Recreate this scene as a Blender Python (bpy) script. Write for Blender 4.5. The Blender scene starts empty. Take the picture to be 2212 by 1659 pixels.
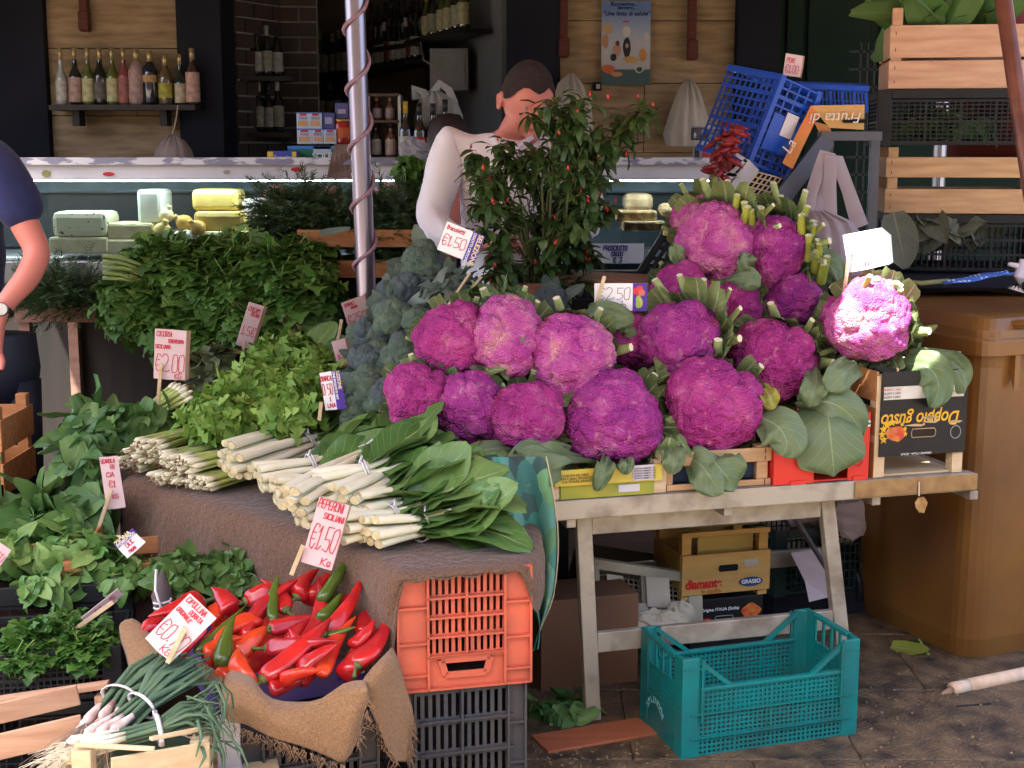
import bpy, math, random
import numpy as np
from mathutils import Vector, Matrix, noise
rad = math.radians
random.seed(7); rng = np.random.default_rng(7)
S = bpy.context.scene; COL = S.collection

# ------------------------------------------------------------------ camera
CAM_H = 1.65; PITCH = rad(9.5); F = 3039.0          # F: focal length in units of a 2212 wide picture
cd = bpy.data.cameras.new('camera'); cam = bpy.data.objects.new('camera', cd); COL.objects.link(cam)
cam.location = (0, 0, CAM_H); cam.rotation_euler = (rad(90) - PITCH, 0, 0)
cd.sensor_width = 36; cd.lens = 36 * F / 2212; cd.clip_start = 0.05; cd.clip_end = 500
S.camera = cam
# ------------------------------------------------------------------ sky, sun, exposure
SUN_EL = 60.0; SUN_AZ = Vector((-0.62, -0.78)).normalized()     # horizontal direction towards the sun
wd = bpy.data.worlds.new('World'); S.world = wd; wd.use_nodes = True
nt = wd.node_tree; bg = nt.nodes['Background']
sky = nt.nodes.new('ShaderNodeTexSky'); sky.sky_type = 'NISHITA'; sky.sun_disc = False
sky.sun_elevation = rad(SUN_EL); sky.sun_rotation = math.atan2(SUN_AZ.x, SUN_AZ.y)
sky.air_density = .7; sky.dust_density = 3.0; sky.ozone_density = .4
nt.links.new(sky.outputs[0], bg.inputs[0]); bg.inputs[1].default_value = 0.15
sl = bpy.data.lights.new('sun', 'SUN'); sl.energy = 5.0; sl.angle = rad(0.5); sl.color = (1, .95, .86)
so = bpy.data.objects.new('sun', sl); COL.objects.link(so)
to_sun = Vector((SUN_AZ.x * math.cos(rad(SUN_EL)), SUN_AZ.y * math.cos(rad(SUN_EL)), math.sin(rad(SUN_EL))))
so.rotation_euler = to_sun.to_track_quat('Z', 'Y').to_euler(); so.location = to_sun * 20
S.view_settings.view_transform = 'Standard'; S.view_settings.look = 'None'; S.view_settings.gamma = 1
S.view_settings.exposure = 2.75
try:
    S.cycles.max_bounces = 8; S.cycles.diffuse_bounces = 4; S.cycles.transparent_max_bounces = 16
    S.cycles.caustics_reflective = False; S.cycles.caustics_refractive = False
    S.cycles.sample_clamp_indirect = 6.0; S.cycles.use_denoising = True
except Exception: pass

# ------------------------------------------------------------------ picture point -> place
def ray(u, v):
    x = (u - 1106) / F; y = (829.5 - v) / F; c, s = math.cos(PITCH), math.sin(PITCH)
    return Vector((x, c + y * s, -s + y * c))
def W(u, v, Y):
    d = ray(u, v); return Vector((0, 0, CAM_H)) + d * (Y / d.y)
def WZ(u, v, z):
    d = ray(u, v); return Vector((0, 0, CAM_H)) + d * ((z - CAM_H) / d.z)

# ------------------------------------------------------------------ materials
MC = {}
def nd(t, k, **kw):
    n = t.nodes.new(k)
    for a, b in kw.items(): setattr(n, a, b)
    return n
def c4(c): return (c[0], c[1], c[2], 1)
def M(name, col, rough=.6, col2=None, scale=6, detail=4, bump=0, bscale=80, metal=0, spec=.35, sharp=False,
      stretch=None, trans=0, coat=0, emit=0, alpha=1, sss=0, transm=0, ior=1.45, sheen=0):
    if name in MC: return MC[name]
    m = bpy.data.materials.new(name); m.use_nodes = True; t = m.node_tree; L = t.links.new
    b = t.nodes['Principled BSDF']; out = t.nodes['Material Output']
    b.inputs['Roughness'].default_value = rough; b.inputs['Metallic'].default_value = metal
    b.inputs['Specular IOR Level'].default_value = spec; b.inputs['Coat Weight'].default_value = coat
    b.inputs['Alpha'].default_value = alpha; b.inputs['IOR'].default_value = ior
    b.inputs['Transmission Weight'].default_value = transm; b.inputs['Sheen Weight'].default_value = sheen
    if sss: b.inputs['Subsurface Weight'].default_value = sss; b.inputs['Subsurface Radius'].default_value = (.01, .006, .004)
    tc = nd(t, 'ShaderNodeTexCoord'); src = tc.outputs['Object']
    if stretch:
        mp = nd(t, 'ShaderNodeMapping'); mp.inputs['Scale'].default_value = stretch; L(src, mp.inputs[0]); src = mp.outputs[0]
    if col2 is None: col2 = tuple(x * .72 for x in col)
    n = nd(t, 'ShaderNodeTexNoise'); n.inputs['Scale'].default_value = scale; n.inputs['Detail'].default_value = detail
    L(src, n.inputs['Vector'])
    r = nd(t, 'ShaderNodeValToRGB'); r.color_ramp.elements[0].color = c4(col); r.color_ramp.elements[1].color = c4(col2)
    lo, hi = (.48, .54) if sharp else (.34, .68)
    r.color_ramp.elements[0].position = lo; r.color_ramp.elements[1].position = hi
    L(n.outputs[0], r.inputs[0]); L(r.outputs[0], b.inputs['Base Color'])
    if bump:
        n2 = nd(t, 'ShaderNodeTexNoise'); n2.inputs['Scale'].default_value = bscale; n2.inputs['Detail'].default_value = 3
        L(src, n2.inputs['Vector'])
        bp = nd(t, 'ShaderNodeBump'); bp.inputs['Strength'].default_value = bump; bp.inputs['Distance'].default_value = .01
        L(n2.outputs[0], bp.inputs['Height']); L(bp.outputs[0], b.inputs['Normal'])
    if trans:
        tr = nd(t, 'ShaderNodeBsdfTranslucent'); L(r.outputs[0], tr.inputs[0])
        mx = nd(t, 'ShaderNodeMixShader'); mx.inputs[0].default_value = trans
        L(b.outputs[0], mx.inputs[1]); L(tr.outputs[0], mx.inputs[2]); L(mx.outputs[0], out.inputs[0])
    if emit:
        b.inputs['Emission Color'].default_value = c4(col); b.inputs['Emission Strength'].default_value = emit
    MC[name] = m; return m
def ML(name, c1, c2, c3, vein=None, rough=.5, scale=14, vk=7.0, trans=.22, vw=.035, spec=.3):
    """leaf: c1/c2 by noise, c3 by leaf (attribute rnd), veins from the leaf's own uv"""
    if name in MC: return MC[name]
    m = bpy.data.materials.new(name); m.use_nodes = True; t = m.node_tree; L = t.links.new
    b = t.nodes['Principled BSDF']; out = t.nodes['Material Output']
    b.inputs['Roughness'].default_value = rough; b.inputs['Specular IOR Level'].default_value = spec
    tc = nd(t, 'ShaderNodeTexCoord'); n = nd(t, 'ShaderNodeTexNoise'); n.inputs['Scale'].default_value = scale
    L(tc.outputs['Object'], n.inputs['Vector'])
    r = nd(t, 'ShaderNodeValToRGB'); r.color_ramp.elements[0].color = c4(c1); r.color_ramp.elements[1].color = c4(c2)
    r.color_ramp.elements[0].position = .35; r.color_ramp.elements[1].position = .65; L(n.outputs[0], r.inputs[0])
    at = nd(t, 'ShaderNodeAttribute'); at.attribute_name = 'rnd'
    mx = nd(t, 'ShaderNodeMix', data_type='RGBA'); mx.inputs['B'].default_value = c4(c3)
    L(at.outputs['Fac'], mx.inputs['Factor']); L(r.outputs[0], mx.inputs['A']); c = mx.outputs['Result']
    def mt(op, a, b_=None):
        q = nd(t, 'ShaderNodeMath', operation=op)
        for i, x in enumerate((a, b_)):
            if x is None: continue
            if isinstance(x, (int, float)): q.inputs[i].default_value = x
            else: L(x, q.inputs[i])
        return q.outputs[0]
    if vein:
        sx = nd(t, 'ShaderNodeSeparateXYZ'); L(tc.outputs['UV'], sx.inputs[0])
        au = mt('ABSOLUTE', mt('SUBTRACT', sx.outputs[0], .5))
        mid = mt('MULTIPLY', mt('LESS_THAN', au, mt('MULTIPLY', mt('SUBTRACT', 1.15, sx.outputs[1]), vw)), .8)
        ph = mt('FRACT', mt('MULTIPLY', mt('ADD', mt('SUBTRACT', sx.outputs[1], mt('MULTIPLY', au, .75)), mt('MULTIPLY', n.outputs[0], .16)), vk))
        side = mt('MULTIPLY', mt('LESS_THAN', ph, .07), .38)
        f = mt('MAXIMUM', mid, side)
        m2 = nd(t, 'ShaderNodeMix', data_type='RGBA'); m2.inputs['B'].default_value = c4(vein)
        L(f, m2.inputs['Factor']); L(c, m2.inputs['A']); c = m2.outputs['Result']
        bp = nd(t, 'ShaderNodeBump'); bp.inputs['Strength'].default_value = .5; bp.inputs['Distance'].default_value = .004
        L(mt('ADD', f, n.outputs[0]), bp.inputs['Height']); L(bp.outputs[0], b.inputs['Normal'])
    L(c, b.inputs['Base Color'])
    tr = nd(t, 'ShaderNodeBsdfTranslucent'); L(c, tr.inputs[0])
    ms = nd(t, 'ShaderNodeMixShader'); ms.inputs[0].default_value = trans
    L(b.outputs[0], ms.inputs[1]); L(tr.outputs[0], ms.inputs[2]); L(ms.outputs[0], out.inputs[0])
    MC[name] = m; return m

# ------------------------------------------------------------------ mesh builder
def basis(d, hint=(0, 0, 1)):
    d = Vector(d).normalized(); h = Vector(hint)
    if abs(d.dot(h.normalized())) > .98: h = Vector((1, 0, 0)) if abs(d.x) < .9 else Vector((0, 1, 0))
    s = d.cross(h).normalized(); return d, s, s.cross(d).normalized()
XF = {}
class MB:
    def __init__(s): s.v = []; s.f = []; s.m = []; s.uv = []; s.r = []; s.mi = 0; s.rv = 0.0
    def add(s, vs, fs, uvs=None):
        o = len(s.v); s.v.extend([tuple(p) for p in vs])
        for f in fs:
            s.f.append(tuple(i + o for i in f)); s.m.append(s.mi); s.r.append(s.rv)
        s.uv.extend(uvs if uvs else [(.5, .5)] * len(vs))
    def box(s, c, size, rot=None):
        hx, hy, hz = [a / 2 for a in size]; c = Vector(c)
        vs = [Vector((x, y, z)) for x in (-hx, hx) for y in (-hy, hy) for z in (-hz, hz)]
        if rot is not None: vs = [rot @ p for p in vs]
        s.add([p + c for p in vs], [(0, 1, 3, 2), (4, 6, 7, 5), (0, 4, 5, 1), (2, 3, 7, 6), (0, 2, 6, 4), (1, 5, 7, 3)])
    def bar(s, a, b, w, h, hint=(0, 0, 1)):
        a, b = Vector(a), Vector(b); d, x, y = basis(b - a, hint)
        vs = [p + x * (i * w / 2) + y * (j * h / 2) for p in (a, b) for i, j in ((-1, -1), (1, -1), (1, 1), (-1, 1))]
        s.add(vs, [(3, 2, 1, 0), (4, 5, 6, 7), (0, 1, 5, 4), (1, 2, 6, 5), (2, 3, 7, 6), (3, 0, 4, 7)])
    def tube(s, pts, rs, n=8, cap=True, flat=1.0, hint=(0, 0, 1)):
        pts = [Vector(p) for p in pts]
        if not hasattr(rs, '__len__'): rs = [rs] * len(pts)
        vs = []; uv = []; k = len(pts)
        for i, p in enumerate(pts):
            d = pts[min(i + 1, k - 1)] - pts[max(i - 1, 0)]
            d, x, y = basis(d, hint)
            for j in range(n):
                a = 2 * math.pi * j / n; vs.append(p + x * (math.cos(a) * rs[i]) + y * (math.sin(a) * rs[i] * flat)); uv.append((j / n, i / (k - 1)))
        fs = [(i * n + j, i * n + (j + 1) % n, (i + 1) * n + (j + 1) % n, (i + 1) * n + j) for i in range(k - 1) for j in range(n)]
        if cap: fs += [tuple(range(n - 1, -1, -1)), tuple((k - 1) * n + j for j in range(n))]
        s.add(vs, fs, uv)
    def lathe(s, prof, n=16, mat=None):
        vs = []; k = len(prof)
        for r, z in prof:
            for j in range(n):
                a = 2 * math.pi * j / n; p = Vector((r * math.cos(a), r * math.sin(a), z)); vs.append(mat @ p if mat else p)
        fs = [(i * n + j, i * n + (j + 1) % n, (i + 1) * n + (j + 1) % n, (i + 1) * n + j) for i in range(k - 1) for j in range(n)]
        if prof[0][0] > 1e-5: fs.append(tuple(range(n - 1, -1, -1)))
        if prof[-1][0] > 1e-5: fs.append(tuple((k - 1) * n + j for j in range(n)))
        s.add(vs, fs)
    def grid(s, rows, uvs=None, two=False):
        n = len(rows); m = len(rows[0]); vs = [p for r in rows for p in r]
        fs = [(i * m + j, i * m + j + 1, (i + 1) * m + j + 1, (i + 1) * m + j) for i in range(n - 1) for j in range(m - 1)]
        uv = [(j / (m - 1), i / (n - 1)) for i in range(n) for j in range(m)]
        s.add(vs, fs, uv)
    def poly(s, pts, h, z0=0, mat=None):
        """flat outline (x,y) given thickness h"""
        n = len(pts); vs = [Vector((x, y, z0)) for x, y in pts] + [Vector((x, y, z0 + h)) for x, y in pts]
        if mat: vs = [mat @ p for p in vs]
        s.add(vs, [tuple(range(n - 1, -1, -1)), tuple(range(n, 2 * n))] + [(i, (i + 1) % n, n + (i + 1) % n, n + i) for i in range(n)])
    def mesh(s, name, mats, smooth=False):
        me = bpy.data.meshes.new(name); me.from_pydata(s.v, [], s.f)
        for m in (mats if isinstance(mats, (list, tuple)) else [mats]): me.materials.append(m)
        me.polygons.foreach_set('material_index', s.m)
        if smooth: me.polygons.foreach_set('use_smooth', [True] * len(s.f))
        ul = me.uv_layers.new(name='UVMap'); li = np.empty(len(me.loops), dtype=np.int32); me.loops.foreach_get('vertex_index', li)
        ul.data.foreach_set('uv', np.array(s.uv, dtype=np.float32)[li].ravel())
        if any(s.r):
            a = me.attributes.new('rnd', 'FLOAT', 'FACE'); a.data.foreach_set('value', s.r)
        me.update(); return me
    def build(s, name, mats, parent=None, smooth=False, world=False, bevel=0, kind=None, subsurf=0, solid=0):
        if world and parent is not None:
            inv = XF[parent.name].inverted(); s.v = [tuple(inv @ Vector(p)) for p in s.v]
        o = bpy.data.objects.new(name, s.mesh(name, mats, smooth)); COL.objects.link(o)
        if parent is not None: o.parent = parent
        if solid: q = o.modifiers.new('s', 'SOLIDIFY'); q.thickness = solid; q.offset = 0
        if bevel: q = o.modifiers.new('b', 'BEVEL'); q.width = bevel; q.segments = 2; q.limit_method = 'ANGLE'
        if subsurf: q = o.modifiers.new('u', 'SUBSURF'); q.levels = q.render_levels = subsurf
        if kind: o['kind'] = kind
        XF[o.name] = (XF[parent.name] if parent is not None else Matrix())
        return o
def tag(o, label, cat, group=None, kind=None):
    if label: o['label'] = label
    if cat: o['category'] = cat
    if group: o['group'] = group
    if kind: o['kind'] = kind
    return o
def thing(name, label, cat, loc=(0, 0, 0), rot=(0, 0, 0), group=None, mat=None):
    o = bpy.data.objects.new(name, None); COL.objects.link(o); o.empty_display_size = .1
    if mat is None:
        if not hasattr(rot, '__len__'): rot = (0, 0, rot)
        o.location = loc; o.rotation_euler = rot
        from mathutils import Euler
        mat = Matrix.Translation(Vector(loc)) @ Euler(rot).to_matrix().to_4x4()
    else: o.matrix_world = mat; o.matrix_basis = mat
    XF[o.name] = mat.copy(); tag(o, label, cat, group); return o
def struct(o): o['kind'] = 'structure'; return o
def dup(root, label=None, mat=None, group=None):
    def cp(o, par):
        c = o.copy(); COL.objects.link(c); c.parent = par
        for ch in o.children: cp(ch, c)
        return c
    r = cp(root, None)
    if mat is not None: r.matrix_basis = mat
    XF[r.name] = mat.copy() if mat is not None else XF[root.name]
    if label: r['label'] = label
    if group: r['group'] = group
    return r
def TRS(loc, rz=0, rx=0, ry=0, s=1):
    from mathutils import Euler
    sc = Matrix.Diagonal((s[0], s[1], s[2], 1)) if hasattr(s, '__len__') else Matrix.Scale(s, 4)
    return Matrix.Translation(Vector(loc)) @ Euler((rx, ry, rz)).to_matrix().to_4x4() @ sc
def frame(origin, z, hint=(0, 0, 1), s=1):
    """matrix whose local Z points along z"""
    z = Vector(z).normalized(); _, x, y = basis(z, hint)
    m = Matrix((x, y, z)).transposed().to_4x4(); m.translation = Vector(origin); return m @ Matrix.Scale(s, 4)
def rnd(a, b): return random.uniform(a, b)
def nz(p, k=1.0): return noise.noise(Vector(p) * k)

# ------------------------------------------------------------------ writing
GL = dict(A="00 26 40;12 32", B="00 06 36 45 34 04;34 43 41 30 00", C="45 36 16 05 01 10 30 41", D="00 06 26 44 42 20 00",
 E="46 06 00 40;03 33", F="46 06 00;03 33", G="45 36 16 05 01 10 30 41 43 23", H="00 06;40 46;03 43", I="20 26", J="46 41 30 10 01",
 K="00 06;46 03 40", L="06 00 40", M="00 06 23 46 40", N="00 06 40 46", O="10 01 05 16 36 45 41 30 10", P="00 06 36 45 44 33 03",
 R="00 06 36 45 44 33 03;23 40", S="45 36 16 05 04 13 33 42 41 30 10 01", T="06 46;26 20", U="06 01 10 30 41 46", V="06 20 46",
 Z="06 46 00 40", Q="10 01 05 16 36 45 41 30 10;22 40", i="20 23;25 26", k="00 06;34 02 30", g="34 14 02 11 31 34 30 10", o="10 02 14 34 42 30 10",
 e="02 42 34 14 02 10 30", r="00 04;03 14 34", c="34 14 02 10 30", t="26 20 30;04 44", l="26 20 30", n="00 04;03 14 34 40", a="34 14 02 10 30 34;34 40")
GL['I'] = '20 21 25 26'
GL.update({'0': GL['O'], '1': "14 26 20;10 30", '2': "05 16 36 45 44 00 40", '3': "06 46 23 33 42 41 30 10 01", '4': "30 36 02 42", '5': "46 06 03 33 42 41 30 00",
 '6': "46 16 03 01 10 30 41 42 33 03", '7': "06 46 10", '8': "13 04 05 16 36 45 44 33 13 02 01 10 30 41 42 33", '9': "43 13 04 16 36 45 43 20",
 '€': "45 36 16 04 02 10 30 41;04 34;02 32", '.': "10 21", '/': "00 46", "'": "26 24", '"': "16 14;36 34", '-': "03 43", '!': "26 22;20 21"})
def scribble(mb, text, x, y, h, w=.0016, slant=.08, jit=.25, adv=1.0, z=.0012, ang=0, mat=None, maxw=None):
    """handwritten strokes on a card's own plane (x right, y up, z off the card)"""
    ca, sa = math.cos(ang), math.sin(ang); cx = 0
    nat = sum(h * .5 if c == ' ' else h * .72 * (.5 if c in "I1.'!i" else 1) for c in text); fx = min(adv, maxw / nat) if maxw else adv
    for ch in text:
        if ch == ' ': cx += h * .5; continue
        g = GL.get(ch) or GL.get(ch.upper())
        if not g: cx += h * .6; continue
        for st in g.split(';'):
            ps = []
            for q in st.split():
                px = (int(q[0]) - (1.3 if ch in "I1.'!i" else 0) + rnd(-jit, jit)) / 4 * h * .56; py = (int(q[1]) + rnd(-jit, jit)) / 6 * h
                px = (px + py * slant + cx) * fx; ps.append((x + px * ca - py * sa, y + px * sa + py * ca))
            for (ax, ay), (bx, by) in zip(ps, ps[1:]):
                d = Vector((bx - ax, by - ay)); 
                if d.length < 1e-6: continue
                n = Vector((-d.y, d.x)).normalized() * w / 2; e = d.normalized() * w * .4
                vs = [(ax - e.x - n.x, ay - e.y - n.y, z), (bx + e.x - n.x, by + e.y - n.y, z), (bx + e.x + n.x, by + e.y + n.y, z), (ax - e.x + n.x, ay - e.y + n.y, z)]
                z += .00001
                mb.add([mat @ Vector(p) for p in vs] if mat else vs, [(0, 1, 2, 3)])
        cx += h * .72 * (.5 if ch in "I1.'!i" else 1)
    return cx
def printed(text, size, m, parent, mat, name='lettering', shear=0, bold=.0, xs=1.0, align='LEFT'):
    cu = bpy.data.curves.new('t', 'FONT'); cu.body = text; cu.size = size; cu.shear = shear; cu.offset = bold; cu.align_x = align; cu.extrude = .0004
    o = bpy.data.objects.new('t', cu); COL.objects.link(o)
    dg = bpy.context.evaluated_depsgraph_get(); me = bpy.data.meshes.new_from_object(o.evaluated_get(dg)); bpy.data.objects.remove(o)
    me.name = name; me.materials.clear(); me.materials.append(m)
    q = bpy.data.objects.new(name, me); COL.objects.link(q); q.parent = parent
    q.matrix_basis = mat @ Matrix.Diagonal((xs, 1, 1, 1)); return q
# ================================================================== the setting
m_ground = M('street_stone', (.13, .085, .05), .6, (.04, .026, .018), scale=3.2, detail=8, bump=.55, bscale=55, spec=.55)
m_sun_ground = m_ground
g = MB(); n = 40
rows = []
for i in range(n + 1):
    y = -60 + 140 * i / n
    rows.append([Vector((-70 + 140 * j / n, y, 0)) for j in range(n + 1)])
g.grid(rows); o = struct(g.build('ground', m_ground)); 
# paving slabs in front and around the stall: worn lava stone, joints recessed
pav = MB()
m_pave = M('lava_paving', (.145, .092, .048), .55, (.024, .016, .011), scale=11, detail=10, bump=.9, bscale=90, spec=.5)
slab = None
for i in range(7):
    for j in range(6):
        x0 = -.9 + i * .62 + (j % 2) * .3; y0 = 2.35 + j * .5
        b = MB(); b.box((0, 0, 0), (.619, .499, .02)); 
        q = b.build('paving_slab', m_pave, o, bevel=.006) if slab is None else None
        if slab is None: slab = q
        else:
            q = slab.copy(); COL.objects.link(q)
        q.location = (x0, y0, .004 + rnd(-.001, .001)); q.rotation_euler = (rnd(-.002, .002), rnd(-.002, .002), 0)
        q.parent = o
k_ = MB(); k_.add([(-40, -40, .006), (40, -40, .006), (40, 1.9, .006), (-40, 1.9, .006)], [(0, 1, 2, 3)]); struct(k_.build('bounce_pavement', M('bounce_paving', (.36, .30, .23), .8, (.28, .23, .18), scale=2)))  # unseen pale sheet before the stall, added to bounce warm sunlight
# shop platform (floor of the shop stands one step above the street)
SF = .25
b = MB(); b.box((0, 8.9, SF / 2), (9, 4.8, SF)); struct(b.build('shop_floor', M('shop_floor_tile', (.22, .2, .17), .5)))
# canopy over the stalls: unseen tarpaulin, outline and holes shaped to place the sunlight
m_tarp = M('tarpaulin', (.50, .33, .26), .8, (.44, .28, .22), trans=.10)
CZ = 2.80
def sun_on(p): p = Vector(p); k = (CZ - p.z) / to_sun.z; return p + to_sun * k
hole_t = [(1828, 505), (1905, 490), (1935, 560), (1990, 690), (2030, 790), (2045, 850), (2010, 860), (1975, 835), (1880, 835), (1815, 760), (1805, 680), (1812, 600)]  # outline of the wanted sun patch, projected up to cut the hole
H = [sun_on(W(u, v, 4.08 + (.12 if v < 600 else 0))) for u, v in hole_t]
H2 = [sun_on(W(u, v, 4.55)) for u, v in [(2150, -60), (2190, -60), (2196, 150), (2170, 110), (2150, 20)]]
def tarp_mesh(x0, x1, y0, y1, holes):
    import bmesh
    from mathutils.geometry import delaunay_2d_cdt
    vs = [Vector((x0, y0)), Vector((x1, y0)), Vector((x1, y1)), Vector((x0, y1))]; es = [(0, 1), (1, 2), (2, 3), (3, 0)]; fs = []
    for h in holes:
        o_ = len(vs); k = len(h); vs += [Vector((p.x, p.y)) for p in h]; es += [(o_ + i, o_ + (i + 1) % k) for i in range(k)]
    r = delaunay_2d_cdt(vs, es, [], 0, 1e-5)
    def inside(p, h):
        c = False; k = len(h)
        for i in range(k):
            a, b_ = h[i], h[(i + 1) % k]
            if (a.y > p.y) != (b_.y > p.y) and p.x < (b_.x - a.x) * (p.y - a.y) / (b_.y - a.y) + a.x: c = not c
        return c
    mb = MB(); V = [Vector((p.x, p.y, CZ)) for p in r[0]]
    F_ = [f for f in r[2] if not any(inside(sum((V[i] for i in f), Vector()) / len(f), h) for h in holes)]
    mb.add(V, F_); return mb
tm = tarp_mesh(-2.6, 2.0, 1.6, 6.6, [H, H2])
cn = thing('canopy', 'pale tarpaulin canopy stretched above the market stalls', 'canopy', (0, 0, CZ))
tm.build('tarpaulin', m_tarp, cn, world=True, solid=.003)
m_gv = M('galv', (.42, .42, .44), .4, metal=.8)
for y in (1.65, 6.5):
    for x in (-2.55, 1.95): pm = MB(); pm.tube([(x, y, 0), (x, y, CZ - .06)], .03, 10); pm.build('pole', m_gv, cn, world=True)
    pm = MB(); pm.bar((-2.55, y, CZ - .035), (1.95, y, CZ - .035), .04, .04); pm.build('rail', m_gv, cn, world=True)
t = thing('sky_block_house', 'ochre plastered house added across the street behind the viewer to cut low sky light', 'building', (0, -10, 0))
b = MB(); b.box((0, -10.5, 3.2), (40, 1, 6.4)); b.build('wall', M('ochre_plaster', (.42, .32, .2), .9), t, world=True)  # unseen house block, put in to stop low skylight from the front
for i in range(-4, 5):
    b = MB(); b.box((i * 3.4, -9.985, 3.4), (1.1, .03, 1.7)); b.build('shutter', M('green_shutter', (.03, .08, .05), .6), t, world=True)
# -------------------------------------------------- shop shell
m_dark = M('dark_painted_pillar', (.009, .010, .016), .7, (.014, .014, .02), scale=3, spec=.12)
m_plaster = M('beige_plaster', (.20, .155, .10), .8, (.15, .115, .08), scale=2)
m_grey = M('grey_board', (.16, .17, .18), .7, (.12, .13, .14), scale=2)
YW = 8.5
def wx(u, Y): return W(u, 300, Y).x
def wall_part(name, label, cat, mb, m, **k): return tag(mb.build(name, m, **k), label, cat)
def slabwall(name, label, u0, u1, joints, cols):
    t = thing(name, label, 'wall', (wx((u0 + u1) / 2, YW), YW, SF))
    m1 = M('travertine', (.36, .255, .145), .8, (.20, .13, .07), scale=3.5, detail=9, bump=.25, bscale=30, stretch=(1.2, 1, 7))
    b = MB(); b.box((wx((u0 + u1) / 2, YW), YW + .09, 1.65), (wx(u1, YW) - wx(u0, YW), .1, 2.8)); b.build('backing', M('mortar', (.05, .04, .03), .9), t, world=True)
    x0, x1 = wx(u0, YW), wx(u1, YW); zs = [W(600, v, YW).z for v in joints]
    for i, (za, zb) in enumerate(zip(zs, zs[1:])):
        xs = [x0] + [wx(c, YW) for c in cols[i % len(cols)]] + [x1]
        for xa, xb in zip(xs, xs[1:]):
            b = MB(); b.box(((xa + xb) / 2, YW + .02 + rnd(0, .003), (za + zb) / 2), (xb - xa - .004, .05, za - zb - .004)); b.build('stone_slab', m1, t, world=True, bevel=.003)
    return t
slabwall('stone_wall', 'travertine clad wall behind the liquor bottle shelf', 114, 396, [-60, 105, 250, 390, 535, 660], [[], [300], [], [250], []])
slabwall('stone_wall', 'travertine clad wall behind the blue poster', 1208, 1582, [-60, 45, 180, 330, 420, 560, 680], [[1375], [1300], [1390], [1310], [1370], [1300]])
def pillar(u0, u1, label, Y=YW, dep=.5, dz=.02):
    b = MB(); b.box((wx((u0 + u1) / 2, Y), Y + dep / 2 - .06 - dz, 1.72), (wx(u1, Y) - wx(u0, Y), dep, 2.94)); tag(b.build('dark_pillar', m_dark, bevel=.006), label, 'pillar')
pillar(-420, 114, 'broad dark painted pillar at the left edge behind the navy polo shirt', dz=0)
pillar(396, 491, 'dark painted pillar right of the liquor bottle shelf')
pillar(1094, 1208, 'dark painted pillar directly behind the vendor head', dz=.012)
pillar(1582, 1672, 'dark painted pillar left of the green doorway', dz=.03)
# brick pier with recessed joints
t = thing('brick_pier', 'dark brick pier with pale mortar beside the wine shelves', 'pillar', (wx(585, 9.2), 9.2, SF))
mbk = M('dark_brick', (.035, .026, .022), .75, (.055, .035, .03), scale=9, bump=.3, bscale=50); mmo = M('pale_mortar', (.30, .28, .26), .9)
p0 = Vector((wx(491, 8.75), 8.75, 0)); p1 = Vector((wx(612, 9.25), 9.25, 0)); p2 = Vector((wx(690, 9.25), 9.27, 0))
for a, b_ in ((p0, p1), (p1, p2)):
    d = (b_ - a); ln = d.length; d.normalize(); nrm = Vector((d.y, -d.x, 0))
    bb = MB(); bb.bar(a + Vector((0, 0, 1.75)) - nrm * .06, b_ + Vector((0, 0, 1.75)) - nrm * .06, .1, 3.0); bb.build('mortar_bed', mmo, t, world=True)
    rh = .095; nb = 3 if ln > .4 else 1
    for k in range(18):
        z = 1.45 + k * rh
        if z > 3.2: break
        off = (k % 2) * .5; w_ = ln / nb
        for i in range(-1, nb + 1):
            s0 = max(0, (i + off) * w_); s1 = min(ln, (i + 1 + off) * w_)
            if s1 - s0 < .02: continue
            bb = MB(); c = a + d * ((s0 + s1) / 2) + Vector((0, 0, z)) - nrm * .0
            bb.bar(c - d * ((s1 - s0) / 2 - .006), c + d * ((s1 - s0) / 2 - .006), .03, rh - .012); bb.build('brick', mbk, t, world=True)
# back room
b = MB(); b.box((wx(790, 10.9), 10.95, 1.7), (3.2, .1, 3.0)); struct(b.build('wall_back', m_plaster))
b = MB(); b.bar((wx(1094, 8.8), 8.8, 1.7), (wx(930, 10.95), 10.9, 1.7), .06, 3.0); struct(b.build('wall_side', m_grey))
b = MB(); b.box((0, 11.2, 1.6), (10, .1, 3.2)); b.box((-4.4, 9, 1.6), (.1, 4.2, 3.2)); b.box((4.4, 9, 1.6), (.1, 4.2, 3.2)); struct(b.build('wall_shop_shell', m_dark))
b = MB(); b.box((0, 8.9, 3.25), (9, 4.8, .1)); struct(b.build('ceiling', M('shop_ceiling', (.3, .28, .25), .9)))
b = MB(); b.box((0, 6.62, 3.3), (9, .12, 1.0)); struct(b.build('facade', M('facade_plaster', (.4, .3, .2), .9)))
# green doorway
t = thing('green_door', 'dark green metal door in the shadow behind the crates', 'door', (wx(1850, 8.6), 8.6, SF))
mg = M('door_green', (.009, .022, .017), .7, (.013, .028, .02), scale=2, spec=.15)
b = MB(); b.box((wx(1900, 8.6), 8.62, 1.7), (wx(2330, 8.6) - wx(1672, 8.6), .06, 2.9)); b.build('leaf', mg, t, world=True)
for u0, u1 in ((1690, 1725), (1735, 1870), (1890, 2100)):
    b = MB(); b.box((wx((u0 + u1) / 2, 8.6), 8.58, 1.7), (wx(u1, 8.6) - wx(u0, 8.6), .03, 2.7)); b.build('panel', mg, t, world=True, bevel=.008)
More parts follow.
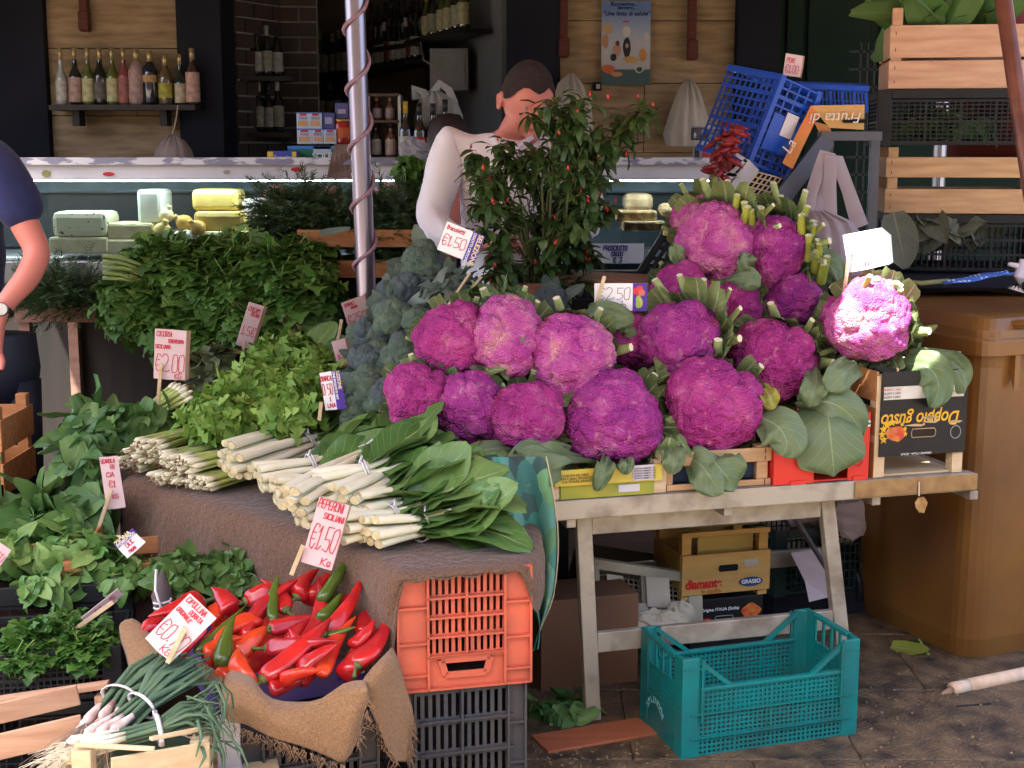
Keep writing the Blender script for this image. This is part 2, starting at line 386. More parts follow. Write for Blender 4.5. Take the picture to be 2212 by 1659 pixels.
# rear street shop grille (window bars left of the crate stack)
b = MB()
for i in range(9): b.box((wx(1880, 8.3), 8.3, 2.2 - i * .1), (.28, .012, .012))
for i in range(5): b.box((wx(1852 + i * 15, 8.3), 8.3, 1.8), (.012, .012, .9))
tag(b.build('window_grille', M('black_iron', (.02, .02, .022), .5)), 'black iron grille in front of the green doorway', 'grille')
# ================================================================== shop: counter, shelves, bottles, groceries
YC = 7.0
CT = 1.585
m_white = M('white_enamel', (.62, .60, .62), .45, (.5, .48, .5), scale=3)
m_peel = M('peeling_trim', (.55, .54, .57), .5, (.20, .20, .27), scale=9, sharp=True, stretch=(1, 1, 3))
t = thing('display_counter', 'long white refrigerated glass deli counter full of cheese', 'counter', (-.8, YC + .4, SF))
xl, xr = -3.4, wx(1545, YC)
b = MB(); b.box(((xl + xr) / 2, YC + .45, SF + .42), (xr - xl, .9, .84)); b.build('base_cabinet', M('counter_base', (.02, .02, .022), .7), t, world=True)
b = MB(); b.box(((xl + xr) / 2, YC + .42, CT - .045), (xr - xl, .5, .09)); b.build('top_rail', m_white, t, world=True, bevel=.006)
b = MB(); b.box(((xl + xr) / 2, YC + .155, CT + .003), (xr - xl, .03, .036)); b.build('peeling_strip', m_peel, t, world=True)
mg = bpy.data.materials.new('counter_glass'); mg.use_nodes = True; nt_ = mg.node_tree; nt_.nodes.clear()
o_ = nd(nt_, 'ShaderNodeOutputMaterial'); tr = nd(nt_, 'ShaderNodeBsdfTransparent'); tr.inputs[0].default_value = (.86, .93, .93, 1)
gl = nd(nt_, 'ShaderNodeBsdfGlossy'); gl.inputs['Roughness'].default_value = .03; fr = nd(nt_, 'ShaderNodeFresnel'); fr.inputs[0].default_value = 1.45
mx = nd(nt_, 'ShaderNodeMixShader'); nt_.links.new(fr.outputs[0], mx.inputs[0]); nt_.links.new(tr.outputs[0], mx.inputs[1]); nt_.links.new(gl.outputs[0], mx.inputs[2]); nt_.links.new(mx.outputs[0], o_.inputs[0])
MC['counter_glass'] = mg
b = MB(); b.bar((xl, YC + .09, (CT - .09 + 1.10) / 2), (xr, YC + .09, (CT - .09 + 1.10) / 2), .006, CT - .09 - 1.10); b.build('glass_front', mg, t, world=True)
b = MB(); b.box(((xl + xr) / 2, YC + .5, 1.08), (xr - xl, .8, .03)); b.build('deck', M('deck_white', (.30, .31, .33), .4), t, world=True)
b = MB(); b.box(((xl + xr) / 2, YC + .88, 1.32), (xr - xl, .02, .42)); b.build('rear_panel', M('rear_panel', (.045, .06, .07), .25, (.03, .038, .045), scale=1.2), t, world=True)
m_led = M('led_strip', (.85, .96, 1.0), .5, emit=12)
b = MB(); b.box(((xl + xr) / 2, YC + .20, CT - .096), (xr - xl, .02, .005)); b.build('led_strip', m_led, t, world=True)
b = MB(); b.box(((xl + xr) / 2, YC + .76, CT - .12), (xr - xl, .02, .11), Matrix.Rotation(-.5, 3, 'X')); b.build('reflector', M('steel_reflector', (.4, .52, .6), .25, metal=.6), t, world=True)
def sticker(u, v, w, h, col, label):
    c = W(u, v, YC + .17); q = MB(); pts = [(math.cos(a) * w / 2, math.sin(a) * h / 2) for a in np.linspace(0, 2 * math.pi, 14)[:-1]]
    q.poly(pts, .001, 0, Matrix.Translation((c.x, YC + .166, c.z)) @ Matrix.Rotation(rad(90), 4, 'X')); o = q.build('sticker', M('st' + label, col, .4), t, world=True); o['label'] = label
sticker(100, 375, .045, .035, (.25, .22, .07), 'faded yellow heart sticker'); sticker(235, 376, .06, .022, (.5, .02, .04), 'red oval sticker at the left')
sticker(490, 372, .035, .022, (.35, .3, .3), 'faded grey sticker'); sticker(640, 366, .055, .022, (.5, .02, .03), 'red oval sticker by the pole')
# -------- cheeses
m_ch = M('pale_cheese', (.66, .58, .36), .5, (.5, .42, .24), scale=14, detail=7, bump=.2); m_pep = M('pepper_cheese', (.6, .58, .42), .5, (.03, .03, .02), scale=40, detail=1, sharp=True)
m_pep.node_tree.nodes['Color Ramp'].color_ramp.elements[0].position = .66; m_pep.node_tree.nodes['Color Ramp'].color_ramp.elements[1].position = .70
m_yel = M('yellow_cheese', (.60, .46, .14), .45, (.5, .36, .1), scale=12, bump=.1)
def block(u0, v0, u1, v1, Y, m, label, name='cheese_block', dep=.25, bev=.03, cat='cheese', grp='cheeses in the counter'):
    a = W(u0, v1, Y); c = W(u1, v0, Y); k = MB(); k.box((0, 0, 0), (c.x - a.x, dep, c.z - a.z))
    o = k.build(name, m, bevel=bev); o.location = ((a.x + c.x) / 2, Y + dep / 2, (a.z + c.z) / 2); return tag(o, label, cat, grp)
block(112, 458, 230, 513, YC + .14, m_pep, 'big pale cheese half with black peppercorns by the man\'s elbow'); block(105, 513, 230, 548, YC + .12, m_ch, 'flat cheese slab under the peppercorn cheese', bev=.012)
block(232, 482, 330, 518, YC + .16, m_ch, 'long pale cheese slab right of the peppercorn cheese', bev=.015); block(228, 518, 335, 548, YC + .14, m_ch, 'lower cheese slab of the pale stack', bev=.01)
block(297, 410, 347, 482, YC + .20, M('white_cheese', (.7, .74, .66), .4), 'tall upright white cheese slice', bev=.02)
block(414, 409, 511, 456, YC + .22, m_yel, 'yellow cheese loaf on top of another loaf', bev=.025); block(418, 457, 528, 505, YC + .18, m_yel, 'yellow cheese loaf lying under the top loaf', bev=.025)
block(522, 430, 570, 480, YC + .25, M('wrapped_cheese', (.55, .5, .47), .3), 'cheese wrapped in clear film beside the fennel', bev=.02)
block(395, 500, 560, 545, YC + .15, m_ch, 'pale cheese block behind the celery leaves', bev=.015)
def pear(u, v, Y, s, m, label, rot):
    k = MB(); k.lathe([(0, -1), (.55, -.88), (.85, -.5), (.9, -.1), (.7, .35), (.38, .62), (.22, .75), (.30, .9), (.28, 1.05), (0, 1.12)], 18)
    k.mi = 1; k.tube([(0.27 * math.cos(a), .27 * math.sin(a), .74) for a in np.linspace(0, 6.28, 10)], .05, 5)
    o = k.build('provola_cheese', [m, M('string', (.5, .42, .3), .8)], smooth=True); o.location = W(u, v, Y); o.scale = (s, s, s); o.rotation_euler = rot; return tag(o, label, 'cheese', 'cheeses in the counter')
pear(352, 497, YC + .16, .055, m_yel, 'pear shaped cheese, lower left of the hanging cluster', (.3, .4, 0)); pear(395, 480, YC + .2, .05, M('orange_cheese', (.55, .32, .05), .4), 'orange pear shaped cheese in the cluster', (.2, -.9, 0))
pear(360, 462, YC + .22, .045, m_ch, 'whitish pear cheese at the top of the cluster', (.4, .3, .5)); pear(425, 490, YC + .15, .045, M('orange_cheese', (.5, .3, .05), .4), 'golden pear cheese at the right of the cluster', (.3, -.8, .2))
pear(405, 510, YC + .13, .04, M('white_cheese', (.7, .7, .66), .4), 'small white mozzarella ball above the celery', (1.2, .3, .2)); pear(385, 515, YC + .12, .045, M('film_cheese', (.6, .55, .5), .3), 'cheese in crumpled film below the cluster', (1.3, .5, .2))
# -------- right half of the counter: bread, salami
m_br = M('dark_bread', (.16, .10, .05), .8, (.3, .22, .12), scale=12, bump=.4); m_film = M('brown_film', (.22, .13, .06), .2, (.4, .28, .14), scale=22, sharp=True, bump=.5, bscale=40)
block(1350, 418, 1412, 458, YC + .3, m_br, 'dark loaf standing on the right of the counter', 'bread_loaf', .2, .03, 'bread', None); block(1330, 455, 1420, 478, YC + .2, m_film, 'film wrapped ham piece under the dark loaf', 'wrapped_ham', .2, .012, 'meat', None)
block(1345, 478, 1440, 500, YC + .15, m_film, 'second film wrapped ham piece near the price card', 'wrapped_ham', .2, .01, 'meat', None); block(1425, 440, 1480, 470, YC + .25, M('crust', (.3, .2, .1), .7, bump=.4), 'round crusty bread at the far right of the counter', 'bread_loaf', .16, .03, 'bread', None)
# -------- bottles
def bottle(h, r, glass, lab, cap, label=None, cat='bottle', grp=None, lab_z=(.1, .5), neck=.62, name='bottle', detail=True):
    o = thing(name, label, cat, group=grp)
    k = MB(); k.lathe([(r * .9, 0), (r, .01), (r, h * neck * .82), (r * .93, h * neck * .9), (r * .45, h * (neck + .07)), (r * .34, h * .8), (r * .34, h * .985), (r * .30, h)], 14); k.build('glass', glass, o, smooth=True)
    k = MB(); k.lathe([(r * 1.015, h * lab_z[0]), (r * 1.015, h * lab_z[1])], 14); k.f = k.f[:-2]; k.m = k.m[:-2]; k.r = k.r[:-2]; k.build('paper_label', lab, o, smooth=True)
    k = MB(); k.lathe([(r * .38, h * .80), (r * .39, h * 1.005), (0, h * 1.006)], 10); k.build('cap', cap, o, smooth=True)
    return o
G = lambda n, c, s=.7: M('glass_' + n, c, .12, tuple(x * .8 for x in c), scale=2, spec=.8, coat=.3)
P = lambda n, c: M('label_' + n, c, .6, tuple(x * .55 for x in c), scale=30)
m_gold = M('gold_cap', (.45, .32, .14), .35, metal=.5)
YB = 8.28; zsh = W(250, 226, YB).z
t = thing('bottle_shelf', 'dark wooden shelf with a row of liquor bottles on the stone wall', 'shelf', (wx(260, YB), YB, zsh - .05))
b = MB(); b.box((wx(268, YB), YB + .08, zsh - .016), (wx(425, YB) - wx(112, YB), .20, .03)); b.build('board', M('dark_wood', (.035, .026, .02), .6), t, world=True)
for u in (160, 350):
    b = MB(); b.box((wx(u, YB), YB + .11, zsh - .075), (.04, .12, .09)); b.build('bracket', M('dark_wood', (.035, .026, .02), .6), t, world=True)
rowb = [(131, 101, (.35, .33, .28), 'p0', (.5, .46, .38), 'clear liquor bottle with pale round label, leftmost on the shelf'), (161, 101, (.02, .02, .012), 'p1', (.45, .28, .22), 'dark bottle with pinkish label, second from the left on the shelf'),
 (189, 101, (.10, .11, .02), 'p2', (.5, .45, .22), 'olive liqueur bottle with cream label between two dark bottles'), (215, 101, (.02, .018, .012), 'p3', (.13, .11, .09), 'nearly black bottle with dark label and pale oval'),
 (242, 101, (.10, .11, .02), 'p2', (.5, .45, .22), 'olive liqueur bottle with cream label beside the pink bottle'), (267, 102, (.22, .06, .05), 'p4', (.35, .12, .1), 'pink red liqueur bottle in the middle of the shelf'),
 (294, 104, (.32, .2, .17), 'p5', (.42, .26, .22), 'stout clear bottle with red band label'), (323, 108, (.015, .015, .022), 'p6', (.45, .26, .1), 'black bottle with orange collar label'),
 (356, 118, (.12, .08, .03), 'p7', (.42, .36, .05), 'squat brown bottle with yellow label'), (388, 115, (.02, .035, .02), 'p8', (.5, .4, .27), 'slim dark green bottle with cream label'), (415, 103, (.06, .03, .02), 'p9', (.55, .33, .25), 'rightmost tall bottle with salmon label and golden top')]
for i, (u, vt, gc, pk, pc, lb) in enumerate(rowb):
    h = W(u, vt, YB).z - zsh
    o = bottle(h, (.034, .038, .037, .039, .037, .036, .047, .045, .042, .034, .041)[i], G(str(i), gc), P(pk, pc), m_gold, lb, grp='liquor bottles on the stone wall shelf', lab_z=((.08, .42), (.05, .48), (.06, .46), (.1, .4), (.06, .46), (.04, .5), (.05, .62), (.42, .55), (.14, .44), (.04, .42), (.05, .58))[i], neck=(.55, .58, .58, .6, .58, .6, .74, .72, .66, .52, .64)[i])
    o.location = (wx(u, YB), YB + .07, zsh)
# back room wine shelves
m_shelf = M('black_shelf', (.015, .014, .014), .5)
def shelf(p, q, dep, label):
    b = MB(); b.bar(p, q, dep, .03); return tag(b.build('wine_shelf', m_shelf), label, 'shelf')
protos = [bottle(.31, .038, G('w%d' % i, c), P('w%d' % i, l), M('foil%d' % i, f, .4), None) for i, (c, l, f) in enumerate([((.012, .015, .012), (.33, .33, .32), (.02, .02, .02)), ((.014, .016, .02), (.28, .3, .24), (.3, .3, .3)), ((.05, .06, .02), (.36, .34, .2), (.3, .25, .06)), ((.02, .014, .012), (.12, .03, .03), (.03, .03, .04))])]
used = [False] * 4
def winerow(p, q, n, kinds, label, grp):
    p, q = Vector(p), Vector(q)
    for i in range(n):
        k = kinds[i % len(kinds)]; pos = p.lerp(q, (i + .5) / n); s = rnd(.94, 1.05); mt_ = TRS((pos.x + rnd(-.008, .008), pos.y, pos.z), rnd(0, 6), s=s)
        if not used[k]: used[k] = True; o = protos[k]; o.matrix_basis = mt_; tag(o, label, 'bottle', grp)
        else: o = dup(protos[k], label, mt_, grp); o['category'] = 'bottle'
def row_uv(u0, v0, Y0, u1, v1, Y1, n, kinds, lab, slab, grp, dep=.24):
    p = W(u0, v0, Y0); q = W(u1, v1, Y1); winerow(p, q, n, kinds, lab, grp)
    e = (q - p).normalized() * .05; shelf(p - e - Vector((0, 0, .018)), q + e - Vector((0, 0, .018)), dep, slab)
row_uv(508, 165, 9.0, 610, 165, 9.05, 5, [0, 1], 'dark wine bottle with white label on the top shelf before the brick pier', 'upper black shelf before the brick pier', 'wine on the shelf by the bricks')
row_uv(508, 285, 9.0, 610, 285, 9.05, 5, [1, 0], 'dark wine bottle on the lower shelf before the brick pier', 'lower black shelf before the brick pier', 'wine on the lower shelf by the bricks')
row_uv(625, 172, 10.6, 770, 160, 10.4, 10, [0, 1, 1, 0, 2], 'dark wine bottle on the long upper shelf left of the steel pole', 'long upper wine shelf on the rear wall', 'wine on the rear upper shelf')
row_uv(600, 268, 10.6, 770, 262, 10.4, 11, [0, 3, 0, 1], 'dark wine bottle on the middle rear shelf above the blue boxes', 'middle wine shelf on the rear wall', 'wine on the rear middle shelf')
row_uv(805, 150, 10.3, 905, 128, 9.5, 9, [0, 0, 1, 3], 'dark wine bottle on the middle shelf right of the steel pole', 'wine shelf running towards the grey side wall', 'wine right of the pole')
row_uv(800, 108, 10.4, 925, 92, 9.6, 9, [3, 0, 0], 'dark wine bottle on the higher shelf right of the steel pole', 'higher wine shelf right of the pole', 'wine high right of the pole')
row_uv(915, 88, 9.5, 1010, 62, 8.9, 6, [2, 1, 2, 2, 1], 'light oil or wine bottle on the top right shelf', 'topmost shelf of the side wall', 'bottles on the top right shelf')
row_uv(600, 345, 10.6, 770, 342, 10.4, 9, [3, 0, 1], 'dark wine bottle on the lowest rear shelf behind the pasta boxes', 'lowest wine shelf on the rear wall', 'wine on the lowest rear shelf')
# electric box, cable
t = thing('fuse_box', 'grey wall mounted fuse box with a cable beside the shelves', 'fuse box', W(970, 185, 9.3)); 
b = MB(); p = W(970, 150, 9.3); b.box((p.x, 9.35, p.z), (.25, .1, .27)); b.build('housing', M('box_grey', (.24, .24, .25), .5), t, world=True, bevel=.008)
b = MB(); b.box((p.x, 9.295, p.z), (.20, .012, .2)); b.build('door', M('box_grey2', (.27, .27, .28), .5), t, world=True)
b = MB(); b.tube([W(930, 60, 9.3), W(908, 90, 9.3), W(915, 130, 9.3), W(940, 145, 9.3)], .006, 6); b.build('cable', M('cable', (.3, .3, .28), .6), t, world=True)
# -------- groceries on the counter
zc = CT + .001
def carton(u0, v0, u1, v1, Y, col, label, parts=(), dep=.07, rz=0, cat='box', name='carton', grp=None, z=None):
    a = W(u0, v1, Y); c = W(u1, v0, Y); w = c.x - a.x; h = c.z - a.z
    o = thing(name, label, cat, ((a.x + c.x) / 2, Y + dep / 2, a.z if z is None else z), rz, grp)
    k = MB(); k.box((0, 0, h / 2), (w, dep, h)); k.build('body', M('carton' + str(col), col, .5, tuple(x * .85 for x in col)), o, bevel=.003)
    for (x0, y0, x1, y1, cc, nm) in parts:
        k = MB(); k.box(((x0 + x1 - 1) / 2 * w, -dep / 2 - .001, (y0 + y1) / 2 * h), ((x1 - x0) * w, .003, (y1 - y0) * h)); k.build(nm, M('pr' + str(cc), cc, .5, tuple(x * .8 for x in cc), scale=40), o)
    return o, w, h, dep
fr_ = [(.25, .8, .75, .95, (.5, .03, .02), 'red_mark'), (.12, .15, .85, .5, (.5, .3, .14), 'cookie_print'), (0, .93, 1, 1, (.1, .25, .6), 'blue_edge')]
fm = Matrix.Rotation(rad(90), 4, 'X')
for i, (u0, v0, u1, v1, c) in enumerate([(642, 279, 675, 311, 0), (675, 279, 700, 311, 0), (700, 279, 727, 311, 0), (641, 243, 670, 278, 0), (668, 243, 696, 278, 0)]):
    lb = ['light blue flour box with red mark, lower left of the pile', 'light blue flour box in the middle of the lower row', 'light blue flour box at the right of the lower row', 'light blue flour box, left of the upper row', 'light blue flour box, right of the upper row'][i]
    o, w, h, dp = carton(u0, v0, u1 - 1, v1, YC + .3, (.42, .52, .68), lb, fr_, grp='flour boxes on the counter', z=None)
    printed('SOLE', .019, M('ink_blue', (.02, .03, .12), .5), o, Matrix.Translation((0, -dp / 2 - .003, h * .58)) @ fm, align='CENTER')
carton(697, 243, 722, 278, YC + .31, (.06, .07, .22), 'dark blue packet at the right of the upper box row', [(.2, .3, .8, .7, (.3, .3, .45), 'print')]); carton(724, 222, 752, 256, YC + .33, (.07, .07, .2), 'dark blue sachet box on top of the red jar', [(.2, .3, .8, .6, (.35, .3, .4), 'print')], z=None)
o, w, h, dp = carton(622, 312, 728, 345, YC + .28, (.02, .16, .10), 'wide green and blue carton under the flour boxes', [(0, .8, 1, 1, (.05, .2, .55), 'blue_lid'), (.52, .45, .88, .98, (.42, .5, .62), 'picture')], z=zc)
printed('SOLE', .045, M('ink_white', (.7, .7, .7), .5), o, Matrix.Translation((.05, -dp / 2 - .003, .012)) @ fm, align='CENTER', bold=.0012)
o, w, h, dp = carton(578, 322, 640, 345, YC + .2, (.05, .06, .3), 'low blue and yellow biscuit packet on the counter edge', [(0, .1, .2, .9, (.6, .45, .05), 'yellow_end'), (.85, .1, 1, .9, (.6, .45, .05), 'yellow_tip')], z=zc)
printed('Segugio', .028, M('ink_white', (.7, .7, .7), .5), o, Matrix.Translation((0, -dp / 2 - .003, .012)) @ fm, align='CENTER', shear=.2)
def jar(u, v0, v1, Y, r, col, label, capc=(.4, .25, .08), lab=None):
    z0 = W(u, v1, Y).z; h = W(u, v0, Y).z - z0; o = thing('jar', label, 'jar', (wx(u, Y), Y, z0))
    k = MB(); k.lathe([(r * .95, 0), (r, .01), (r, h * .8), (r * .85, h * .9)], 16); k.build('glass', M('jar' + str(col), col, .15, coat=.4), o, smooth=True)
    k = MB(); k.lathe([(r * .92, h * .88), (r * .92, h), (0, h)], 16); k.build('lid', M('lid' + str(capc), capc, .3, metal=.5), o, smooth=True)
    if lab: k = MB(); k.lathe([(r * 1.01, h * .25), (r * 1.01, h * .65)], 16); k.f = k.f[:-2]; k.m = k.m[:-2]; k.r = k.r[:-2]; k.build('paper_label', M('jl' + str(lab), lab, .5), o, smooth=True)
    return o
jar(741, 257, 311, YC + .36, .055, (.35, .02, .02), 'big red jar with golden lid beside the flour boxes', lab=(.5, .1, .03))
# brown paper sheet hung over the counter by the pole
b = MB(); b.grid([[W(u, v, YC + .14) + Vector((0, -.012 * math.sin(v * .1 + u * .05), 0)) for u in np.linspace(l, r_, 6)] for v, l, r_ in [(312, 722, 765), (330, 718, 765), (352, 713, 765), (372, 708, 764), (384, 706, 763)]])
tag(b.build('paper_sheet', M('kraft', (.16, .10, .08), .8), solid=.002), 'brown paper sheet hanging over the counter left of the pole', 'paper')
# bottle showcase, wine bottles and bags right of the pole
t = thing('bottle_case', 'glass fronted wooden case with brandy bottles right of the pole', 'case', W(828, 345, YC + .3))
a = W(797, 345, YC + .3); c = W(862, 205, YC + .3)
b = MB(); b.box(((a.x + c.x) / 2, YC + .44, (a.z + c.z) / 2), (c.x - a.x, .02, c.z - a.z)); b.build('back', M('case_wood', (.07, .04, .025), .5), t, world=True)
for x in (a.x, c.x): b = MB(); b.box((x, YC + .37, (a.z + c.z) / 2), (.014, .14, c.z - a.z)); b.build('side', M('alu', (.4, .4, .42), .3, metal=.8), t, world=True)
for z in (a.z + .008, W(830, 262, YC + .3).z, c.z): b = MB(); b.box(((a.x + c.x) / 2, YC + .37, z), (c.x - a.x, .14, .014)); b.build('shelf', M('case_wood', (.07, .04, .025), .5), t, world=True)
def put(o, u, v, Y): o.location = W(u, v, Y); return o
put(bottle(.19, .03, G('br1', (.03, .02, .015)), P('br1', (.4, .4, .38)), M('foil3', (.03, .03, .04), .4), 'brandy bottle with white label in the lower case, left'), 812, 342, YC + .37)
put(bottle(.19, .03, G('br2', (.14, .06, .03)), P('br2', (.45, .35, .3)), M('foil3', (.03, .03, .04), .4), 'amber brandy bottle in the lower case, right'), 845, 342, YC + .37)
put(bottle(.12, .025, G('br3', (.10, .03, .03)), P('br3', (.3, .3, .32)), m_gold, 'small reddish bottle on the upper case shelf'), 814, 260, YC + .37); put(bottle(.12, .025, G('br4', (.16, .09, .06)), P('br4', (.25, .2, .2)), m_gold, 'small amber bottle on the upper case shelf'), 843, 260, YC + .37)
for i, (u, hh, c, l, f, lb) in enumerate([(876, .30, (.012, .012, .012), (.5, .48, .42), (.55, .36, .03), 'black wine bottle with yellow capsule'), (906, .29, (.015, .012, .012), (.45, .02, .02), (.02, .02, .02), 'black wine bottle with bright red label'), (936, .29, (.015, .012, .012), (.45, .18, .03), (.02, .02, .02), 'black wine bottle with orange label behind the white bag'), (962, .31, (.012, .012, .012), (.3, .3, .28), (.02, .02, .02), 'tall black wine bottle nearest the vendor shoulder')]):
    o = bottle(hh, .037, G('cw%d' % i, c), P('cw%d' % i, l), M('cf%d' % i, f, .4), lb, lab_z=(.12, .42)); o.location = (wx(u, YC + .32), YC + .32, zc)
# ================================================================== crate makers
def wood_mat(k, c, c2): return M('wood_' + k, c, .65, c2, scale=5, detail=8, bump=.15, bscale=40, stretch=(1, 9, 9))
m_wood = wood_mat('pale', (.50, .315, .165), (.36, .205, .10)); m_woodo = wood_mat('orange', (.42, .19, .07), (.3, .12, .045)); m_woodp = wood_mat('pinkish', (.52, .315, .20), (.40, .215, .13))
m_woody = wood_mat('yellow', (.50, .30, .09), (.42, .23, .06)); m_woodg = wood_mat('cream', (.58, .45, .28), (.48, .34, .19)); m_staple = M('staple', (.12, .05, .03), .5)
def wood_crate(L, Wd, H, front, m, label, mat, side=None, post=.035, group=None, name='wooden_crate', th=.007, staples=True):
    """origin: centre of the base; front: list of (z0,z1) slats on the long sides"""
    t = thing(name, label, 'crate', mat=mat, group=group); side = side or front
    for sx in (-1, 1):
        for sy in (-1, 1):
            b = MB(); b.box((sx * (L / 2 - post / 2 - th), sy * (Wd / 2 - post / 2 - th), H / 2), (post, post, H)); b.build('corner_post', m, t, bevel=.002)
    for sy in (-1, 1):
        for z0, z1 in front:
            b = MB(); b.box((0, sy * (Wd / 2 - th / 2), (z0 + z1) / 2), (L, th, z1 - z0)); q = b.build('slat', m, t, bevel=.0015)
            if staples:
                k = MB()
                for sx in (-1, 1):
                    for j in (0, 1): k.box((sx * (L / 2 - .02), sy * (Wd / 2 + .0006), z0 + (z1 - z0) * (.25 + .5 * j)), (.0025, .002, .012))
                k.build('staples', m_staple, q, kind='stuff')
    for sx in (-1, 1):
        for z0, z1 in side:
            b = MB(); b.box((sx * (L / 2 - th / 2), 0, (z0 + z1) / 2), (th, Wd - 2 * th - .002, z1 - z0)); b.build('slat', m, t, bevel=.0015)
    for i in range(4):
        b = MB(); b.box((0, (i - 1.5) * Wd / 4, .008), (L - 2 * th - .004, Wd / 4 - .012, .006)); b.build('base_slat', m, t)
    return t
def lattice(mb, o, ex, ey, nx, ny, bw, th, every=(0, 0), rib=2.2):
    o, ex, ey = Vector(o), Vector(ex), Vector(ey); nrm = ex.cross(ey).normalized()
    for i in range(nx + 1):
        w = bw * (rib if every[0] and i % every[0] == 0 else 1); p = o + ex * (i / nx); k = th * (1.25 if every[0] and i % every[0] == 0 else 1)
        mb.bar(p, p + ey, k, w, ex)
    for j in range(ny + 1):
        w = bw * (rib if every[1] and j % every[1] == 0 else 1); p = o + ey * (j / ny); k = th * (1.3 if every[1] and j % every[1] == 0 else .96)
        mb.bar(p, p + ex, k, w, ey)
def plastic_crate(L, Wd, H, m, label, mat, nx=18, nside=12, ny=6, ev=(6, 3), bw=.004, th=.004, post=.045, group=None, name='plastic_crate', cut=None, top=.03):
    t = thing(name, label, 'crate', mat=mat, group=group)
    for sx in (-1, 1):
        for sy in (-1, 1):
            b = MB(); b.poly([(0, 0), (-sx * post, 0), (-sx * post, -sy * .006), (-sx * .006, -sy * .006), (-sx * .006, -sy * post), (0, -sy * post)][::int(-sx * sy)], H, 0, Matrix.Translation((sx * (L / 2 + .001), sy * (Wd / 2 + .001), 0))); b.build('corner_post', m, t, bevel=.0015)
    for sy in (-1, 1):
        b = MB(); lattice(b, (-L / 2 + post, sy * (Wd / 2 - .005), .012), (L - 2 * post, 0, 0), (0, 0, H - .02 - top), nx, ny, bw, th, ev); b.build('mesh_wall', m, t)
        b = MB(); b.box((0, sy * (Wd / 2 - .003), H - top / 2), (L - 2 * post, .011, top)); b.build('rim', m, t, bevel=.002)
    for sx in (-1, 1):
        b = MB(); lattice(b, (sx * (L / 2 - .005), -Wd / 2 + post, .012), (0, Wd - 2 * post, 0), (0, 0, H - .02 - top), nside, ny, bw, th, ev); b.build('mesh_wall', m, t)
        b = MB(); b.box((sx * (L / 2 - .003), 0, H - top / 2), (.011, Wd - 2 * post, top)); b.build('rim', m, t, bevel=.002)
    b = MB(); lattice(b, (-L / 2 + .01, -Wd / 2 + .01, .006), (L - .02, 0, 0), (0, Wd - .02, 0), 14, 9, .008, .006); b.build('base_grid', m, t)
    return t
m_blackp = M('black_plastic', (.010, .011, .013), .5, (.014, .015, .017), spec=.25); m_bluep = M('blue_plastic', (.005, .06, .40), .35, (.004, .045, .30)); m_whitep = M('white_plastic', (.55, .50, .52), .5)
m_teal = M('teal_plastic', (.0, .175, .165), .4, (.012, .115, .11), scale=7, detail=8, spec=.45); m_greyp = M('dark_grey_plastic', (.040, .045, .055), .5, (.06, .05, .045), scale=5, bump=.1)
m_coral = M('coral_plastic', (.54, .105, .055), .45, (.34, .075, .045), scale=9, detail=8, spec=.4)

# ------------------------------------------------ crate stack at the right rear (faces turned a little to the right)
YR = 4.95; ryaw = rad(-9)
def stk(u, v, Y): return W(u, v, Y)
b0 = WZ(2110, 590, 0); 
xs = W(2080, 590, YR); zb = xs.z
t = thing('rear_bench', 'dark bench behind the bin carrying the stacked crates', 'bench', (1.75, YR + .15, 0))
b = MB(); b.box((1.70, YR + .17, zb - .025), (1.15, .5, .04)); b.build('top', m_dark, t, world=True)
for x in (1.2, 2.2):
    for y in (YR - .02, YR + .36): b = MB(); b.box((x, y, (zb - .045) / 2), (.05, .05, zb - .045)); b.build('leg', m_dark, t, world=True)
b = MB(); b.box((1.70, YR + .40, zb * .5), (1.1, .01, zb - .1)); b.build('back_cloth', M('black_cloth', (.012, .012, .014), .9), t, world=True)
h1 = W(2000, 462, YR).z - zb
plastic_crate(.56, .36, h1 - .004, m_blackp, 'black slotted crate of leafy greens at the bottom of the right stack', TRS((xs.x + .05, YR + .2, zb), ryaw), nx=24, ny=3, ev=(8, 1), name='slotted_crate')
z2 = zb + h1; h2 = W(2000, 315, YR).z - z2
wood_crate(.56, .36, h2 - .004, [(.0, .085), (.125, .195)], m_wood, 'pale wooden crate between the two black crates of the right stack', TRS((xs.x + .035, YR + .2, z2), ryaw))
z3 = z2 + h2; h3 = W(2000, 190, YR).z - z3
plastic_crate(.60, .40, h3 - .004, m_blackp, 'black mesh crate of greens in the middle of the right stack', TRS((xs.x + .02, YR + .21, z3), ryaw), nx=26, ny=10, ev=(6, 5))
z4 = z3 + h3
wood_crate(.56, .36, .275, [(.0, .095), (.105, .215)], m_woodp, 'pinkish wooden crate with leaves on top of the right stack', TRS((xs.x + .03, YR + .2, z4), ryaw))
# ------------------------------------------------ blue crate, orange fruit box, white crate, frame, bag
def tri_frame(o, x, y):
    x = Vector(x).normalized(); y = Vector(y); y = (y - x * y.dot(x)).normalized(); z = x.cross(y)
    m = Matrix((x, y, z)).transposed().to_4x4(); m.translation = Vector(o); return m
YBc = 4.85
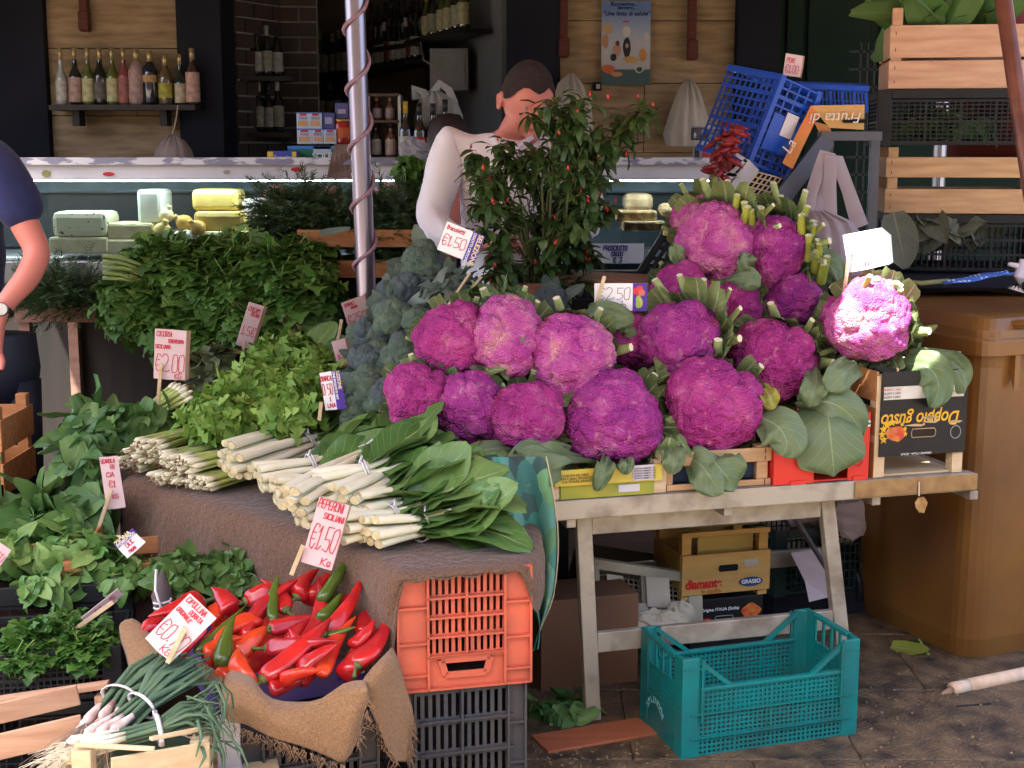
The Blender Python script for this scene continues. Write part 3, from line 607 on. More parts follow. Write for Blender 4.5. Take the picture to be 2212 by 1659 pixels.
# frame with slanted legs (grey steel) carrying them
m_steel = M('painted_steel', (.075, .08, .095), .45, (.07, .072, .085), scale=4)
t = thing('display_rack', 'grey slanted steel rack holding the blue and white crates', 'rack', W(1700, 600, YBc))
b = MB(); b.bar(W(1785, 300, YBc), W(1560, 590, YBc - .2), .05, .04, (0, 1, 0)); b.build('sloping_bar', m_steel, t, world=True)
b = MB(); b.bar(W(1795, 312, YBc), W(1575, 598, YBc - .19), .015, .03, (0, 1, 0)); b.build('lower_lip', m_steel, t, world=True)
b = MB(); b.bar(W(1770, 294, YBc), W(1900, 294, YBc + .02), .05, .03); b.build('shelf_rail', m_steel, t, world=True)
for u in (1790, 1890): b = MB(); p = W(u, 300, YBc + .08); b.bar(p, (p.x, p.y, 0), .03, .03); b.build('leg', m_steel, t, world=True)
# blue crate tilted on the rack: open side towards us
ax = W(1645, 345, YBc - .03) ; bx_ = W(1702, 172, YBc - .03); 
e_up = (W(1690, 165, YBc) - W(1618, 345, YBc)); e_r = W(1870, 190, YBc + .14) - W(1690, 165, YBc)
org = W(1618, 350, YBc - .05)
m_t = tri_frame(org, e_up, Vector((.35, -.18, .55)).cross(e_up).cross(e_up) * -1)
# local: x along the long edge (up), y across, z depth towards the rear
t = thing('plastic_crate', 'bright blue plastic crate tilted on the rack with a paper sheet', 'crate', mat=Matrix.Translation(org))
Lb = e_up.length; ux = e_up.normalized(); uy = e_r - ux * e_r.dot(ux); uy.normalize(); uz = ux.cross(uy)
if uz.y < 0: uz = -uz
def PB(a, b_, c): return org + ux * a + uy * b_ + uz * c
Wb = .16; Db = .34
def bpanel(o, ex, ey, nx, ny, nm='mesh_wall', ev=(4, 0)):
    k = MB(); lattice(k, o, ex, ey, nx, ny, .006, .005, ev); k.build(nm, m_bluep, t, world=True)
bpanel(PB(0, 0, 0), ux * Lb, uy * Wb, 10, 4); bpanel(PB(0, Wb, 0), ux * Lb, uz * Db, 10, 10); bpanel(PB(0, 0, 0), ux * Lb, uz * Db, 10, 10)
bpanel(PB(Lb, 0, 0), uy * Wb, uz * Db, 4, 10, ev=(0, 3)); bpanel(PB(0, 0, 0), uy * Wb, uz * Db, 4, 10, ev=(0, 3))
for a, b_ in ((0, 0), (Lb, 0), (0, Wb), (Lb, Wb)):
    k = MB(); k.bar(PB(a, b_, -.005), PB(a, b_, Db), .022, .022, ux); k.build('corner_post', m_bluep, t, world=True, bevel=.003)
for b_ in (0, Wb): k = MB(); k.bar(PB(0, b_, 0), PB(Lb, b_, 0), .018, .018, uy); k.build('rim', m_bluep, t, world=True)
k = MB(); k.bar(PB(.06, Wb * .5, -.009), PB(Lb * .62, Wb * .5, -.009), Wb * .8, .003, uz); k.build('solid_panel', m_bluep, t, world=True)
k = MB(); k.bar(PB(.12, Wb * .55, -.013), PB(.20, Wb * .55, -.013), .05, .002, uz); k.build('paper_tag', M('paper_white', (.6, .56, .6), .8), t, world=True)
# second wall of the blue crate going back to the right (long upper rim)
t2 = thing('plastic_crate', 'blue plastic crate lying flat behind the tilted blue one', 'crate', W(1790, 225, YBc + .12))
k = MB(); lattice(k, W(1718, 232, YBc + .1), W(1872, 242, YBc + .12) - W(1718, 232, YBc + .1), W(1716, 190, YBc + .1) - W(1718, 232, YBc + .1), 18, 2, .005, .006, (3, 0)); k.build('mesh_wall', m_bluep, t2, world=True)
k = MB(); k.bar(W(1700, 186, YBc + .1), W(1875, 192, YBc + .12), .03, .02); k.build('rim', m_bluep, t2, world=True, bevel=.003)
k = MB(); k.bar(W(1704, 180, YBc + .28), W(1875, 186, YBc + .3), .02, .016); k.build('rear_rim', m_bluep, t2, world=True)
k = MB(); lattice(k, W(1718, 232, YBc + .1), W(1872, 242, YBc + .12) - W(1718, 232, YBc + .1), Vector((0, .2, 0)), 12, 6, .005, .005); k.build('base_grid', m_bluep, t2, world=True)
# orange printed fruit box
m_or = M('orange_print', (.55, .13, .03), .5, (.5, .20, .03), scale=4); m_or2 = M('peach_print', (.55, .24, .08), .5, (.35, .3, .10), scale=5)
t = thing('fruit_box', 'orange printed cardboard fruit box lying on the rack', 'box', W(1760, 290, YBc))
def quad(name, uvy, m, par, th=.006):
    P_ = [W(*q) for q in uvy]; k = MB(); n_ = (P_[1] - P_[0]).cross(P_[3] - P_[0]).normalized() * th
    k.add(P_ + [p + n_ for p in P_], [(3, 2, 1, 0), (4, 5, 6, 7), (0, 1, 5, 4), (1, 2, 6, 5), (2, 3, 7, 6), (3, 0, 4, 7)]); return k.build(name, m, par, world=True)
YO = YBc - .02
q = quad('side_panel', [(1690, 352, YO - .06), (1752, 228, YO), (1768, 248, YO), (1712, 365, YO - .06)], m_or, t)
q = quad('front_panel', [(1752, 228, YO), (1868, 226, YO), (1866, 280, YO), (1792, 276, YO)], m_or2, t)
q = quad('inner_flap', [(1758, 262, YO + .01), (1792, 272, YO), (1798, 292, YO), (1772, 292, YO + .01)], m_woodo, t)
k = MB(); k.poly([(-.035, -.006), (.035, -.006), (.042, 0), (.035, .007), (-.035, .007), (-.042, 0)], .002, 0, Matrix.Translation(W(1845, 262, YO - .012)) @ fm); k.build('hand_hole', M('void', (.01, .01, .01), 1), t, world=True)
mi = M('ink_pale', (.62, .55, .5), .6)
printed('Frutta di', .05, mi, t, XF[t.name].inverted() @ Matrix.Translation(W(1862, 243, YO - .014)) @ fm @ Matrix.Rotation(math.pi, 4, 'Z') @ Matrix.Rotation(.02, 4, 'Z'), shear=.25)
printed('La', .05, mi, t, XF[t.name].inverted() @ Matrix.Translation(W(1706, 335, YO - .075)) @ fm @ Matrix.Rotation(rad(62), 4, 'Z'), shear=.2)
# white crate with dried chili strings
t = thing('plastic_crate', 'white openwork plastic crate leaning against the slanted rack', 'crate', W(1600, 430, YBc - .1))
YV = YBc - .12
q = quad('solid_panel', [(1560, 425, YV), (1618, 345, YV), (1640, 368, YV + .05), (1590, 430, YV + .04)], m_whitep, t)
k = MB(); lattice(k, W(1590, 432, YV + .04), W(1638, 372, YV + .05) - W(1590, 432, YV + .04), W(1640, 445, YV + .06) - W(1590, 432, YV + .04), 6, 5, .004, .004); k.build('mesh_wall', m_woodg, t, world=True)
for q0, q1 in (((1525, 420), (1612, 345)), ((1525, 420), (1560, 425)), ((1545, 385), (1575, 418)), ((1560, 370), (1545, 415)), ((1585, 330), (1615, 350)), ((1560, 375), (1605, 380)), ((1545, 410), (1590, 375))):
    k = MB(); k.bar(W(*q0, YV), W(*q1, YV), .012, .008, (0, 1, 0)); k.build('bar', m_whitep, t, world=True)
# dried red peppers hanging in strings
m_dry = M('dried_chili', (.22, .012, .018), .4, (.12, .01, .012), scale=20)
for s_, (u, v0, v1, lb) in enumerate([(1562, 290, 400, 'string of dried dark red chilies in front of the white crate'), (1582, 275, 345, 'shorter string of dried red chilies beside the blue crate')]):
    t = thing('chili_string', lb, 'chilies', W(u, v1, YV)); base = MB(); base.tube([W(u, v0, YV), W(u - 10, v1, YV - .02)], .003, 5); base.build('cord', M('string', (.5, .42, .3), .8), t, world=True)
    for i in range(20):
        f = i / 20; c = W(u - 10 * f + rnd(-16, 16), v0 + (v1 - v0) * f, YV - .02 + rnd(-.03, .02)); d = Vector((rnd(-1, 1), rnd(-.8, .2), rnd(-1, .1))).normalized()
        k = MB(); k.tube([c, c + d * .018, c + d * .036, c + d * .05], [.006, .011, .008, .001], 6); k.build('pod', m_dry, t, world=True, smooth=True)
# jars and cans on the counter by the crates
for u, v0, v1, col, lb in ((1510, 272, 303, (.08, .08, .09), 'small dark tin can, left of two on the counter'), (1538, 276, 303, (.2, .2, .22), 'small silver tin can, right of two on the counter')):
    jar(u, v0, v1, YC + .25, .042, col, lb, (.4, .4, .42))
o, w, h, dp = carton(1500, 303, 1555, 334, YC + .2, (.30, .29, .3), 'grey carton with a red badge under the two cans', [(.3, .3, .8, .8, (.45, .03, .04), 'red_badge'), (0, .1, .2, 1, (.03, .03, .04), 'dark_end')], z=zc)
jar(1580, 258, 300, YC + .25, .055, (.35, .03, .03), 'red coffee jar behind the chili string', (.5, .1, .06)); jar(1600, 266, 310, YC + .18, .05, (.30, .05, .03), 'orange red jar nearest the blue crate', (.5, .25, .06))
# translucent carrier bag hanging from the rack
m_bag = M('lilac_film', (.50, .42, .46), .35, (.42, .34, .38), scale=6, trans=.45)
def bag(label, rows_, Y, m=m_bag, fold=.012, name='carrier_bag', loops=()):
    t = thing(name, label, 'bag', W((rows_[-1][1] + rows_[-1][2]) / 2, rows_[-1][0], Y)); fr, bk = [], []
    for i, (v, l, r_, d) in enumerate(rows_):
        a, c = [], []
        for j in range(13):
            f = j / 12; u = l + (r_ - l) * f; w = math.sin(math.pi * f) ** .6 * d; fo = fold * math.sin(j * 2.3 + i * .35) * (1 - .3 * (i / len(rows_)))
            a.append(W(u, v, Y) + Vector((0, -w + fo, 0))); c.append(W(u, v, Y) + Vector((0, w * .6 + fo, 0)))
        fr.append(a); bk.append(c)
    k = MB(); k.grid(fr); k.build('front_sheet', m, t, world=True, smooth=True); k = MB(); k.grid([r[::-1] for r in bk]); k.build('back_sheet', m, t, world=True, smooth=True)
    for pts, wd_ in loops:
        k = MB(); P_ = [W(u, v, Y + dy) for u, v, dy in pts]; n_ = len(P_); L_, R_ = [], []
        for i, p in enumerate(P_):
            d = P_[min(i + 1, n_ - 1)] - P_[max(i - 1, 0)]; s_ = Vector((d.z, 0, -d.x)).normalized() * wd_ * (1 if 0 < i < n_ - 1 else 1.3)
            L_.append(p - s_); R_.append(p + s_)
        k.grid([L_, [(a + b_) / 2 + Vector((0, -.008, 0)) for a, b_ in zip(L_, R_)], R_]); k.build('handle', m, t, world=True, smooth=True)
    return t
bag('lilac translucent carrier bag hanging from the grey rack', [(455, 1745, 1790, .01), (480, 1735, 1845, .03), (510, 1725, 1862, .05), (550, 1715, 1870, .06), (590, 1720, 1862, .05), (610, 1735, 1845, .02)], 4.68,
    loops=[([(1740, 480, 0), (1752, 420, 0), (1768, 370, 0), (1782, 330, -.01), (1792, 334, -.01), (1786, 400, .01), (1768, 468, 0)], .02), ([(1790, 470, 0), (1792, 400, 0), (1795, 336, -.02), (1808, 345, 0), (1832, 410, .02), (1858, 490, .01)], .022)])
# empty black crate standing on edge behind the cauliflowers
t = thing('plastic_crate', 'empty black plastic crate standing tilted behind the chili plant', 'crate', W(1450, 500, 5.0))
a, b_, c_ = W(1200, 595, 5.02), W(1425, 595, 5.0), W(1515, 430, 5.1)
k = MB(); lattice(k, b_, c_ - b_, Vector((.03, .25, .02)), 9, 4, .012, .006); k.build('mesh_wall', m_blackp, t, world=True)
k = MB(); lattice(k, W(1380, 600, 4.98), W(1490, 425, 5.05) - W(1380, 600, 4.98), W(1440, 615, 4.96) - W(1380, 600, 4.98), 8, 4, .014, .006, (4, 0)); k.build('mesh_wall', m_blackp, t, world=True)
k = MB(); k.bar(W(1372, 602, 4.97), W(1488, 420, 5.04), .02, .03, (0, 1, 0)); k.build('rim', m_blackp, t, world=True)
k = MB(); k.bar(W(1440, 612, 4.95), W(1530, 412, 5.05), .02, .02, (0, 1, 0)); k.build('rim', m_blackp, t, world=True)
k = MB(); k.bar(W(1210, 590, 5.0), W(1400, 590, 4.98), .06, .02); k.build('lower_wall', m_blackp, t, world=True)
# -------------------------------------------------------------------- brown wheelie bin
m_bin = M('brown_bin', (.185, .082, .017), .33, (.12, .05, .015), scale=3, bump=.04, spec=.5)
bc = Vector((1.585, 4.72, 0)); byaw = rad(24)
t = thing('wheelie_bin', 'big brown plastic wheelie bin with closed lid at the right', 'bin', bc, byaw)
def rrect(w, d, r, n=5):
    out = []
    for cx, cy, a0 in ((w / 2 - r, d / 2 - r, 0), (-w / 2 + r, d / 2 - r, 90), (-w / 2 + r, -d / 2 + r, 180), (w / 2 - r, -d / 2 + r, 270)):
        for i in range(n + 1): a = rad(a0 + 90 * i / n); out.append((cx + r * math.cos(a), cy + r * math.sin(a)))
    return out
def loft(mb, secs):
    n = None; vs = []
    for (w, d, r, z, oy) in secs:
        pts = rrect(w, d, r); n = len(pts); vs += [(x, y + oy, z) for x, y in pts]
    k = len(secs); mb.add(vs, [(i * n + j, i * n + (j + 1) % n, (i + 1) * n + (j + 1) % n, (i + 1) * n + j) for i in range(k - 1) for j in range(n)] + [tuple(range(n - 1, -1, -1)), tuple((k - 1) * n + j for j in range(n))])
b = MB(); loft(b, [(.50, .58, .07, .04, 0), (.50, .58, .08, .0, 0), (.53, .61, .08, .08, 0), (.60, .70, .07, .98, 0), (.61, .71, .07, 1.02, 0)]); b.build('body', m_bin, t, smooth=False, bevel=.004)
b = MB(); loft(b, [(.66, .76, .06, 1.02, 0), (.665, .765, .06, 1.07, 0), (.655, .755, .06, 1.075, 0), (.65, .75, .06, 1.10, 0), (.60, .70, .06, 1.135, 0), (.56, .64, .05, 1.14, 0)]); b.build('lid', m_bin, t, bevel=.004)
b = MB(); b.tube([(-.2, -.36, 1.115), (-.2, -.40, 1.12), (.2, -.40, 1.12), (.2, -.36, 1.115)], .014, 8); b.build('lid_handle', m_bin, t)
for x in (-.2, .0, .2):
    b = MB(); b.poly([(0, 0), (.05, 0), (.0, -.11)], .02, 0, Matrix.Translation((x, -.375, 1.02)) @ Matrix.Rotation(rad(90), 4, 'X') @ Matrix.Rotation(rad(90), 4, 'Y')); b.build('gusset', m_bin, t)
    b = MB(); b.poly([(0, 0), (.05, 0), (.0, -.11)], .02, 0, Matrix.Translation((-.325, x, 1.02)) @ Matrix.Rotation(rad(90), 4, 'X')); b.build('gusset', m_bin, t)
for x in (-.26, .26):
    b = MB(); b.tube([(x - .03, .32, .1), (x + .03, .32, .1)], .1, 20); b.build('wheel', m_blackp, t, bevel=.01)
# cloth with dots, brush handle and leaf on the bin lid
m_dots = bpy.data.materials.new('blue_dots'); m_dots.use_nodes = True; q = m_dots.node_tree; bs = q.nodes['Principled BSDF']; bs.inputs['Roughness'].default_value = .7
vo = nd(q, 'ShaderNodeTexVoronoi'); vo.inputs['Scale'].default_value = 75; vo.inputs['Randomness'].default_value = .15; tcc = nd(q, 'ShaderNodeTexCoord'); q.links.new(tcc.outputs['Object'], vo.inputs['Vector'])
rp = nd(q, 'ShaderNodeValToRGB'); rp.color_ramp.interpolation = 'CONSTANT'; rp.color_ramp.elements[0].color = (.6, .65, .7, 1); rp.color_ramp.elements[1].color = (.02, .10, .42, 1); rp.color_ramp.elements[1].position = .33
q.links.new(vo.outputs['Distance'], rp.inputs[0]); q.links.new(rp.outputs[0], bs.inputs['Base Color'])
k = MB(); rows = []
for i in range(7):
    f = i / 6; c = W(2035 + 145 * f, 618 - 20 * f, 4.42); rows.append([c + Vector((0, .02 * j, .006 * math.sin(j * 1.9 + i) + .012)) for j in range(-2, 3)])
k.grid(rows); tag(k.build('dotted_cloth', m_dots, smooth=True, solid=.002), 'blue cloth with white dots lying on the bin lid', 'cloth')
t = thing('spray_bottle', 'white spray nozzle at the right edge above the bin', 'spray bottle', W(2205, 625, 4.45))
b = MB(); b.tube([W(2195, 628, 4.45), W(2205, 600, 4.45), W(2212, 560, 4.45)], [.03, .025, .012], 10); b.build('body', m_whitep, t, world=True, smooth=True)
b = MB(); b.tube([W(2178, 570, 4.45), W(2196, 574, 4.45), W(2212, 578, 4.45)], [.006, .009, .01], 8); b.build('trigger', m_whitep, t, world=True, smooth=True)
b = MB(); b.tube([W(1948, 606, 4.45), W(1990, 612, 4.43), W(2050, 606, 4.43)], [.004, .008, .007], 7); tag(b.build('leaf_stalk', M('stalk_green', (.16, .17, .06), .5), smooth=True), 'long green leaf stalk lying on the bin lid', 'stalk')
b = MB(); p = W(2048, 770, 4.16); b.box((p.x, p.y, p.z), (.075, .004, .03)); tag(b.build('plastic_card', M('lilac_card', (.25, .25, .45), .35)), 'small lilac plastic card standing behind the black box', 'card')
# rust coloured pole at the right edge
b = MB(); 
t = thing('rusty_pole', 'leaning rust brown metal pole at the right edge', 'pole', WZ(2290, 830, 0) if False else W(2260, 900, 4.5))
a = W(2162, -40, 4.45); c = W(2228, 420, 4.5); d = (c - a).normalized()
foot = a + d * (a.z / -d.z)
b.tube([a - d * .3, foot], .026, 14); b.build('tube', M('rusty_metal', (.20, .075, .05), .35, (.11, .04, .03), scale=8, metal=.3, bump=.1), t, world=True, smooth=True)
# ================================================================== steel table, boxes, cauliflowers
TA = Vector((.108, 3.73, 0)); TYAW = rad(15.5); TE = Vector((math.cos(TYAW), math.sin(TYAW), 0)); TN = Vector((-math.sin(TYAW), math.cos(TYAW), 0)); TZ = .70
def OP(u, v, back=0.0):
    d = ray(u, v); o = Vector((0, 0, CAM_H)); p = TA + TN * back; return o + d * ((p - o).dot(TN) / d.dot(TN))
def TL(p): p = Vector(p); return ((p - TA).dot(TE), (p - TA).dot(TN), p.z)
def tw(a, b, z): return TA + TE * a + TN * b + Vector((0, 0, z))
m_galv = M('worn_galvanised', (.36, .32, .25), .45, (.16, .12, .09), scale=11, detail=9, metal=.3, bump=.08)
m_galv.node_tree.nodes['Color Ramp'].color_ramp.elements[0].position = .46; m_galv.node_tree.nodes['Color Ramp'].color_ramp.elements[1].position = .74
t = thing('trestle_table', 'worn galvanised steel trestle table under the cauliflowers', 'table', tw(.6, .4, 0), TYAW)
def tb(nm, a, b, w, h, m=m_galv, hint=(0, 0, 1)): k = MB(); k.bar(a, b, w, h, hint); return k.build(nm, m, t, world=True, bevel=.003)
x0, x1 = -.25, TL(OP(2107, 1020))[0]
tb('front_beam', tw(x0, .02, TZ - .028), tw(x1, .02, TZ - .028), .04, .055); tb('rear_beam', tw(x0, .78, TZ - .028), tw(x1, .78, TZ - .028), .04, .055)
k = MB(); k.box((0, 0, 0), (x1 - x0 - .004, .72, .012), Matrix.Rotation(TYAW, 3, 'Z')); k.v = [tuple(Vector(v) + tw((x0 + x1) / 2, .4, TZ - .01)) for v in k.v]; k.build('top_board', wood_mat('old', (.28, .2, .13), (.2, .14, .09)), t, world=True)
tb('cardboard_edge', tw(x1 - .40, -.004, TZ - .026), tw(x1 + .005, -.004, TZ - .026), .006, .05, M('brown_tape', (.30, .18, .07), .35, (.2, .11, .04), scale=25))
for bk, lab in ((.10, 0), (.72, 1)):
    la, lb_ = OP(1258, 1105, bk), OP(1282, 1600, bk); s0 = (TZ - .055 - la.z) / (lb_.z - la.z); top = la + (lb_ - la) * s0; bot = la + (lb_ - la) * ((.016 - la.z) / (lb_.z - la.z))
    tb('leg', top, bot, .045, .03, hint=TN); ra, rb = OP(1783, 1075, bk), OP(1815, 1365, bk); top2 = ra + (rb - ra) * ((TZ - .055 - ra.z) / (rb.z - ra.z)); bot2 = ra + (rb - ra) * ((.016 - ra.z) / (rb.z - ra.z))
    tb('leg', top2, bot2, .045, .03, hint=TN)
    f0 = lambda z, A, B: A + (B - A) * ((z - A.z) / (B.z - A.z))
    tb('upper_rail', f0(.605, top, bot) + TE * .023, f0(.605, top2, bot2) - TE * .023, .025, .065); tb('lower_rail', f0(.25, top, bot) + TE * .023, f0(.25, top2, bot2) - TE * .023, .022, .06)
for s_ in (.20, .50, .80, 1.0): 
    pa = x0 + (x1 - x0) * s_; tb('cross_tube', tw(pa, .0 if s_ > .9 else .02, TZ - .07), tw(pa, .78, TZ - .07), .028, .028)
tb('hook', OP(1985, 1040, -.01), OP(1985, 1072, -.01), .006, .004, M('wire', (.5, .5, .5), .3, metal=.9)); 
k = MB(); c = OP(1990, 1085, -.01); k.grid([[c + Vector((x * .02 * w + .003 * rnd(-1, 1), .006 * math.sin(x * 3 + y), .015 - y * .022)) for x in (-1, -.4, .3, 1)] for y, w in ((0, .6), (.7, 1), (1.4, .8), (2.1, .3))])
tag(k.build('dry_leaf', M('dry_leaf', (.4, .24, .09), .7, (.28, .15, .05), scale=60), smooth=True), 'dry yellow leaf hanging from the hook under the table', 'leaf')
# plank under the foot
k = MB(); a, b_ = WZ(1165, 1612, .012), WZ(1400, 1572, .012); k.bar(a, b_, .12, .02); tag(k.build('wooden_plank', wood_mat('red', (.33, .10, .045), (.26, .075, .035)), bevel=.003), 'short reddish wooden plank under the table foot', 'plank')
m_crd = lambda n, c, c2=None: M('card_' + n, c, .5, c2, scale=8)
def pbox(name, label, u0, v0, u1, v1, dep, mats, back=.01, floor=True):
    a = OP(u0, v1, back); c = OP(u1, v0, back); xa, _, za = TL(a); xb, _, zb_ = TL(c)
    if floor: za = TZ + .001
    o = thing(name, label, 'box', tw((xa + xb) / 2, back + dep / 2, za), TYAW); return o, xb - xa, zb_ - za, dep
FR = lambda x, y, dep, rot=0: Matrix.Translation((x, -dep / 2 - .002, y)) @ fm @ Matrix.Rotation(rot, 4, 'Z')
def panel(o, nm, x0, x1, y, th, z0, z1, m, bevel=0): k = MB(); k.box(((x0 + x1) / 2, y, (z0 + z1) / 2), (x1 - x0, th, z1 - z0)); return k.build(nm, m, o, bevel=bevel)
# yellow printed crate, bottom left
o, w, h, d = pbox('fruit_box', 'yellow printed wooden fruit box at the left front of the table', 1196, 1000, 1428, 1078, .35, None)
for sx in (-1, 1):
    for sy in (-1, 1): panel(o, 'corner_post', sx * (w / 2) - .018, sx * (w / 2) + .018, sy * (d / 2 - .02), .03, 0, h * 1.05, m_woodg)
my = m_crd('yellow', (.58, .40, .04), (.50, .42, .07)); mgy = m_crd('green_yellow', (.36, .33, .04), (.16, .22, .03))
panel(o, 'lower_slat', -w / 2 + .02, w / 2 - .02, -d / 2 + .004, .006, 0, h * .45, mgy); panel(o, 'upper_slat', -w / 2, w / 2, -d / 2 - .006, .006, h * .46, h * .98, my)
panel(o, 'rear_slat', -w / 2, w / 2, d / 2, .006, 0, h, m_woodg); panel(o, 'base_slat', -w / 2, w / 2, 0, d - .02, .006, .012, m_woodg)
for sx in (-1, 1): k = MB(); k.box((sx * (w / 2 - .004), 0, h / 2), (.006, d - .08, h)); k.build('end_slat', m_woodg, o)
mbk_ = M('ink_black', (.03, .03, .03), .6); panel(o, 'paper_sticker', w * .22, w * .42, -d / 2 - .0105, .002, h * .5, h * 1.0, M('paper_white', (.6, .56, .6), .8)); panel(o, 'white_patch', w * .10, w * .3, -d / 2 + -.0005, .002, h * .12, h * .36, M('paper_white', (.6, .56, .6), .8))
for i in range(3): printed(['CULTIVARE ARANCIA', 'NATURAL PRODUCT', 'QUINTA DE ORO'][i], .010, mbk_, o, Matrix.Translation((-w * .44, -d / 2 - .0105, h * (.56 + .1 * i))) @ fm)
for i in range(5): printed('LOTTO E VARIETA 1 KG', .006, mbk_, o, Matrix.Translation((w * .23, -d / 2 - .0125, h * (.55 + .08 * i))) @ fm)
# wooden crate with blue lining
o = wood_crate(.34, .34, .115, [(.0, .018), (.07, .11)], m_wood, 'open wooden crate with dark blue lining in the middle of the table', Matrix.Translation(tw(TL(OP(1553, 1040))[0], .19, TZ + .001)) @ Matrix.Rotation(TYAW, 4, 'Z'))
k = MB(); k.box((0, 0, .055), (.30, .29, .075)); k.build('blue_lining', M('navy_paper', (.008, .018, .05), .6), o)
# red box with notch
o, w, h, d = pbox('cardboard_box', 'bright red cardboard box half hidden by a big leaf', 1670, 890, 1880, 1040, .34, None)
mr = m_crd('red', (.62, .035, .02), (.56, .03, .018))
panel(o, 'front_left', -w / 2, -w * .08, -d / 2, .005, 0, h * .86, mr); panel(o, 'front_right', w * .28, w / 2, -d / 2, .005, 0, h, mr); panel(o, 'front_middle', -w * .08, w * .28, -d / 2 + .001, .005, h * .3, h * .9, mr)
for sx in (-1, 1): k = MB(); k.box((sx * (w / 2 - .003), 0, h * .45), (.005, d - .006, h * .9)); k.build('side_panel', mr, o)
panel(o, 'rear_panel', -w / 2, w / 2, d / 2, .005, 0, h * .9, mr); k = MB(); k.box((0, 0, .004), (w, d, .004)); k.build('base', mr, o); panel(o, 'tab', -w * .33, -w * .17, -d / 2 - .006, .003, -.008, .010, mr); panel(o, 'tab', w * .33, w * .46, -d / 2 - .006, .003, -.008, .012, mr)
printed('VERA', .05, M('ink_white', (.7, .7, .7), .5), o, FR(-w * .12, h * .33, d + .004), bold=.0016); panel(o, 'flag_stripe', w * .36, w * .5, -d / 2 - .004, .002, h * .82, h * .85, M('flag_green', (.02, .2, .06), .5)); panel(o, 'flag_white', w * .36, w * .5, -d / 2 - .0036, .002, h * .79, h * .88, M('ink_white', (.7, .7, .7), .5))
k = MB(); k.tube([(math.cos(a) * .014, 0, math.sin(a) * .014) for a in np.linspace(0, 6.28, 16)], .001, 4); q = k.build('stamp_ring', M('stamp_dark', (.3, .02, .02), .6), o); q.location = (w * .38, -d / 2 - .004, h * .28)
# black printed box, upside down
o, w, h, d = pbox('fruit_box', 'black printed wooden fruit box standing upside down at the table end', 1888, 795, 2092, 1022, .34, None)
mk = M('black_gloss_print', (.008, .008, .009), .38, (.013, .013, .013), spec=.25)
for sx in (-1, 1):
    for sy in (-1, 1): panel(o, 'corner_post', sx * (w / 2 - .018) - .017, sx * (w / 2 - .018) + .017, sy * (d / 2 - .022), .034, 0, h * .96, m_woodg)
panel(o, 'printed_panel', -w / 2 + .012, w / 2, -d / 2 - .001, .006, h * .20, h, mk, .001); panel(o, 'rear_panel', -w / 2, w / 2, d / 2, .006, h * .2, h, mk)
panel(o, 'inner_slat', -w / 2 + .04, w / 2 - .04, d / 2 - .03, .006, .04, h * .18, M('paper_grey', (.4, .38, .42), .7)); panel(o, 'base_slat', -w / 2 + .02, w / 2 - .02, 0, d - .03, .0, .006, m_woodg)
for z0_, z1_ in ((.0, .33), (.40, .66), (.72, 1.0)): k = MB(); k.box((-w / 2 + .003, 0, h * (z0_ + z1_) / 2), (.006, d - .012, h * (z1_ - z0_))); k.build('side_slat', m_woodo, o)
k = MB(); k.box((w / 2 - .004, 0, h * .6), (.006, d - .012, h * .75)); k.build('side_slat', m_woodo, o)
U = lambda x, y: Matrix.Translation((x, -d / 2 - .0052, y)) @ fm @ Matrix.Rotation(math.pi, 4, 'Z')
mo = M('ink_gold', (.70, .38, .02), .4); printed('Doppio gusto', .058, mo, o, U(w * .42, h * .60), shear=.25, bold=.0008, xs=.80)
printed('ORIGINE: ITALIA - SICILIA', .009, M('ink_white', (.7, .7, .7), .5), o, U(w * .12, h * .225))
panel(o, 'white_band', -w * .44, w * .45, -d / 2 - .0055, .002, h * .74, h * .86, M('label_white2', (.62, .58, .5), .6)); 
for x_ in (-.40, .12): 
    for i in range(3): printed('CAT. I  LOTTO', .009, M('ink_red', (.5, .04, .05), .6) if i == 2 else mbk_, o, Matrix.Translation((w * (x_ + .14), -d / 2 - .0075, h * (.775 + .035 * i))) @ fm @ Matrix.Rotation(math.pi, 4, 'Z'))
k = MB(); k.poly([(math.cos(a) * .038 * (1 if abs(math.cos(a)) < .9 else 1), max(-.011, min(.011, math.sin(a) * .03))) for a in np.linspace(0, 6.28, 21)[:-1]], .0015, 0, Matrix.Translation((w * .02, -d / 2 - .0048, h * .41)) @ fm); k.build('hand_hole', M('hole_brown', (.03, .018, .01), .9), o)
k = MB(); k.tube([(math.cos(a) * .040, 0, max(-.0125, min(.0125, math.sin(a) * .032))) for a in np.linspace(0, 6.28, 24)], .0013, 4); q = k.build('torn_edge', M('torn_card', (.5, .36, .2), .8), o); q.location = (w * .02, -d / 2 - .0055, h * .41)
for i in range(9):
    a = rad(150 + 27 * i); s_ = .014 if i < 5 else .008; cx, cz = -w * .31 + math.cos(a) * .038, h * .42 - math.sin(a) * .034
    k = MB(); k.poly([(math.cos(rad(36 * j + 90)) * (s_ if j % 2 == 0 else s_ * .42), math.sin(rad(36 * j + 90)) * (s_ if j % 2 == 0 else s_ * .42)) for j in range(10)], .001, 0, Matrix.Translation((cx, -d / 2 - .0050, cz)) @ fm); k.build('printed_star', mo, o)
k = MB(); pts = [(math.cos(a) * .03 * (1 + .35 * nz((math.cos(a), math.sin(a), 3), 2.5)), math.sin(a) * .024 * (1 + .35 * nz((math.cos(a), math.sin(a), 9), 2.5))) for a in np.linspace(0, 6.28, 25)[:-1]]; k.poly(pts, .001, 0, Matrix.Translation((-w * .29, -d / 2 - .0046, h * .42)) @ fm); k.build('printed_picture', M('chili_picture', (.45, .03, .02), .4, (.5, .2, .03), scale=60), o)
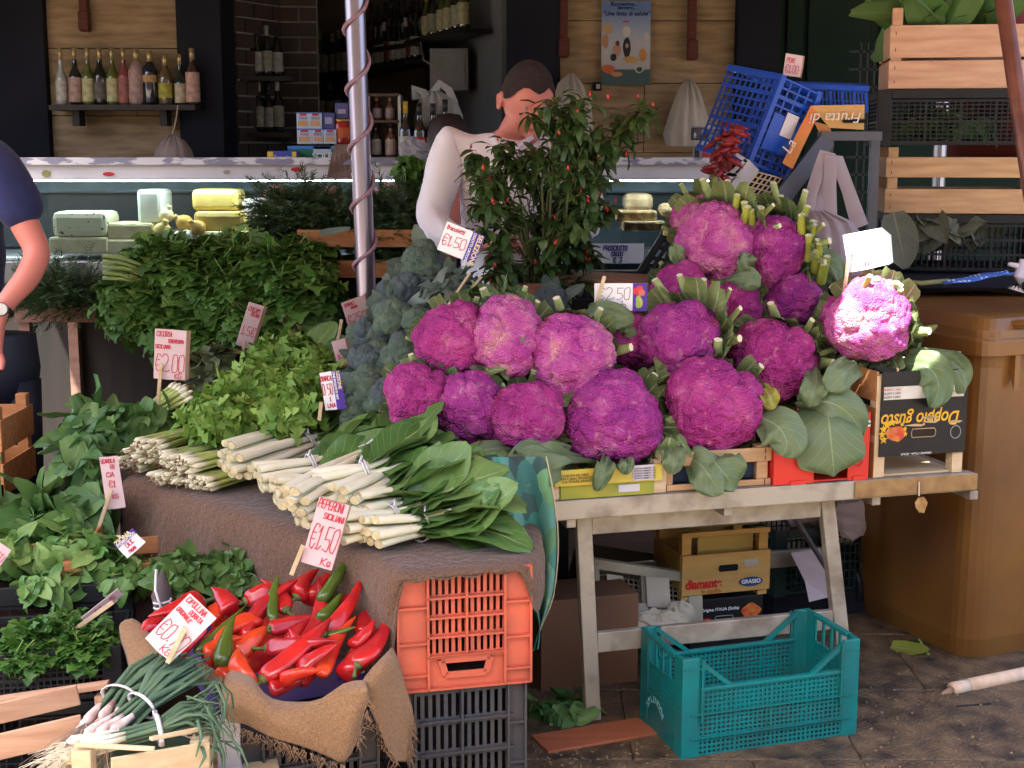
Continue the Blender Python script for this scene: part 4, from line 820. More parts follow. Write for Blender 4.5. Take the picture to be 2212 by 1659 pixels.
k = MB(); k.tube([(math.cos(a) * .017, 0, math.sin(a) * .019) for a in np.linspace(0, 6.28, 20)], .0012, 4); q = k.build('printed_seal', M('ink_grey', (.4, .4, .4), .5), o); q.location = (w * .38, -d / 2 - .0055, h * .40)
for i in range(5): k = MB(); a = rnd(-.02, .02); k.poly([(-.03 + a, 0), (.0, .004), (.03, .001), (.02, -.005), (-.01, -.003)], .0008, 0, Matrix.Translation((w * rnd(-.1, .4), -d / 2 - .0056, h * rnd(.48, .56))) @ fm); k.build('torn_patch', M('torn_card', (.5, .36, .2), .8), o)
# hidden risers under the pile
k = MB(); k.box((0, 0, 0), (1.0, .28, .26)); q = k.build('wooden_crate', m_wood); q.matrix_basis = Matrix.Translation(tw(.52, .55, TZ + .135)) @ Matrix.Rotation(TYAW, 4, 'Z'); tag(q, 'wooden riser hidden under the rear cauliflowers', 'crate')
k = MB(); k.box((0, 0, 0), (.42, .20, .2)); q = k.build('wooden_crate', m_wood); q.matrix_basis = Matrix.Translation(tw(.72, .62, TZ + .37)) @ Matrix.Rotation(TYAW, 4, 'Z'); tag(q, 'upper wooden riser under the topmost cauliflowers', 'crate')

# ------------------------------------------------------------------ curds
def fib(n, zmin):
    i = np.arange(int(n * 2 / (1 - zmin)) ) + .5; N = len(i); z = 1 - 2 * i / N; ph = i * 2.399963; r = np.sqrt(np.maximum(0, 1 - z * z)); p = np.stack([r * np.cos(ph), r * np.sin(ph), z], 1); return p[z > zmin]
def curd(seed, nb, nm, ns, ab, am, as_, nu=128, nv=64, zmin=-.62, flat=.9):
    g = np.random.default_rng(seed); th = np.linspace(.001, math.acos(zmin), nv); ph = np.linspace(0, 2 * math.pi, nu, endpoint=False)
    T, Ph = np.meshgrid(th, ph, indexing='ij'); P_ = np.stack([np.sin(T) * np.cos(Ph), np.sin(T) * np.sin(Ph), np.cos(T)], -1).reshape(-1, 3)
    h = np.zeros(len(P_)); cre = np.zeros(len(P_))
    for n, a, jit in ((nb, ab, .16), (nm, am, .07), (ns, as_, .03)):
        s = fib(n, zmin - .1); s = s + g.normal(0, jit, s.shape); s /= np.linalg.norm(s, axis=1, keepdims=True); amp = g.uniform(.65, 1.2, len(s))
        d = np.sqrt(np.maximum(0, 2 - 2 * P_ @ s.T)); idx = np.argpartition(d, 2, axis=1)[:, :2]; d2 = np.take_along_axis(d, idx, 1); o = np.argsort(d2, 1); d2 = np.take_along_axis(d2, o, 1); i1 = np.take_along_axis(idx, o, 1)[:, 0]
        Rr = math.sqrt(4 / (n * 2 / (1 - zmin))) * 1.15; h += a * amp[i1] * np.sqrt(np.maximum(0, 1 - (d2[:, 0] / Rr) ** 2).clip(0, 1))
        if n == nb or n == nm: cre = np.maximum(cre, (1 if n == nb else .75) * np.exp(-((d2[:, 1] - d2[:, 0]) / (.035 if n == nb else .014)) ** 2))
    lo = 1 + .05 * np.sin(Ph.reshape(-1) * 3 + seed) * np.sin(T.reshape(-1))
    V = P_ * ((.845 + h) * lo)[:, None]; V[:, 2] *= flat
    F_ = [(i * nu + j, (i + 1) * nu + j, (i + 1) * nu + (j + 1) % nu, i * nu + (j + 1) % nu) for i in range(nv - 1) for j in range(nu)] + [tuple((nv - 1) * nu + j for j in range(nu))]
    return V, F_, cre
def curd_mesh(name, args, mat):
    V, F_, cre = curd(*args); me = bpy.data.meshes.new(name); me.from_pydata(V.tolist(), [], F_); me.materials.append(mat); me.polygons.foreach_set('use_smooth', [True] * len(F_))
    a = me.attributes.new('crev', 'FLOAT', 'POINT'); a.data.foreach_set('value', cre.astype(np.float32)); me.update(); return me
def MCurd(name, c1, c2, c3, pale, pk=.55, crev=.6, bs=90, rough=.6):
    m = bpy.data.materials.new(name); m.use_nodes = True; t = m.node_tree; L = t.links.new; b = t.nodes['Principled BSDF']; b.inputs['Roughness'].default_value = rough; b.inputs['Specular IOR Level'].default_value = .3
    tc = nd(t, 'ShaderNodeTexCoord'); n = nd(t, 'ShaderNodeTexNoise'); n.inputs['Scale'].default_value = 1.6; n.inputs['Detail'].default_value = 3; oi = nd(t, 'ShaderNodeObjectInfo')
    ad = nd(t, 'ShaderNodeVectorMath', operation='ADD'); ml = nd(t, 'ShaderNodeVectorMath', operation='SCALE'); ml.inputs[0].default_value = (31, 17, 9); L(oi.outputs['Random'], ml.inputs['Scale']); L(tc.outputs['Object'], ad.inputs[0]); L(ml.outputs[0], ad.inputs[1]); L(ad.outputs[0], n.inputs['Vector'])
    r = nd(t, 'ShaderNodeValToRGB'); e = r.color_ramp.elements; e[0].color = c4(c1); e[0].position = .3; e[1].color = c4(c3); e[1].position = .72; x = e.new(.52); x.color = c4(c2); L(n.outputs[0], r.inputs[0])
    at = nd(t, 'ShaderNodeAttribute'); at.attribute_name = 'crev'; n2 = nd(t, 'ShaderNodeTexNoise'); n2.inputs['Scale'].default_value = 3.2; L(ad.outputs[0], n2.inputs['Vector'])
    r2 = nd(t, 'ShaderNodeValToRGB'); r2.color_ramp.elements[0].position = pk; r2.color_ramp.elements[1].position = pk + .08; L(n2.outputs[0], r2.inputs[0])
    mu = nd(t, 'ShaderNodeMath', operation='MULTIPLY'); L(at.outputs['Fac'], mu.inputs[0]); L(r2.outputs[0], mu.inputs[1]); mu2 = nd(t, 'ShaderNodeMath', operation='MULTIPLY'); L(mu.outputs[0], mu2.inputs[0]); mu2.inputs[1].default_value = crev
    mx = nd(t, 'ShaderNodeMix', data_type='RGBA'); mx.inputs['B'].default_value = c4(pale); L(mu2.outputs[0], mx.inputs['Factor']); L(r.outputs[0], mx.inputs['A']); L(mx.outputs['Result'], b.inputs['Base Color'])
    v = nd(t, 'ShaderNodeTexVoronoi'); v.inputs['Scale'].default_value = bs / 4; L(tc.outputs['Object'], v.inputs['Vector']); bp = nd(t, 'ShaderNodeBump'); bp.invert = True; bp.inputs['Strength'].default_value = .55; bp.inputs['Distance'].default_value = .02; L(v.outputs['Distance'], bp.inputs['Height']); L(bp.outputs[0], b.inputs['Normal'])
    return m
mc_deep = MCurd('curd_magenta', (.26, .016, .145), (.34, .026, .185), (.43, .075, .235), (.58, .30, .33), .57, .5)
mc_vio = MCurd('curd_violet', (.24, .02, .19), (.31, .028, .21), (.42, .08, .26), (.56, .34, .38), .54, .55)
mc_pink = MCurd('curd_pink', (.38, .04, .25), (.45, .09, .29), (.56, .22, .28), (.62, .42, .33), .5, .5)
cm = {}
for k_, (sd, mt_) in enumerate([(1, mc_deep), (2, mc_vio), (3, mc_pink), (4, mc_deep), (5, mc_vio), (6, mc_pink)]): cm[k_] = curd_mesh('curd', (sd, 22 + 4 * (k_ % 3), 150, 800, .13, .075, .04), mt_)
m_cl = ML('cauli_leaf', (.09, .155, .05), (.14, .20, .075), (.22, .27, .10), vein=(.46, .50, .30), rough=.5, scale=5, vk=6, vw=.06)
m_stalk = M('cut_stalk', (.36, .42, .18), .5, (.26, .33, .12), scale=5); m_cut = M('cut_end', (.62, .60, .42), .6, (.5, .5, .33), scale=20)
def wavy(mb, base, dirv, up, ln, wd, rows=6, cols=5, curl=.5, wave=.05, trim=False, fold=.15, prof=None, tw_=0):
    d, s, u = basis(dirv, up); base = Vector(base); R_ = []; sd = rnd(0, 50); mb.rv = random.random() ** 2
    for i in range(rows):
        f = i / (rows - 1); w = (prof(f) if prof else math.sin(math.pi * min(1, .12 + f * .86)) ** .6) * wd / 2
        if trim and i == rows - 1: w *= 1
        ang = curl * f; c = base + d * (ln * (math.sin(ang) / curl if abs(curl) > 1e-3 else f)) - u * (ln * ((1 - math.cos(ang)) / curl if abs(curl) > 1e-3 else 0))
        row = []
        for j in range(cols):
            q = (j / (cols - 1) - .5) * 2; nn = nz((q * 1.3 + sd, f * 2.6 + sd, sd), 1.0) + .6 * nz((q * 3 + sd, f * 6, sd), 1.0)
            row.append(c + s * (q * w) + u * (abs(q) * fold * w + wave * ln * nn * (abs(q) * .9 + .2) + tw_ * q * f * w) + d * (rnd(-.06, .0) * ln if trim and i == rows - 1 else 0))
        R_.append(row)
    mb.grid(R_)
def leafring(seed, n=15, stalkside=None):
    random.seed(seed); lf = MB(); st = MB()
    for i in range(n):
        a = 2 * math.pi * i / n + rnd(-.15, .15); dr = Vector((math.cos(a), math.sin(a), 0)); long_ = 1.0 if stalkside is None else (1 + .7 * max(0, dr.dot(stalkside)))
        b0_ = dr * .72 + Vector((0, 0, -.70)); dv = dr * rnd(.72, 1.05) + Vector((0, 0, rnd(.5, .85)))
        L_ = rnd(.6, .95) * long_; wavy(lf, b0_, dv, -dr + Vector((0, 0, .3)), L_, rnd(.42, .66), 6, 7, rnd(-.9, .1), .16, True, .1, prof=lambda f: .35 + .65 * math.sin(math.pi * (.1 + .7 * f)))
        if i % 2 == 0 or long_ > 1.25:
            L2 = rnd(.6, .85) * long_; p0_ = b0_ + dr * .05; d2 = dv.normalized()
            st.mi = 0; P_ = [p0_, p0_ + d2 * L2 * .5 + dr * .06, p0_ + d2 * L2]; r_ = rnd(.07, .12); st.tube(P_, [r_ * 1.5, r_, r_ * .8], 7, cap=False, flat=.7)
            st.mi = 1; e_ = P_[2]; dd, ss, uu = basis(P_[2] - P_[1]); st.add([e_ + (ss * math.cos(b) + uu * math.sin(b) * .7) * r_ * .82 for b in np.linspace(0, 6.28, 8)[:-1]], [tuple(range(7))])
    st.mi = 1; st.lathe([(.0, -1.05), (.30, -1.05), (.42, -.6), (.5, -.3)], 10)
    return lf.mesh('leaves', m_cl, True), st.mesh('stalks', [m_stalk, m_cut], True)
rings = [leafring(s, 15) for s in (11, 12)] + [leafring(s, 16, Vector((1, .3, 0)).normalized()) for s in (13, 14)]
random.seed(21)
def cauli(u, v, w, h, back, ax, ay, k, ring, label, spin=None):
    c = OP(u, v, back); t = (c - Vector((0, 0, CAM_H))).dot(Vector((0, math.cos(PITCH), -math.sin(PITCH)))); r = (w + h) / 4 * t / F * 1.12
    tocam = (Vector((0, 0, CAM_H)) - c).normalized(); rt = Vector((1, 0, 0)); up = Vector((0, 0, 1)); z = (tocam + rt * ax + up * ay).normalized()
    # local +X ring side (long stalks) points up-right in the picture
    m = frame(c, z, up); x_ = (rt * .8 + up * .6); x_ = (x_ - z * x_.dot(z)).normalized(); y_ = z.cross(x_); m = Matrix((x_, y_, z)).transposed().to_4x4(); m.translation = c
    o = thing('cauliflower', label, 'cauliflower', mat=m @ Matrix.Diagonal((r, r, r, 1)), group='purple cauliflowers piled on the table')
    q = bpy.data.objects.new('curd', cm[k]); COL.objects.link(q); q.parent = o; q.rotation_euler = (0, 0, rnd(0, 6.28)); q.scale = (w / (w + h) * 2 if False else 1, 1, 1)
    lf, st = rings[ring]; sp = 0 if ring > 1 else rnd(0, 6)
    for nm, me in (('leaves', lf), ('stalks', st)): q = bpy.data.objects.new(nm, me); COL.objects.link(q); q.parent = o; q.rotation_euler = (0, 0, sp + rnd(-.2, .2))
    return o
cauli(1325, 905, 200, 172, .13, -.05, .15, 1, 0, 'widest violet cauliflower in the front row above the yellow box'); cauli(1538, 878, 180, 196, .11, -.05, .02, 0, 1, 'big magenta cauliflower ringed by leaves at the right of the front row')
cauli(1138, 905, 152, 152, .14, 0, .3, 3, 0, 'deep magenta cauliflower left of the widest one in the front row'); cauli(1008, 880, 135, 145, .20, 0, .2, 4, 1, 'violet cauliflower with pale cracks, second from the left in the front row')
cauli(902, 858, 108, 158, .26, -.3, .1, 0, 0, 'dark magenta cauliflower at the left end beside the broccoli'); cauli(978, 735, 142, 155, .34, -.35, .35, 3, 0, 'leftmost cauliflower of the second row under the leaf stalks')
cauli(1090, 732, 170, 160, .30, -.1, .3, 2, 1, 'large pink violet cauliflower with cream patch in the second row'); cauli(1230, 770, 168, 172, .24, -.1, .06, 5, 1, 'pale pink cauliflower with a full leaf ring in the middle')
cauli(1362, 738, 100, 118, .36, .1, .2, 0, 0, 'small magenta cauliflower below the 2.50 price card'); cauli(1467, 738, 160, 165, .27, -.45, .15, 4, 2, 'violet cauliflower with thick stalks on its upper right')
cauli(1668, 782, 150, 180, .22, -.35, .0, 0, 1, 'tall magenta cauliflower right of the centre with leaves on its right side'); cauli(1472, 628, 118, 110, .46, -.1, .3, 3, 0, 'shaded cauliflower right of the 2.50 price card')
cauli(1588, 660, 112, 100, .43, 0, .15, 0, 1, 'small magenta cauliflower under the two topmost ones'); cauli(1712, 648, 120, 110, .42, -.05, .15, 1, 0, 'violet cauliflower beside the lit one, below the stalks')
cauli(1545, 525, 145, 160, .50, -.3, .05, 5, 2, 'pale pink cauliflower at the top of the pile'); cauli(1663, 540, 132, 150, .46, -.5, .05, 1, 3, 'violet cauliflower with long yellow green stalks at the top right'); cauli(1508, 480, 110, 100, .62, -.35, .3, 2, 2, 'pink cauliflower peeking out behind the topmost one')
cauli(1878, 692, 158, 168, .12, -.2, .2, 2, 1, 'sunlit cauliflower on top of the black printed box'); cauli(1822, 695, 90, 110, .24, -.3, .1, 0, 0, 'shaded cauliflower just left of the sunlit one')  # sunlit head gets a paler curd so its colour imitates strong sun
# loose trimmed leaves tucked between the heads
m_big = ML('big_leaf', (.09, .15, .06), (.13, .185, .085), (.16, .21, .11), vein=(.27, .33, .17), rough=.42, scale=7, vk=7, vw=.018, trans=.18)
def bigleaf(label, pts, wd, back0=0.0, normal=(0, -1, .25), prof=None, wave=.032, rows=12, cols=11, m=None, name='cauliflower_leaf', fold=.1):
    """pts: picture points with an offset in front of the table plane, base to tip"""
    P_ = [OP(u, v, b) for u, v, b in pts]; n = len(P_); R_ = []; sd = rnd(0, 99); N_ = Vector(normal).normalized()
    def at(f):
        x = f * (n - 1); i = min(int(x), n - 2); g = x - i; p0_ = P_[max(i - 1, 0)]; p3 = P_[min(i + 2, n - 1)]; a, b = P_[i], P_[i + 1]
        return .5 * ((2 * a) + (b - p0_) * g + (2 * p0_ - 5 * a + 4 * b - p3) * g * g + (3 * a - p0_ - 3 * b + p3) * g ** 3)
    for i in range(rows):
        f = i / (rows - 1); c = at(f); d = (at(min(1, f + .03)) - at(max(0, f - .03))).normalized(); s = d.cross(N_).normalized(); u_ = s.cross(d)
        w = (prof(f) if prof else (math.sin(math.pi * min(1, .08 + f * .9)) ** .55)) * wd / 2
        R_.append([c + s * (q * w * (1 + .08 * nz((q + sd, f * 5, sd), 2))) + u_ * (-abs(q) ** 1.5 * fold * wd + wave * (nz((q * 2 + sd, f * 3, 0), 1.2) + .7 * nz((q * 5, f * 8 + sd, 3), 1.0)) * (.3 + abs(q))) for q in np.linspace(-1, 1, cols)])
    k = MB(); k.rv = .15 + .5 * random.random(); k.grid(R_); o = k.build(name, m or m_big, smooth=True, subsurf=1); return tag(o, label, 'leaf', 'cauliflower leaves hanging over the table edge')
bigleaf('big veined leaf hanging over the red box', [(1780, 872, .08), (1790, 905, -.01), (1795, 950, -.04), (1800, 1000, -.05), (1802, 1030, -.045)], .20, prof=lambda f: .5 + .5 * math.sin(math.pi * (.05 + .75 * f)) if f < .85 else .5 * (1.02 - f) / .17 + .08, wave=.012)
bigleaf('crumpled leaf left of the big veined leaf on the red box', [(1640, 900, .04), (1680, 920, -.02), (1700, 955, -.04), (1690, 985, -.045)], .14); bigleaf('dark leaf spread behind the big veined leaf', [(1720, 870, .1), (1790, 868, .02), (1840, 900, .0), (1862, 945, -.005)], .13)
bigleaf('leaf with pale fold hanging over the blue lined crate', [(1530, 975, .05), (1545, 1000, -.03), (1570, 1030, -.05), (1590, 1060, -.05)], .15); bigleaf('second leaf over the blue lined crate', [(1480, 985, .05), (1515, 1005, -.02), (1540, 1040, -.055), (1560, 1068, -.06)], .11)
bigleaf('narrow leaf hanging in front of the yellow box', [(1310, 985, .05), (1310, 1000, -.02), (1300, 1030, -.04), (1287, 1060, -.045)], .055); bigleaf('twisted leaf beside the paper sticker', [(1345, 990, .04), (1352, 1000, -.02), (1345, 1025, -.035)], .05); bigleaf('olive leaf drooping at the crate corner', [(1440, 960, .05), (1455, 985, -.02), (1450, 1025, -.03)], .07)
bigleaf('broad pale leaf at the left table corner', [(1240, 985, .08), (1190, 985, .0), (1140, 1010, -.05), (1120, 1050, -.07)], .15, normal=(-.2, -1, .4)); bigleaf('dark leaf above the green cloth', [(1110, 970, .1), (1060, 968, .02), (1020, 985, -.03), (1000, 1010, -.05)], .10, normal=(0, -.8, .6)); bigleaf('leaf tucked under the front cauliflowers', [(1290, 990, .1), (1220, 985, .0), (1170, 975, -.02), (1110, 975, -.02)], .07, normal=(0, -.6, 1))
bigleaf('leaf folded over the top of the black box', [(1940, 785, .1), (2000, 790, .0), (2030, 830, -.02), (2012, 880, -.03)], .11, wave=.03); bigleaf('leaf spread on the right corner of the black box', [(1960, 770, .12), (2030, 785, .04), (2070, 805, .0), (2078, 850, -.01)], .10); bigleaf('curled dark leaf left of the black box', [(1850, 785, .08), (1830, 800, .02), (1805, 825, .0), (1790, 845, .0)], .09)
bigleaf('drooping dark leaf beside the tall cauliflower', [(1760, 790, .14), (1765, 820, .05), (1755, 850, .02), (1748, 880, .02)], .08); bigleaf('yellow edged leaf right of the ringed cauliflower', [(1640, 830, .1), (1660, 850, .02), (1668, 885, .0)], .06, m=ML('yellow_leaf', (.35, .33, .05), (.2, .24, .06), (.4, .36, .08), vein=(.4, .4, .2)))
bigleaf('leaf between the second row cauliflowers', [(1150, 700, .30), (1130, 715, .22), (1120, 750, .20)], .07); bigleaf('leaf behind the pale pink cauliflower', [(1260, 690, .36), (1310, 680, .30), (1370, 690, .28)], .09); bigleaf('bright leaf below the 2.50 price card', [(1400, 680, .40), (1380, 700, .32), (1350, 720, .28)], .06)
bigleaf('grey green leaf at the left of the pile top', [(1490, 590, .5), (1470, 560, .46), (1455, 530, .45)], .06); bigleaf('leaf on the topmost cauliflower right side', [(1640, 590, .46), (1618, 570, .36), (1605, 545, .36)], .06); bigleaf('leaf above the small upper cauliflower', [(1560, 610, .44), (1610, 600, .36), (1640, 620, .34)], .08); bigleaf('yellow green leaf under the 3.00 price card', [(1740, 560, .5), (1790, 570, .46), (1815, 620, .44)], .10)
# ================================================================== sacking display, crates in front, leafy vegetables
m_burlap = None
def MBurlap(name, c1, c2, sc=420, w2=.35):
    m = bpy.data.materials.new(name); m.use_nodes = True; t = m.node_tree; L = t.links.new; b = t.nodes['Principled BSDF']; b.inputs['Roughness'].default_value = .95; b.inputs['Specular IOR Level'].default_value = .1
    tc = nd(t, 'ShaderNodeTexCoord'); n = nd(t, 'ShaderNodeTexNoise'); n.inputs['Scale'].default_value = 5; n.inputs['Detail'].default_value = 6; L(tc.outputs['Object'], n.inputs['Vector'])
    r = nd(t, 'ShaderNodeValToRGB'); r.color_ramp.elements[0].color = c4(c1); r.color_ramp.elements[1].color = c4(c2); r.color_ramp.elements[0].position = .35; r.color_ramp.elements[1].position = .7; L(n.outputs[0], r.inputs[0])
    hs = []
    for ax in 'XZ':
        w = nd(t, 'ShaderNodeTexWave', wave_type='BANDS', bands_direction='X' if ax == 'X' else 'Y'); w.inputs['Scale'].default_value = sc / 20; w.inputs['Distortion'].default_value = 1.2; w.inputs['Detail'].default_value = 1; L(tc.outputs['UV'], w.inputs['Vector']); hs.append(w.outputs[0])
    mu = nd(t, 'ShaderNodeMath', operation='MULTIPLY'); L(hs[0], mu.inputs[0]); L(hs[1], mu.inputs[1])
    mx = nd(t, 'ShaderNodeMix', data_type='RGBA', blend_type='MULTIPLY'); mx.inputs['Factor'].default_value = w2; L(r.outputs[0], mx.inputs['A']); L(mu.outputs[0], mx.inputs['B']); L(mx.outputs['Result'], b.inputs['Base Color'])
    bp = nd(t, 'ShaderNodeBump'); bp.inputs['Strength'].default_value = .6; bp.inputs['Distance'].default_value = .004; L(mu.outputs[0], bp.inputs['Height']); L(bp.outputs[0], b.inputs['Normal']); return m
m_burlap = M('brown_sacking', (.155, .088, .055), .95, (.07, .04, .027), scale=200, detail=5, bump=.8, bscale=38, spec=.1, sheen=.15); m_burlap2 = M('tan_sacking', (.27, .155, .08), .95, (.16, .09, .045), scale=240, detail=4, bump=.4, bscale=420, spec=.1, sheen=.15)
ZP = .66
A_ = WZ(262, 1030, ZP); B_ = WZ(792, 1198, ZP); C_ = W(862, 1236, 3.205); D_ = W(1150, 1200, 3.29); E_ = Vector((.06, 3.74, ZP + .01)); G_ = Vector((-.25, 4.5, ZP)); H_ = Vector((-.95, 4.75, ZP))
C_.z = D_.z = ZP
edge = []
for P0, P1, n in ((H_, A_, 6), (A_, B_, 26), (B_, C_, 6), (C_, D_, 14), (D_, E_, 8)):
    for i in range(n): edge.append(P0.lerp(P1, i / n))
edge.append(E_); ne = len(edge); cen = Vector((-.42, 4.1, ZP))
def skirt_len(f):   # how far the cloth hangs at each point of the edge
    i = f
    if i < 32: return .46
    if i < 38: return .46 - .02 * (i - 32)
    if i < 52: return .010 + .008 * math.sin(i * 2.1)
    if i < 56: return .13
    return .10
rows = []
for k_ in range(4): rows.append([cen.lerp(e, (.25 * k_ if k_ else .02)) + Vector((0, 0, .004 * nz(e * 3 + Vector((k_, 0, 0))))) for e in edge])
rows.append([cen.lerp(e, .97) + Vector((0, 0, .004)) for e in edge]); 
out = [ (edge[min(i + 1, ne - 1)] - edge[max(i - 1, 0)]).cross(Vector((0, 0, 1))).normalized() for i in range(ne)]
out = [o if o.dot(e - cen) > 0 else -o for o, e in zip(out, edge)]
rows.append([e + o * (.012 if not 37 < i < 53 else .003) - Vector((0, 0, .006)) for i, (e, o) in enumerate(zip(edge, out))])
for k_ in range(1, 9):
    f = k_ / 8; rows.append([e + o * ((.022 if not 37 < i < 53 else .007) + (.026 if i < 36 else .006) * f * (math.sin(i * 1.15) + .6 * math.sin(i * .47 + 1)) + .01 * nz(Vector((i * .3, f * 3, 0)))) - Vector((0, 0, .01 + skirt_len(i) * f)) for i, (e, o) in enumerate(zip(edge, out))])
k = MB(); k.grid(rows); q = k.build('sacking_cloth', m_burlap, smooth=True, subsurf=1, solid=.003); tag(q, 'brown sacking cloth covering the vegetable bench', 'cloth')
# hidden bench below it
k = MB(); 
for (x, y, sx, sy) in ((-.72, 4.25, .55, .55), (-.42, 3.95, .45, .5), (-.2, 4.0, .5, .8)): k.box((x, y, ZP / 2 - .005), (sx, sy, ZP - .02), Matrix.Rotation(rad(-47), 3, 'Z') if x < -.3 else None)
t = thing('crate_bench', 'wooden crates forming the bench under the sacking', 'bench', (-.5, 4.1, 0)); 
kk = MB(); kk.box((-.72, 4.22, ZP / 2 - .01), (.9, .5, ZP - .03), Matrix.Rotation(rad(-47), 3, 'Z')); kk.build('crate_block', m_wood, t, world=True)
# ---- coral crate and the grey crates beneath
def slot_crate(label, fl, fr, z0, z1, m, dep, rows_z, handle, cx=(.225, .80), nslot=6, name='plastic_crate', frac=.55):
    fl, fr = Vector((fl.x, fl.y, z0)), Vector((fr.x, fr.y, z0)); ex = (fr - fl); w = ex.length; ex.normalize(); h = z1 - z0; rz = math.atan2(ex.y, ex.x)
    t = thing(name, label, 'crate', fl + ex * w / 2, rz); X = lambda f: (f - .5) * w
    def pn(nm, x0, x1, y, th, a, b): kk = MB(); kk.box((X((x0 + x1) / 2), y, (a + b) / 2 * h), ((x1 - x0) * w, th, (b - a) * h)); return kk.build(nm, m, t)
    pn('side_panel', 0, cx[0], .006, .004, 0, 1); pn('side_panel', cx[1], 1, .006, .004, 0, 1)
    for kz in ([0] + [r for r in rows_z]): pass
    zs = [0.0] + ([handle[0]] if handle else []) 
    wall = MB()
    # solid strips between slot rows
    prev = handle[1] if handle else 0
    for a, b in rows_z: 
        wall.box((X((cx[0] + cx[1]) / 2), .006, (prev + a) / 2 * h), ((cx[1] - cx[0]) * w, .004, (a - prev) * h)); prev = b
    wall.box((X((cx[0] + cx[1]) / 2), .006, (prev + 1) / 2 * h), ((cx[1] - cx[0]) * w, .004, (1 - prev) * h))
    if handle:
        a, b, hx0, hx1 = handle
        wall.box((X((cx[0] + cx[1]) / 2), .006, a / 2 * h), ((cx[1] - cx[0]) * w, .004, a * h)); wall.box((X((cx[0] + hx0) / 2), .006, (a + b) / 2 * h), ((hx0 - cx[0]) * w, .004, (b - a) * h)); wall.box((X((cx[1] + hx1) / 2), .006, (a + b) / 2 * h), ((cx[1] - hx1) * w, .004, (b - a) * h))
    wall.build('slotted_wall', m, t, kind='stuff')
    mid = (cx[0] + cx[1]) / 2; bars = MB()
    for blk in ((cx[0], mid), (mid, cx[1])):
        bw = (blk[1] - blk[0]) / nslot
        for a, b in rows_z:
            for i in range(nslot + 1):
                x = blk[0] + bw * i; ww = bw * frac * (1 if 0 < i < nslot else .9); bars.box((X(x), .006, (a + b) / 2 * h), (ww * w, .004, (b - a) * h))
    bars.build('slot_bars', m, t, kind='stuff')
    ribs = MB()
    for x in (.004, cx[0], mid, cx[1], .996): ribs.box((X(x), -.002, .5 * h if x != mid else (rows_z[0][0] + 1) / 2 * h), (.006, .014, h if x != mid else (1 - rows_z[0][0]) * h))
    ribs.build('upright_rib', m, t, kind='stuff'); ribs = MB()
    for z in [.006, .994] + [r[0] - .02 for r in rows_z] + ([handle[1] + .04] if handle else []): ribs.box((0, -.002, z * h), (w * (cx[1] - cx[0]) if 0.01 < z < .99 else w, .014, .005))
    for z in (.13, .40, .70): ribs.box((X(cx[0] / 2), -.002, z * h), (cx[0] * w, .013, .005)); ribs.box((X((cx[1] + 1) / 2), -.002, z * h), ((1 - cx[1]) * w, .013, .005))
    ribs.build('level_rib', m, t, kind='stuff')
    if handle:
        a, b, hx0, hx1 = handle; kk = MB(); P_ = [(X(hx0) - .006, -.004, b * h + .004), (X(hx0) + .004, -.004, a * h), (X(hx1) - .004, -.004, a * h), (X(hx1) + .006, -.004, b * h + .004)]
        for i in range(4): kk.bar(P_[i], P_[(i + 1) % 4], .016, .005, (0, 1, 0))
        kk.build('handle_rim', m, t, kind='stuff')
    for sx in (-1, 1): kk = MB(); kk.box((sx * (w / 2 - .002), dep / 2 + .008, h / 2), (.004, dep, h)); kk.build('end_wall', m, t)
    kk = MB(); kk.box((0, dep + .008, h / 2), (w, .004, h)); kk.build('rear_wall', m, t); kk = MB(); kk.box((0, dep / 2, h - .004), (w - .01, dep, .004)); kk.build('base', m, t)
    return t
cl, cr = W(856, 1240, 3.222), W(1147, 1207, 3.30); RZ = [(.30, .44), (.465, .60), (.625, .76), (.79, .94)]
slot_crate('coral plastic crate standing upside down under the sacking', cl, cr, .356, .655, m_coral, .36, RZ, (.12, .235, .34, .67))
cl2, cr2 = W(880, 1490, 3.235), W(1135, 1470, 3.31)
slot_crate('dark grey slotted crate directly under the coral crate', cl2, cr2, .006, .354, m_greyp, .36, [(.08, .24), (.30, .48), (.54, .72), (.78, .95)], None, cx=(.06, .85), nslot=6, frac=.5)
# ---- green leaf printed cloth hanging from the table corner
m_print = bpy.data.materials.new('leaf_print_cloth'); m_print.use_nodes = True; q = m_print.node_tree; bs = q.nodes['Principled BSDF']; bs.inputs['Roughness'].default_value = .8; tcc = nd(q, 'ShaderNodeTexCoord')
vo = nd(q, 'ShaderNodeTexVoronoi'); vo.inputs['Scale'].default_value = 26; mpp = nd(q, 'ShaderNodeMapping'); mpp.inputs['Scale'].default_value = (1, 1, .6); q.links.new(tcc.outputs['Object'], mpp.inputs[0]); q.links.new(mpp.outputs[0], vo.inputs['Vector'])
rp = nd(q, 'ShaderNodeValToRGB'); e = rp.color_ramp.elements; e[0].color = (.03, .05, .045, 1); e[1].color = (.16, .36, .16, 1)
for p_, c_ in ((.2, (.05, .13, .13)), (.4, (.03, .20, .16)), (.6, (.10, .26, .22)), (.8, (.06, .16, .08))): x = e.new(p_); x.color = c4(c_)
sp = nd(q, 'ShaderNodeSeparateXYZ'); q.links.new(vo.outputs['Color'], sp.inputs[0]); q.links.new(sp.outputs[0], rp.inputs[0]); q.links.new(rp.outputs[0], bs.inputs['Base Color'])
rows = []
